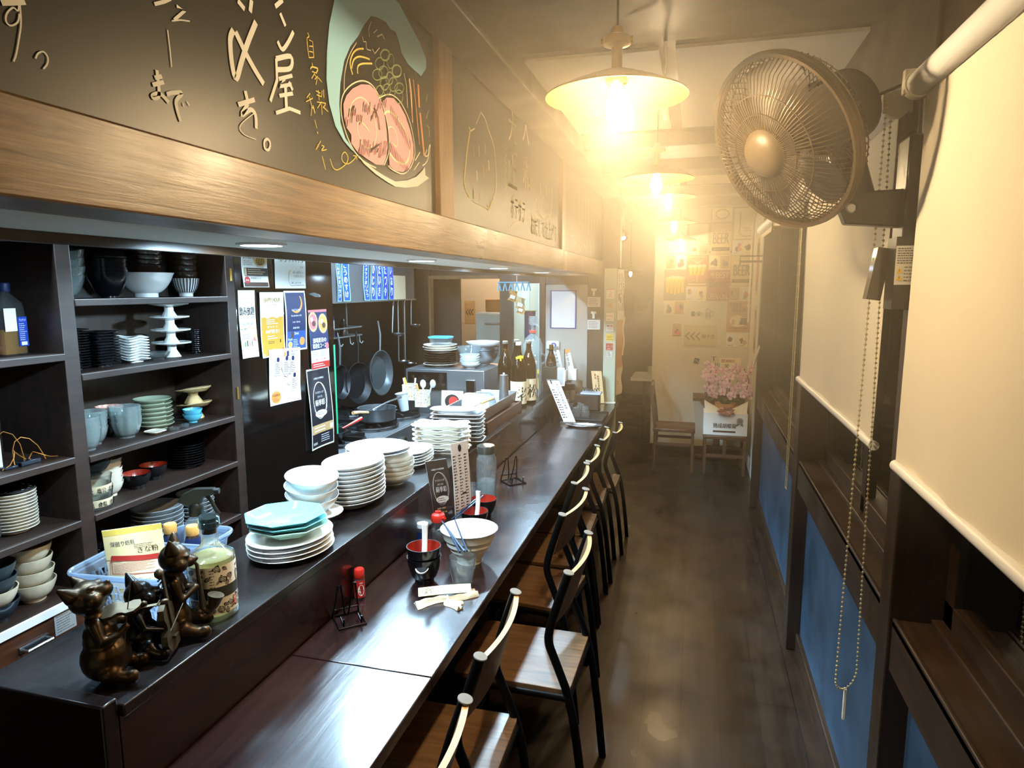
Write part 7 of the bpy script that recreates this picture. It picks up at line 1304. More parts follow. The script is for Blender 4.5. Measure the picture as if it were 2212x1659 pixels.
for k, (y, z, w_, h_, lab) in enumerate(((6.55, 1.62, 0.22, 0.5, 'vintage poster on the side wall, nearest the tin signs'), (6.05, 1.5, 0.22, 0.32, 'upper framed print on the white side wall'), (6.05, 1.14, 0.22, 0.32, 'lower framed print on the white side wall'), (6.5, 1.1, 0.2, 0.42, 'brown print low on the side wall by the corner'))):
    b = MB(right_wall(0.528, y, z)); b.sheet(w_, h_, 'ink_tan', 0.003, nx=1, ny=1); b.rect(w_*0.08, h_*0.08, w_*0.92, h_*0.92, ('ink_brown', 'paper_cream', 'ink_tan', 'ink_brown')[k], 0.001); b.disc(w_*0.5, h_*0.5, w_*0.25, h_*0.25, ('ink_rose', 'ink_brown', 'ink_grey', 'ink_tan')[k], 0.0014); b.lines(w_*0.2, w_*0.8, h_*0.1, h_*0.22, 2, 'ink', 0.0014)
    tag(b.build('wall_print'), lab, 'poster', 'prints on the side wall')
# wall fan
ax = Vector((-0.717, -0.52, -0.465)).normalized(); fc = Vector((0.181, 1.709, 2.018))
q = ax.to_track_quat('Z', 'Y')
t = thing('wall_fan', 'dark wall mounted fan tilted down over the aisle between the blinds', 'fan', (0.468, 1.745, 1.86)); base = Vector(t.location)
TF = Matrix.Translation(fc-base) @ q.to_matrix().to_4x4()
b = MB(TF); R_ = 0.198
b.tube([(R_*math.cos(2*PI*k/48), R_*math.sin(2*PI*k/48), 0) for k in range(48)], 0.009, 'fan_wire', 8, closed=True)
b.lathe([(R_+0.006, -0.014), (R_+0.008, 0), (R_+0.006, 0.014), (R_-0.002, 0.012), (R_-0.002, -0.012)], 'fan_wire', 48, closed=True); b.build('rim', t)
b = MB(TF)
for k in range(96):
    a = 2*PI*k/96; c_, s_ = math.cos(a), math.sin(a)
    b.tube([(r*c_, r*s_, z) for r, z in ((0.05, 0.058), (0.12, 0.052), (0.17, 0.034), (R_-0.004, 0.004))], 0.0013, 'fan_wire', 4)
for r, z in ((0.09, 0.056), (0.13, 0.049)): b.tube([(r*math.cos(2*PI*k/40), r*math.sin(2*PI*k/40), z) for k in range(40)], 0.0014, 'fan_wire', 4, closed=True)
b.build('front_guard', t)
b = MB(TF)
for k in range(72):
    a = 2*PI*k/72; a2 = a+0.22
    b.tube([(r*math.cos(a+(a2-a)*i/3), r*math.sin(a+(a2-a)*i/3), z) for i, (r, z) in enumerate(((R_-0.004, -0.004), (0.185, -0.05), (0.13, -0.085), (0.06, -0.10)))], 0.0013, 'fan_wire', 4)
for r, z in ((0.192, -0.03), (0.175, -0.06), (0.14, -0.08), (0.09, -0.093)): b.tube([(r*math.cos(2*PI*k/40), r*math.sin(2*PI*k/40), z) for k in range(40)], 0.0014, 'fan_wire', 4, closed=True)
b.build('rear_guard', t)
MB(TF).lathe([(0.056, 0.048), (0.058, 0.056), (0.05, 0.068), (0.03, 0.076), (0, 0.079)], mat('fan_badge', '50432f', 0.45), 36).lathe([(0.056, 0.048), (0, 0.046)], 'fan_dark', 36, caps=False).build('centre_badge', t)
for k in range(5):
    v = []; f = []; n = 8
    for i in range(n+1):
        for j in range(7):
            r = 0.03+0.15*i/n; wa = 0.18+0.38*math.sin(PI*min(1, i/n*0.8+0.1)); a = k*2*PI/5+(j/6-0.5)*2*wa+0.25*i/n; v.append((r*math.cos(a), r*math.sin(a), -0.02+(j/6-0.5)*0.035))
    for i in range(n):
        for j in range(6): a = i*7+j; f.append((a, a+1, a+8, a+7))
    b = MB(TF); b.add(v, f, 'fan_dark'); K = len(v); b.add([(x, y, z-0.002) for x, y, z in v], [g[::-1] for g in f], 'fan_dark'); b.build('blade', t)
MB(TF).lathe([(0.0, -0.25), (0.06, -0.245), (0.085, -0.22), (0.09, -0.13), (0.075, -0.105), (0, -0.10)], 'fan_dark', 32).lathe([(0.035, -0.10), (0.035, -0.0), (0.028, 0.0), (0, 0.0)], 'fan_dark', 24).build('motor_housing', t)
mp = TF @ Vector((0, 0, -0.17))
b = MB(); b.tube([mp, mp+Vector((0.02, 0.01, -0.06)), Vector((-0.10, 0.01, 0.02))], [0.045, 0.04, 0.03], 'black_plastic', 14); b.build('neck', t)
b = MB(); T0 = Matrix(((1, 0, 0, 0), (0, 0, -1, 0), (0, 1, 0, 0), (0, 0, 0, 1))); b.T = T0
b.prism([(-0.155, 0.01), (-0.14, 0.045), (-0.02, 0.05), (-0.01, 0.06), (-0.01, -0.045), (-0.03, -0.035), (-0.14, -0.025)], -0.02, 0.02, 'black_plastic'); b.T = Matrix(); b.tube([(-0.13, -0.025, 0.01), (-0.13, -0.018, 0.01)], 0.012, 'steel', 12)
b.build('arm', t, bevel=0.004)
MB().box(-0.03, -0.06, -0.14, 0.0, 0.03, 0.16, 'black_plastic').build('wall_plate', t, bevel=0.006)
b = MB(); b.box(-0.045, -0.075, -0.22, -0.002, -0.005, -0.06, 'black_plastic'); b.obox((-0.06, 0.005, -0.14), (0.03, 0.04, 0.12), (0, 0.14, 0), mat('smoked_cover', '2a2319', 0.1, coat=0.5)); b.ball((-0.075, -0.012, -0.105), 0.003, mat('led_green', '8fe0b0', 0.4), 8); b.build('control_box', t, bevel=0.004)
b = MB(plane((-0.047, -0.0765, -0.155), (1, 0, 0), (0, 0, 1))); b.T = plane((-0.044, -0.0765, -0.165), (1, 0, 0), (0, 0, 1)); b.sheet(0.042, 0.085, 'paper', 0.0008, nx=1, ny=1); b.lines(0.003, 0.04, 0.045, 0.082, 7, 'ink', 0.0009)
for z in (0.026, 0.010): b.poly([(0.003, z), (0.015, z), (0.009, z+0.012)], 'ink_yellow', 0.0012); b.rect(0.0085, z+0.003, 0.0095, z+0.008, 'ink', 0.0016)
b.lines(0.018, 0.04, 0.006, 0.042, 5, 'ink_grey', 0.0009); b.build('warning_label', t)
b = MB(); b.tube([mp+Vector((0.05, 0.0, 0.02)), (-0.012, -0.05, 0.28), (-0.01, -0.052, 0.16)], 0.004, 'black_plastic', 6); b.build('cord', t)

# ================================================================ end wall
EY = 6.998
def tin(x0, x1, z0, z1, base, fn, lab, name='tin_sign', cat='sign', grp='tin signs and prints on the end wall', th=0.004):
    w_, h_ = x1-x0, z1-z0; b = MB(end_wall(x0, EY-th, z0)); b.sheet(w_, h_, base, th, nx=1, ny=1); fn(b, w_, h_); return tag(b.build(name), lab, cat, grp)
def beer(b, w, h):
    b.rect(0, 0, w, h, 'ink_tan', 0.0004); b.rect(w*0.05, h*0.03, w*0.95, h*0.97, 'sign_buff', 0.0006); b.text('Ice cold', w*0.2, h*0.72, w*0.6, h*0.11, 'paper_cream', 0.001); b.text('BEER', w*0.16, h*0.34, w*0.68, h*0.34, 'ink_brown', 0.001); b.rect(w*0.12, h*0.12, w*0.88, h*0.23, 'ink_brown', 0.001); b.text('SERVED HERE', w*0.2, h*0.145, w*0.6, h*0.06, 'paper_cream', 0.0013)
    for x in (0, w*0.93): b.rect(x, h*0.05, x+w*0.07, h*0.12, 'ink_brown', 0.0009)
tin(0.112, 0.33, 2.01, 2.32, 'ink_tan', beer, 'buff beer sign with big dark lettering, upper of the two alike')
tin(0.316, 0.539, 1.70, 2.007, 'ink_tan', beer, 'buff beer sign with big dark lettering, lower of the two alike')
def mugs(b, w, h):
    b.rect(0, 0, w, h, 'sign_grey', 0.0005); b.disc(w*0.5, h*0.70, w*0.43, h*0.1, 'paper_cream', 0.0008)
    for k in range(5): b.poly([(w*(0.09+0.165*k), h*0.70), (w*(0.24+0.165*k), h*0.70), (w*(0.225+0.165*k), h*(0.25-0.03*(2-abs(k-2)))), (w*(0.115+0.165*k), h*(0.25-0.03*(2-abs(k-2))))], 'ink_yellow', 0.001); b.rect(w*(0.15+0.165*k), h*0.3, w*(0.17+0.165*k), h*0.66, 'ink_gold', 0.0013)
    b.text('COLD BEER', w*0.1, h*0.86, w*0.8, h*0.07, 'ink_tan', 0.001); b.lines(w*0.1, w*0.9, h*0.08, h*0.14, 1, 'ink_tan', 0.001)
tin(-0.313, -0.094, 1.562, 1.868, 'sign_grey', mugs, 'grey tin sign with five foaming yellow beer mugs')
def cheers(b, w, h):
    b.rect(0, 0, w, h, 'sign_rust', 0.0005); b.text('ICE COLD BEER', w*0.08, h*0.91, w*0.84, h*0.06, 'paper_cream', 0.001)
    for k in range(4): b.poly([(w*(0.1+0.2*k), h*0.62), (w*(0.28+0.2*k), h*0.62), (w*(0.26+0.17*k), h*0.35), (w*(0.16+0.17*k), h*0.35)], 'ink_yellow', 0.001); b.disc(w*(0.19+0.2*k), h*0.65, w*0.1, h*0.05, 'paper_cream', 0.0012)
    b.ribbon([(w*0.5, h*0.4), (w*0.5, h*0.12)], w*0.03, 'paper_cream', 0.001)
    for k in range(7): b.ribbon([(w*0.5, h*0.72), (w*(0.2+0.1*k), h*0.86)], w*0.015, 'paper_cream', 0.001)
    b.text('DRINK', w*0.1, h*0.14, w*0.8, h*0.09, 'paper_cream', 0.001); b.rect(w*0.1, h*0.05, w*0.9, h*0.09, 'paper_cream', 0.001)
tin(-0.099, 0.115, 1.702, 2.01, 'sign_rust', cheers, 'rust coloured tin sign with clinking yellow glasses')
def best(b, w, h):
    b.rect(0, 0, w, h, 'sign_red', 0.0005); b.disc(w*0.22, h*0.86, w*0.1, h*0.07, 'ink_tan', 0.001); b.text('BEST', w*0.38, h*0.74, w*0.56, h*0.2, 'paper_cream', 0.001); b.text('Beer', w*0.1, h*0.42, w*0.8, h*0.3, 'ink_tan', 0.001); b.text('Beer', w*0.11, h*0.425, w*0.8, h*0.29, 'script_brown', 0.0013); b.ribbon([(w*0.15, h*0.36), (w*0.4, h*0.42), (w*0.8, h*0.44)], w*0.02, 'ink_tan', 0.001); b.text('OPEN ONE', w*0.05, h*0.06, w*0.9, h*0.17, 'paper_cream', 0.001)
tin(0.105, 0.322, 1.558, 1.862, 'sign_red', best, 'red tin sign with cream and brown lettering at its foot and head')
def free(b, w, h):
    b.rect(0, 0, w, h, 'sign_orange', 0.0005); b.text('FREE', w*0.12, h*0.82, w*0.5, h*0.12, 'ink_brown', 0.001); b.text('BEER!', w*0.22, h*0.66, w*0.66, h*0.14, 'ink_brown', 0.001); b.disc(w*0.48, h*0.36, w*0.36, h*0.19, 'paper_cream', 0.0008)
    b.disc(w*0.7, h*0.56, w*0.1, h*0.07, 'ink_tan', 0.001); b.poly([(w*0.52, h*0.24), (w*0.86, h*0.24), (w*0.82, h*0.46), (w*0.6, h*0.46)], 'ink_brown', 0.001); b.poly([(w*0.2, h*0.24), (w*0.34, h*0.24), (w*0.32, h*0.42), (w*0.22, h*0.42)], 'ink_tan', 0.001); b.text('tomorrow', w*0.12, h*0.1, w*0.76, h*0.07, 'ink_brown', 0.001); b.rect(w*0.15, h*0.05, w*0.85, h*0.06, 'ink_brown', 0.001)
tin(0.307, 0.533, 1.25, 1.554, 'sign_orange', free, 'orange tin sign joking about free drinks tomorrow')
def faint(m1, m2):
    def f(b, w, h):
        b.rect(w*0.04, h*0.04, w*0.96, h*0.96, 'paper_cream', 0.0006); b.ring(w*0.5, h*0.55, w*0.3, h*0.3, w*0.06, m1, 0.001); b.lines(w*0.15, w*0.85, h*0.1, h*0.3, 3, m2, 0.001)
    return f
tin(0.123, 0.327, 2.322, 2.465, 'ink_tan', faint('ink_tan', 'ink_tan'), 'faded cream tin sign by the ceiling above the upper beer sign')
tin(0.332, 0.54, 2.15, 2.46, 'ink_tan', lambda b, w, h: (b.rect(w*0.04, h*0.03, w*0.96, h*0.97, 'paper_cream', 0.0006), b.ribbon([(w*0.3, h*0.85), (w*0.3, h*0.4), (w*0.25, h*0.2), (w*0.5, h*0.1), (w*0.95, h*0.14)], w*0.05, 'ink_tan', 0.001), b.lines(w*0.5, w*0.9, h*0.25, h*0.4, 2, 'ink_tan', 0.001)), 'faded tin sign with a bottle outline in the top corner')
tin(-0.304, -0.095, 2.02, 2.315, 'ink_tan', faint('ink_tan', 'ink_grey'), 'faded tin sign behind the last pendant lamps')
tin(-0.09, 0.108, 2.11, 2.32, 'ink_tan', faint('paper_cream', 'ink_tan'), 'faded cream print left of the upper beer sign'.replace('left of', 'adjoining'))
PR = [(-0.089, 0.008, 2.013, 2.105, 'ink_grey', 'grey postcard above the clinking glasses sign'), (0.012, 0.108, 2.013, 2.105, 'ink_tan', 'tan postcard next to the upper beer sign foot'), (0.333, 0.428, 2.01, 2.145, 'ink_rose', 'rose postcard above the lower beer sign'), (0.432, 0.527, 2.01, 2.145, 'ink_brown', 'postcard of people above the lower beer sign'),
      (-0.304, -0.205, 1.875, 2.012, 'ink_tan', 'pale postcard with a small can, above the mug sign'), (-0.202, -0.103, 1.875, 2.012, 'ink_brown', 'pale postcard with a bottle, above the mug sign'), (0.118, 0.215, 1.868, 2.002, 'ink_brown', 'postcard of dark boots above the red sign'), (0.219, 0.315, 1.868, 2.002, 'ink_grey', 'postcard with a hat drawing above the red sign'),
      (-0.098, 0.002, 1.558, 1.698, 'ink_gold', 'yellow flowered postcard below the clinking glasses'), (0.006, 0.104, 1.558, 1.698, 'ink_tan', 'postcard of reclining figure below the clinking glasses'), (0.318, 0.42, 1.558, 1.695, 'ink_tan', 'postcard of a dancer above the orange sign'), (0.424, 0.527, 1.558, 1.695, 'ink_red', 'red postcard above the orange sign'),
      (-0.308, -0.21, 1.418, 1.556, 'ink_grey', 'postcard of a bathtub under the mug sign'), (-0.206, -0.105, 1.418, 1.556, 'ink_rose', 'postcard of reclining woman under the mug sign'), (0.312, 0.412, 1.103, 1.237, 'ink_brown', 'postcard of an old telephone under the orange sign'), (0.417, 0.515, 1.103, 1.237, 'ink_tan', 'tan landscape postcard under the orange sign'), (-0.223, -0.12, 1.19, 1.335, 'ink_rose', 'pink card with a bottle picture beside the arrow sign')]
for i, (x0, x1, z0, z1, m, lab) in enumerate(PR):
    def f(b, w, h, m=m, i=i):
        b.rect(w*0.05, h*0.04, w*0.95, h*0.96, ('paper_cream', 'ink_tan', 'paper')[i % 3], 0.0006); R = random.Random(i)
        for k in range(3): x, y = R.uniform(0.3, 0.7), R.uniform(0.3, 0.65); b.poly([(w*(x+R.uniform(0.12, 0.28)*math.cos(a)), h*(y+R.uniform(0.1, 0.25)*math.sin(a))) for a in [j*PI/5 for j in range(10)]], (m, 'ink_brown', m)[k], 0.0009+0.0003*k)
        b.lines(w*0.15, w*0.85, h*0.06, h*0.16, 1, 'ink_brown', 0.002)
    tin(x0, x1, z0, z1, 'paper_cream', f, lab, 'postcard', 'postcard', 'postcards on the end wall', 0.002)
def arrows(b, w, h):
    for k in range(3): b.poly([(w*(0.16+0.16*k), h*0.68), (w*(0.02+0.16*k), h*0.48), (w*(0.16+0.16*k), h*0.28), (w*(0.19+0.16*k), h*0.32), (w*(0.085+0.16*k), h*0.48), (w*(0.19+0.16*k), h*0.64)], 'arrow_olive', 0.001)
    b.text('御手洗', w*0.54, h*0.38, w*0.4, h*0.2, 'ink_tan', 0.001); b.text('御手洗', w*0.541, h*0.381, w*0.4, h*0.2, 'arrow_olive', 0.0013); b.rect(0, h*0.04, w, h*0.06, 'ink_tan', 0.001)
tin(-0.102, 0.221, 1.101, 1.314, 'sign_sand', arrows, 'sand coloured washroom sign with three chevrons pointing sideways', 'arrow_sign', 'sign', 'wall sign')
b = MB(end_wall(-0.035, EY, 1.40)); b.text('I', 0.0, 0.005, 0.034, 0.048, 'ink', 0.001); tag(b.build('wall_sticker'), 'black letter sticker at the start of the mug motto', 'wall sticker', 'mug motto')
b = MB(end_wall(0.005, EY, 1.40)); b.disc(0.033, 0.018, 0.017, 0.013, 'ink', 0.001); [b.disc(0.033+dx, 0.038+dy, 0.0055, 0.007, 'ink', 0.001) for dx, dy in ((-0.016, -0.004), (-0.006, 0.006), (0.006, 0.006), (0.016, -0.004))]; b.ribbon([(0.006, 0.045), (0.0, 0.028), (0.006, 0.01)], 0.003, 'ink', 0.001); b.ribbon([(0.060, 0.045), (0.066, 0.028), (0.060, 0.01)], 0.003, 'ink', 0.001); tag(b.build('wall_sticker'), 'black paw sticker in the middle of the mug motto', 'wall sticker', 'mug motto')
b = MB(end_wall(0.098, EY, 1.375)); b.ribbon([(0.008, 0.09), (0.008, 0.008), (0.05, 0.0), (0.052, 0.085), (0.03, 0.10), (0.008, 0.09)], 0.005, 'ink', 0.001); b.ribbon([(0.052, 0.075), (0.078, 0.07), (0.076, 0.03), (0.052, 0.025)], 0.005, 'ink', 0.001); [b.ribbon([(x, 0.02), (x, 0.075)], 0.004, 'ink', 0.001) for x in (0.02, 0.032, 0.043)]; b.ribbon([(0.01, 0.10), (0.02, 0.112), (0.035, 0.105)], 0.004, 'ink', 0.001); tag(b.build('wall_sticker'), 'black beer mug outline sticker ending the motto', 'wall sticker', 'mug motto')
b = MB(end_wall(0.003, EY, 0.922)); b.prism([(0, 0.012), (0.05, 0), (0.06, 0.05), (0.012, 0.062)], 0, 0.002, 'ink'); b.ribbon([(0.01, 0.05), (0.05, 0.012)], 0.006, 'white_plaster', 0.003); tag(b.build('wall_sticker'), 'black slashed square sticker low on the end wall', 'wall sticker', 'low wall stickers')
for k, (x, z, s_, lab) in enumerate(((0.178, 0.957, 'T', 'black letter shaped sticker beside the gift card'), (0.21, 0.895, '川', 'black slanted stroke sticker above the orchid'), (0.27, 0.84, '止', 'black sticker fragment behind the orchid blooms'))):
    b = MB(end_wall(x, EY, z)); b.text(s_, 0, 0, 0.045, 0.042, 'ink', 0.001); tag(b.build('wall_sticker'), lab, 'wall sticker', 'low wall stickers')
b = MB(end_wall(-0.93, 10.645, 1.285)); b.sheet(0.27, 0.2, 'paper_cream', 0.003, nx=1, ny=1); b.text('控えの間', 0.06, 0.08, 0.16, 0.045, 'ink_tan', 0.001); b.lines(0.08, 0.2, 0.05, 0.07, 1, 'ink_tan', 0.001); tag(b.build('door_notice'), 'cream notice hung on the dark brown passage door', 'notice')
b = MB(); b.tube([(0, 0, 0), (0, 0, 1.05)], 0.012, 'ivory_plastic', 8)
for z in (0.15, 0.75): b.box(-0.02, -0.004, z, 0.02, 0.012, z+0.02, 'ivory_plastic')
o = b.build('wall_pipe'); o.location = (0.512, 6.985, 1.35); tag(o, 'thin vertical pipe in the corner beside the tin signs', 'pipe')
# orchid on a chair, chairs and small tables at the end
def wooden_chair(name, lab, loc, rz, zs=0.40, zb=0.80):
    t = thing(name, lab, 'chair', loc, rz); m = 'stain_chair'; W_ = 0.19
    MB().box(-W_, -W_, zs-0.03, W_, W_, zs, m).build('seat', t, bevel=0.006)
    for sx in (-1, 1):
        b = MB(); b.tube([(sx*(W_-0.02), W_-0.02, 0), (sx*(W_-0.02), W_-0.02, zs)], 0.018, m, 4); b.build('leg', t)
        b = MB(); b.tube([(sx*(W_-0.02), -W_+0.02, 0), (sx*(W_-0.02), -W_+0.02, zs), (sx*(W_-0.02), -W_-0.03, zb)], 0.018, m, 4); b.build('leg', t)
    b = MB(); b.box(-W_+0.03, -W_-0.035, zb-0.12, W_-0.03, -W_-0.01, zb-0.01, m); b.build('backrest', t, bevel=0.004)
    for q in ((-W_+0.02, -W_+0.01, zs*0.45, W_-0.02, -W_+0.03, zs*0.53), (-W_+0.02, W_-0.03, zs*0.45, W_-0.02, W_-0.01, zs*0.53), (-W_+0.01, -W_+0.02, zs*0.6, -W_+0.03, W_-0.02, zs*0.66), (W_-0.03, -W_+0.02, zs*0.6, W_-0.01, W_-0.02, zs*0.66), (-0.015, W_-0.03, zs*0.53, 0.015, W_-0.012, zs-0.02)): MB().box(*q, m).build('stretcher', t)
    return t
wooden_chair('wooden_chair', 'dark wooden chair standing empty sideways before the end wall', (-0.15, 6.38, 0), -PI/2)
wooden_chair('wooden_chair', 'dark wooden chair carrying the boxed pink orchid', (0.30, 6.36, 0), PI, 0.36, 0.70)
t = thing('side_table', 'small dark table tucked between the orchid chair and end wall', 'table', (0.25, 6.78, 0)); MB().box(-0.24, -0.16, 0.60, 0.24, 0.18, 0.63, 'stain_chair').build('table_top', t, bevel=0.003); MB().box(-0.03, -0.03, 0, 0.03, 0.03, 0.60, 'stain_chair').box(-0.2, -0.04, 0, 0.2, 0.04, 0.03, 'stain_chair').build('pedestal', t)
t = thing('orchid_box', 'pink moth orchids in a white printed gift box with a rose bow', 'potted plant', (0.30, 6.34, 0.362))
b = MB(); b.box(-0.19, -0.12, 0, 0.19, 0.12, 0.20, 'paper'); T0 = b.T; b.T = end_wall(-0.19, -0.1205, 0); b.text('熟成胡蝶蘭', 0.085, 0.065, 0.20, 0.045, 'ink_brown', 0.001); b.rect(0.085, 0.025, 0.28, 0.042, 'ink_brown', 0.001); b.disc(0.315, 0.135, 0.03, 0.03, 'ink_grey', 0.001); b.ring(0.315, 0.135, 0.024, 0.024, 0.002, 'paper', 0.0012); b.poly([(0.29, 0.115), (0.283, 0.085), (0.30, 0.092), (0.315, 0.105), (0.33, 0.092), (0.347, 0.085), (0.34, 0.115)], 'ink_grey', 0.0009); b.T = T0; b.build('gift_box', t)
MB().lathe([(0, 0.14), (0.08, 0.14), (0.095, 0.28), (0, 0.27)], 'kraft', 24).build('pot', t)
b = MB()
for sg in (-1, 1):
    b.add([(sg*0.02, -0.1, 0.2), (sg*0.18, -0.11, 0.2), (sg*0.19, -0.08, 0.31), (sg*0.06, -0.09, 0.24), (sg*0.02, -0.094, 0.202), (sg*0.18, -0.104, 0.202), (sg*0.19, -0.074, 0.312), (sg*0.06, -0.084, 0.242)], [(0, 1, 2, 3), (7, 6, 5, 4), (0, 4, 5, 1), (1, 5, 6, 2), (2, 6, 7, 3), (3, 7, 4, 0)], 'paper_cream')
b.build('paper_collar', t)
b = MB()
for k in range(9):
    a = k*2*PI/9; b.ribbon([(0, 0)], 0.01, 'ribbon') if False else None
    b.tube([(0.0, -0.135, 0.225), (0.05*math.cos(a), -0.15, 0.225+0.03*math.sin(a)), (0.07*math.cos(a+0.3), -0.145, 0.225+0.04*math.sin(a+0.3)), (0.045*math.cos(a+0.6), -0.14, 0.225+0.025*math.sin(a+0.6)), (0.0, -0.135, 0.225)], [0.006, 0.012, 0.012, 0.012, 0.006], 'ribbon', 8)
b.box(-0.05, -0.135, 0.195, 0.05, -0.121, 0.235, 'ribbon'); b.build('bow', t)
b = MB(); R = random.Random(1)
for k in range(6):
    a = -2.6+k*0.95; L_ = 0.17; pts = [(0.02*math.cos(a), 0.02*math.sin(a), 0.25), (0.10*math.cos(a), 0.08*math.sin(a), 0.33), (L_*math.cos(a), 0.12*math.sin(a), 0.29)]
    for (p, w0), (p2, w1) in zip(((pts[0], 0.02), (pts[1], 0.035)), ((pts[1], 0.035), (pts[2], 0.004))):
        px, py = -math.sin(a), math.cos(a); b.add([(p[0]+px*w0, p[1]+py*w0, p[2]+0.012), (p[0]-px*w0, p[1]-py*w0, p[2]+0.012), (p2[0]-px*w1, p2[1]-py*w1, p2[2]+0.012), (p2[0]+px*w1, p2[1]+py*w1, p2[2]+0.012), (p[0], p[1], p[2]), (p2[0], p2[1], p2[2])], [(0, 4, 5, 3), (4, 1, 2, 5), (0, 3, 2, 1)], 'leaf')
b.build('leaves', t)
for k, (sx, sy) in enumerate(((-0.13, 0.0), (0.02, 0.02), (0.15, 0.0))):
    b = MB(); pts = [(0.02*sx, 0, 0.26), (sx*0.7, 0.02, 0.50), (sx, -0.02, 0.60), (sx*1.25, -0.08, 0.50), (sx*1.1, -0.11, 0.40)]; b.tube(pts, 0.004, 'leaf', 6); s_ = b.build('flower_stem', t)
    b = MB(); n = 17
    for i in range(n):
        q = i/(n-1); cx = sx+R.uniform(-0.06, 0.06)+0.02*sx*q; cz = 0.62-0.26*q+R.uniform(-0.015, 0.015); cy = -0.06-0.05*q+R.uniform(-0.02, 0.05); rz = R.uniform(-0.7, 0.7)
        T0 = b.T; b.T = Matrix.Translation((cx, cy, cz)) @ Euler((R.uniform(-0.3, 0.5), 0, rz)).to_matrix().to_4x4() @ plane((0, 0, 0), (1, 0, 0), (0, 0, 1))
        for j in range(5): a = j*2*PI/5+PI/2; b.ball((0.02*math.cos(a), 0.02*math.sin(a), 0.002*(j % 2)), (0.020, 0.016, 0.004), 'petal', 8, (0.25*math.sin(a), -0.25*math.cos(a), a))
        b.ball((0, -0.003, 0.008), (0.006, 0.007, 0.007), 'ink_rose', 6); b.T = T0
    b.build('blossoms', t)
b = MB(end_wall(0.235, 6.44, 0.94)); b.sheet(0.19, 0.105, 'paper_cream', 0.003, nx=1, ny=1); b.text('祝', 0.015, 0.06, 0.035, 0.035, 'ink_red', 0.001); b.text('御開店', 0.055, 0.063, 0.08, 0.026, 'ink_red', 0.001); b.text('笑  む', 0.045, 0.012, 0.12, 0.036, 'ink', 0.001); b.T = Matrix.Translation((0.33, 6.445, 0.60)); b.tube([(0, 0, 0), (0, 0, 0.36)], 0.004, 'pale_wood', 6)
tag(b.build('gift_card'), 'cream congratulation card on a stick above the orchids', 'card')
t = thing('passage_table', 'pale topped little table in the passage beside the dark door', 'table', (-0.52, 7.55, 0)); MB().box(-0.13, -0.3, 0.69, 0.16, 0.3, 0.72, 'white_plastic').build('table_top', t); MB().box(-0.02, -0.02, 0, 0.02, 0.02, 0.69, 'black_metal').box(-0.12, -0.12, 0, 0.12, 0.12, 0.02, 'black_metal').build('pedestal', t)
o = MB().lathe([(0, 0), (0.03, 0), (0.034, 0.09), (0, 0.09)], 'ivory_plastic', 18).build('paper_cup'); o.location = (-0.46, 7.6, 0.721); tag(o, 'pale cup standing on the passage table', 'cup')
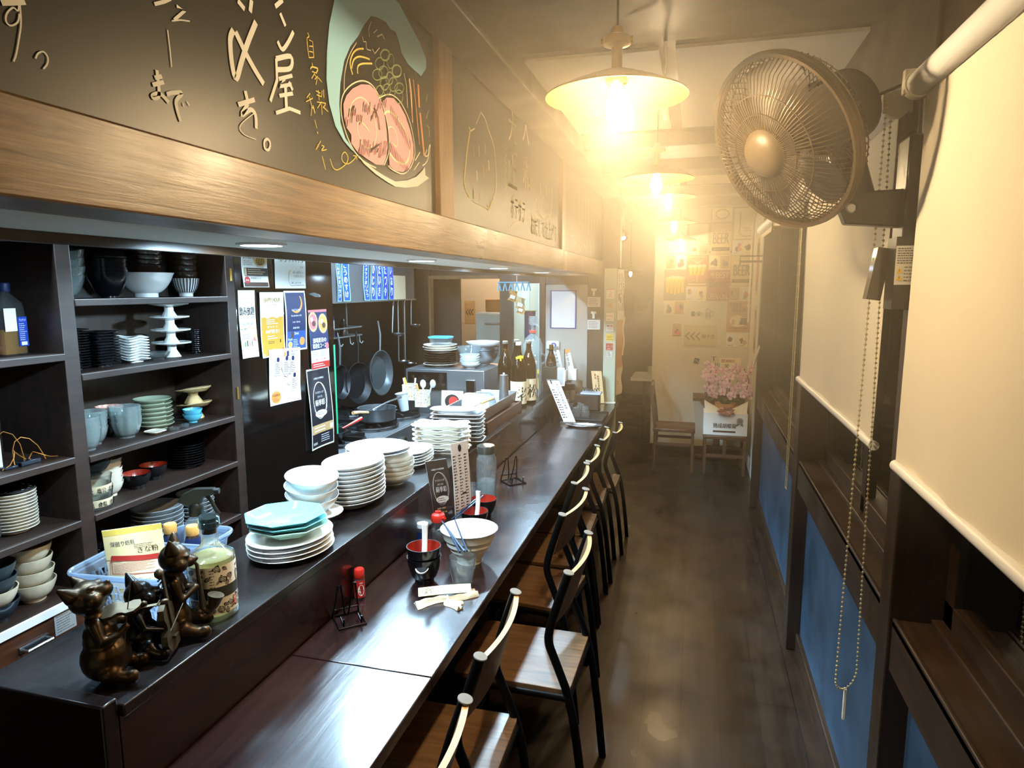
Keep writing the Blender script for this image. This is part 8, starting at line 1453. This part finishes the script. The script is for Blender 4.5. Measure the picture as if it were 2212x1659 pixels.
# ================================================================ bar chairs
def bar_chair():
    t = thing('bar_chair', '', 'chair'); Wy = 0.172; r = 0.0135
    prof = [(0.125, 0.0), (0.105, 0.20), (0.075, 0.42), (0.02, 0.56), (0.0, 0.61), (0.005, 0.66), (0.035, 0.76), (0.062, 0.842)]
    def smooth(p, n=3):
        for _ in range(n-1):
            q = [p[0]]
            for a, c in zip(p, p[1:]): q += [tuple(0.75*x+0.25*y for x, y in zip(a, c)), tuple(0.25*x+0.75*y for x, y in zip(a, c))]
            p = q+[p[-1]]
        return p
    sp = smooth(prof)
    for s_ in (-1, 1):
        MB().tube([(x, s_*Wy, z) for x, z in sp], r, 'black_metal', 12).build('rear_leg', t)
        MB().lathe([(0, -0.001), (r+0.003, -0.001), (r+0.0035, 0.0015), (r+0.0025, 0.003), (0, 0.0034)], 'cap_grey', 18, c=(0.0625, s_*Wy, 0.843), axis=(0.28, 0, 1)).build('tube_cap', t)
        MB().tube(smooth([(-0.33, s_*Wy, 0.0), (-0.305, s_*Wy, 0.36), (-0.295, s_*Wy, 0.425), (-0.25, s_*Wy, 0.437), (0.07, s_*Wy, 0.437)], 2), r, 'black_metal', 12).build('front_leg', t)
    for sx, sz in ((0.066, 0.435), (-0.29, 0.43), (-0.322, 0.16)): MB().tube([(sx, -Wy, sz), (sx, Wy, sz)], 0.0095, 'black_metal', 10).build('stretcher', t)
    out = []
    for cx, cy, a0 in ((0.045, Wy-0.02, 0), (-0.29, Wy-0.02, PI/2), (-0.29, -Wy+0.02, PI), (0.045, -Wy+0.02, 1.5*PI)):
        for k in range(5): a = a0+k*PI/8; out.append((cx+0.025*math.cos(a), cy+0.025*math.sin(a)))
    MB().prism(out, 0.447, 0.464, 'seat_wood').build('seat', t, bevel=0.003)
    b = MB(); n = 14; z0, z1 = 0.675, 0.838; th = 0.014; v = []; f = []
    for j in range(2):
        for i in range(n+1):
            y = -Wy+0.008+(2*Wy-0.016)*i/n; bow = 0.022*(1-(y/Wy)**2)
            for z in (z0, z1):
                xz = 0.008+(z-0.66)*0.30; rr = 0.02*max(0, abs(y)/Wy-0.9)
                v.append((xz+bow-0.004+j*th, y, z))
    S = 2*(n+1)
    def q(lay, i, k): return lay*S+2*i+k
    side = []; top = []
    for i in range(n): side += [(q(0, i, 0), q(0, i, 1), q(0, i+1, 1), q(0, i+1, 0)), (q(1, i, 0), q(1, i+1, 0), q(1, i+1, 1), q(1, i, 1))]; top += [(q(0, i, 1), q(1, i, 1), q(1, i+1, 1), q(0, i+1, 1)), (q(0, i, 0), q(0, i+1, 0), q(1, i+1, 0), q(1, i, 0))]
    top += [(q(0, 0, 0), q(1, 0, 0), q(1, 0, 1), q(0, 0, 1)), (q(0, n, 0), q(0, n, 1), q(1, n, 1), q(1, n, 0))]
    b.add(v, side, 'seat_wood'); b.add(v, top, 'ply_edge'); b.build('backrest', t, ang=30)
    return t
ch0 = bar_chair()
CHS = [(-0.495, 1.035, 0.0, 1.0, 'wood and black tube chair at the bar closest to the cat figures'), (-0.518, 1.54, 0.02, 1.0, 'wood and black tube chair, second along the bar from the cat figures'), (-0.397, 2.05, -0.02, 1.0, 'wood and black tube chair pulled out from the bar by the noodle bowl'),
       (-0.500, 2.56, -0.10, 1.0, 'wood and black tube chair turned askew, its back showing wood grain'), (-0.545, 2.97, 0.0, 1.0, 'wood and black tube chair just beyond the askew one'), (-0.545, 3.35, 0.02, 1.0, 'wood and black tube chair, second beyond the askew one'), (-0.55, 3.84, 0.05, 1.0, 'wood and black tube chair close to the tumbler tray end'), (-0.515, 4.27, 0.0, 0.94, 'wood and black tube chair last in the row by the pillar')]
for i, (x, y, rz, s_, lab) in enumerate(CHS):
    c = ch0 if i == 0 else dup(ch0, (0, 0, 0))
    c.location = (x, y, 0); c.rotation_euler = (0, 0, rz); c.scale = (s_, s_, s_); tag(c, lab, 'chair', 'bar chairs')
# ================================================================ pendant lamps
def pendant(loc, R_, lab, power, cl=CEIL):
    x, y, z = loc; t = thing('pendant_lamp', lab, 'pendant lamp', (x, y, cl), 0, 'pendant lamps over the aisle'); d = z-cl; s_ = R_/0.155
    MB().tube([(0, 0, 0), (0, 0, d+0.16*s_)], 0.003, 'black_plastic', 6).lathe([(0, 0), (0.045, 0), (0.04, -0.02), (0, -0.022)], 'black_metal', 20).build('cord', t)
    b = MB(); b.lathe([(0.0, d+0.165*s_), (0.012*s_, d+0.16*s_), (0.018*s_, d+0.145*s_), (0.03*s_, d+0.14*s_), (0.03*s_, d+0.125*s_), (0.012*s_, d+0.118*s_), (0.012*s_, d+0.075*s_), (0.024*s_, d+0.07*s_), (0.024*s_, d+0.045*s_), (0.018*s_, d+0.04*s_), (0, d+0.04*s_)], 'brass', 20); b.tube([(-0.035*s_, 0, d+0.133*s_), (0.035*s_, 0, d+0.133*s_)], 0.008*s_, 'brass', 8); b.build('socket', t)
    MB().lathe([(0.022*s_, d+0.072*s_), (0.05*s_, d+0.062*s_), (R_*0.75, d+0.036*s_), (R_, d+0.018*s_), (R_+0.002, d+0.014*s_), (R_*0.98, d+0.015*s_), (R_*0.74, d+0.031*s_), (0.05*s_, d+0.057*s_), (0.022*s_, d+0.066*s_)], 'shade_metal', 56, closed=True).build('lamp_shade', t)
    MB().lathe([(0.0, d+0.04*s_), (0.012*s_, d+0.04*s_), (0.016*s_, d+0.025*s_), (0.0235*s_, d), (0.023*s_, d-0.018*s_), (0.015*s_, d-0.042*s_), (0.004*s_, d-0.062*s_), (0, d-0.064*s_)], 'bulb', 24).build('bulb', t)
    l = lamp('pendant_glow', 'POINT', (0, 0, d-0.03*s_), power, WARM, shadow_soft_size=0.026*s_); l.parent = t
    return t
for (x, y, z), lab in zip(((-0.182, 1.53, 2.085), (-0.18, -0.75, 2.10), (-0.175, 2.936, 2.123), (-0.174, 4.10, 2.195), (-0.172, 5.163, 2.146), (-0.16, 6.72, 2.125)), ('metal shaded pendant lamp with a glowing candle bulb, largest and first over the aisle', 'metal shaded pendant lamp hanging before the first blackboard, out over the cat figures', 'metal shaded pendant lamp, second along the aisle', 'metal shaded pendant lamp in the middle of the row', 'metal shaded pendant lamp, fourth along the aisle', 'metal shaded pendant lamp just before the end wall')):
    pendant((x, y, z), 0.152, lab, PEND_W*(0.3 if y < 0 else 1.2 if y < 2 else 0.55))
tt = pendant((-0.80, 8.6, 1.875), 0.125, 'small pendant lamp hanging in the passage past the pillar', 9.0); tt['group'] = 'passage lamp'
t = thing('track_light', 'ceiling track with a white spotlight past the pillar head', 'track light', (-0.62, 7.4, 2.3)); MB().box(-0.2, -0.5, 0, -0.17, 0.6, 0.03, 'black_metal').box(-0.19, 0.4, 0.03, -0.18, 0.42, 0.2, 'black_metal').box(-0.19, -0.4, 0.03, -0.18, -0.38, 0.2, 'black_metal').build('track', t); MB().lathe([(0.03, 0), (0.045, 0.10), (0.04, 0.10), (0.0, 0.09)], 'black_metal', 20, c=(-0.185, 0.0, -0.02), axis=(0.4, -0.6, -0.7)).build('spot_head', t); MB().lathe([(0, 0), (0.036, 0)], 'cool_led', 20, c=(-0.147, -0.056, -0.088), axis=(0.4, -0.6, -0.7), caps=False).build('spot_lens', t)
b = MB(); pts = [(0, 0, 0), (0.0, 0.002, -0.10), (-0.02, 0.0, -0.15), (-0.07, 0.0, -0.13), (-0.075, 0, -0.10), (-0.03, 0.0, -0.11), (0.0, 0, -0.17), (0.005, 0, -0.24)]; b.tube(pts, 0.005, 'ivory_plastic', 6); b.tube([(-0.01, 0, -0.16), (0.0, 0, -0.2)], 0.014, 'ivory_plastic', 8)
o = b.build('knotted_cord'); o.location = (-0.115, 2.2, CEIL-0.06); tag(o, 'knotted cord looped up below the ceiling behind the first lamp', 'cord')
# ================================================================ warm scatter volume standing in for lens glare
m = bpy.data.materials.new('haze'); m.use_nodes = True; nt = m.node_tree; nt.nodes.clear()
vo = nt.nodes.new('ShaderNodeVolumeScatter'); vo.inputs['Color'].default_value = (1, 0.9, 0.74, 1); vo.inputs['Density'].default_value = GLARE_DENSITY; vo.inputs['Anisotropy'].default_value = 0.42
ou = nt.nodes.new('ShaderNodeOutputMaterial'); nt.links.new(vo.outputs['Volume'], ou.inputs['Volume']); MATS['haze'] = m
b = MB(Matrix(((1, 0, 0, 0), (0, 0, 1, 0), (0, 1, 0, 0), (0, 0, 0, 1)))).prism([(-0.46, 1.42), (0.46, 1.42), (0.46, CEIL-0.1), (-0.735, CEIL-0.1), (-0.735, 1.78), (-0.46, 1.55)], 0.72, 6.98, 'haze')
b.f = [f[::-1] for f in b.f]; hz = b.build('haze'); hz['kind'] = 'stuff'; hz['label'] = 'warm scattering volume added for lens glare under the lamps in the aisle'; hz['category'] = 'haze'
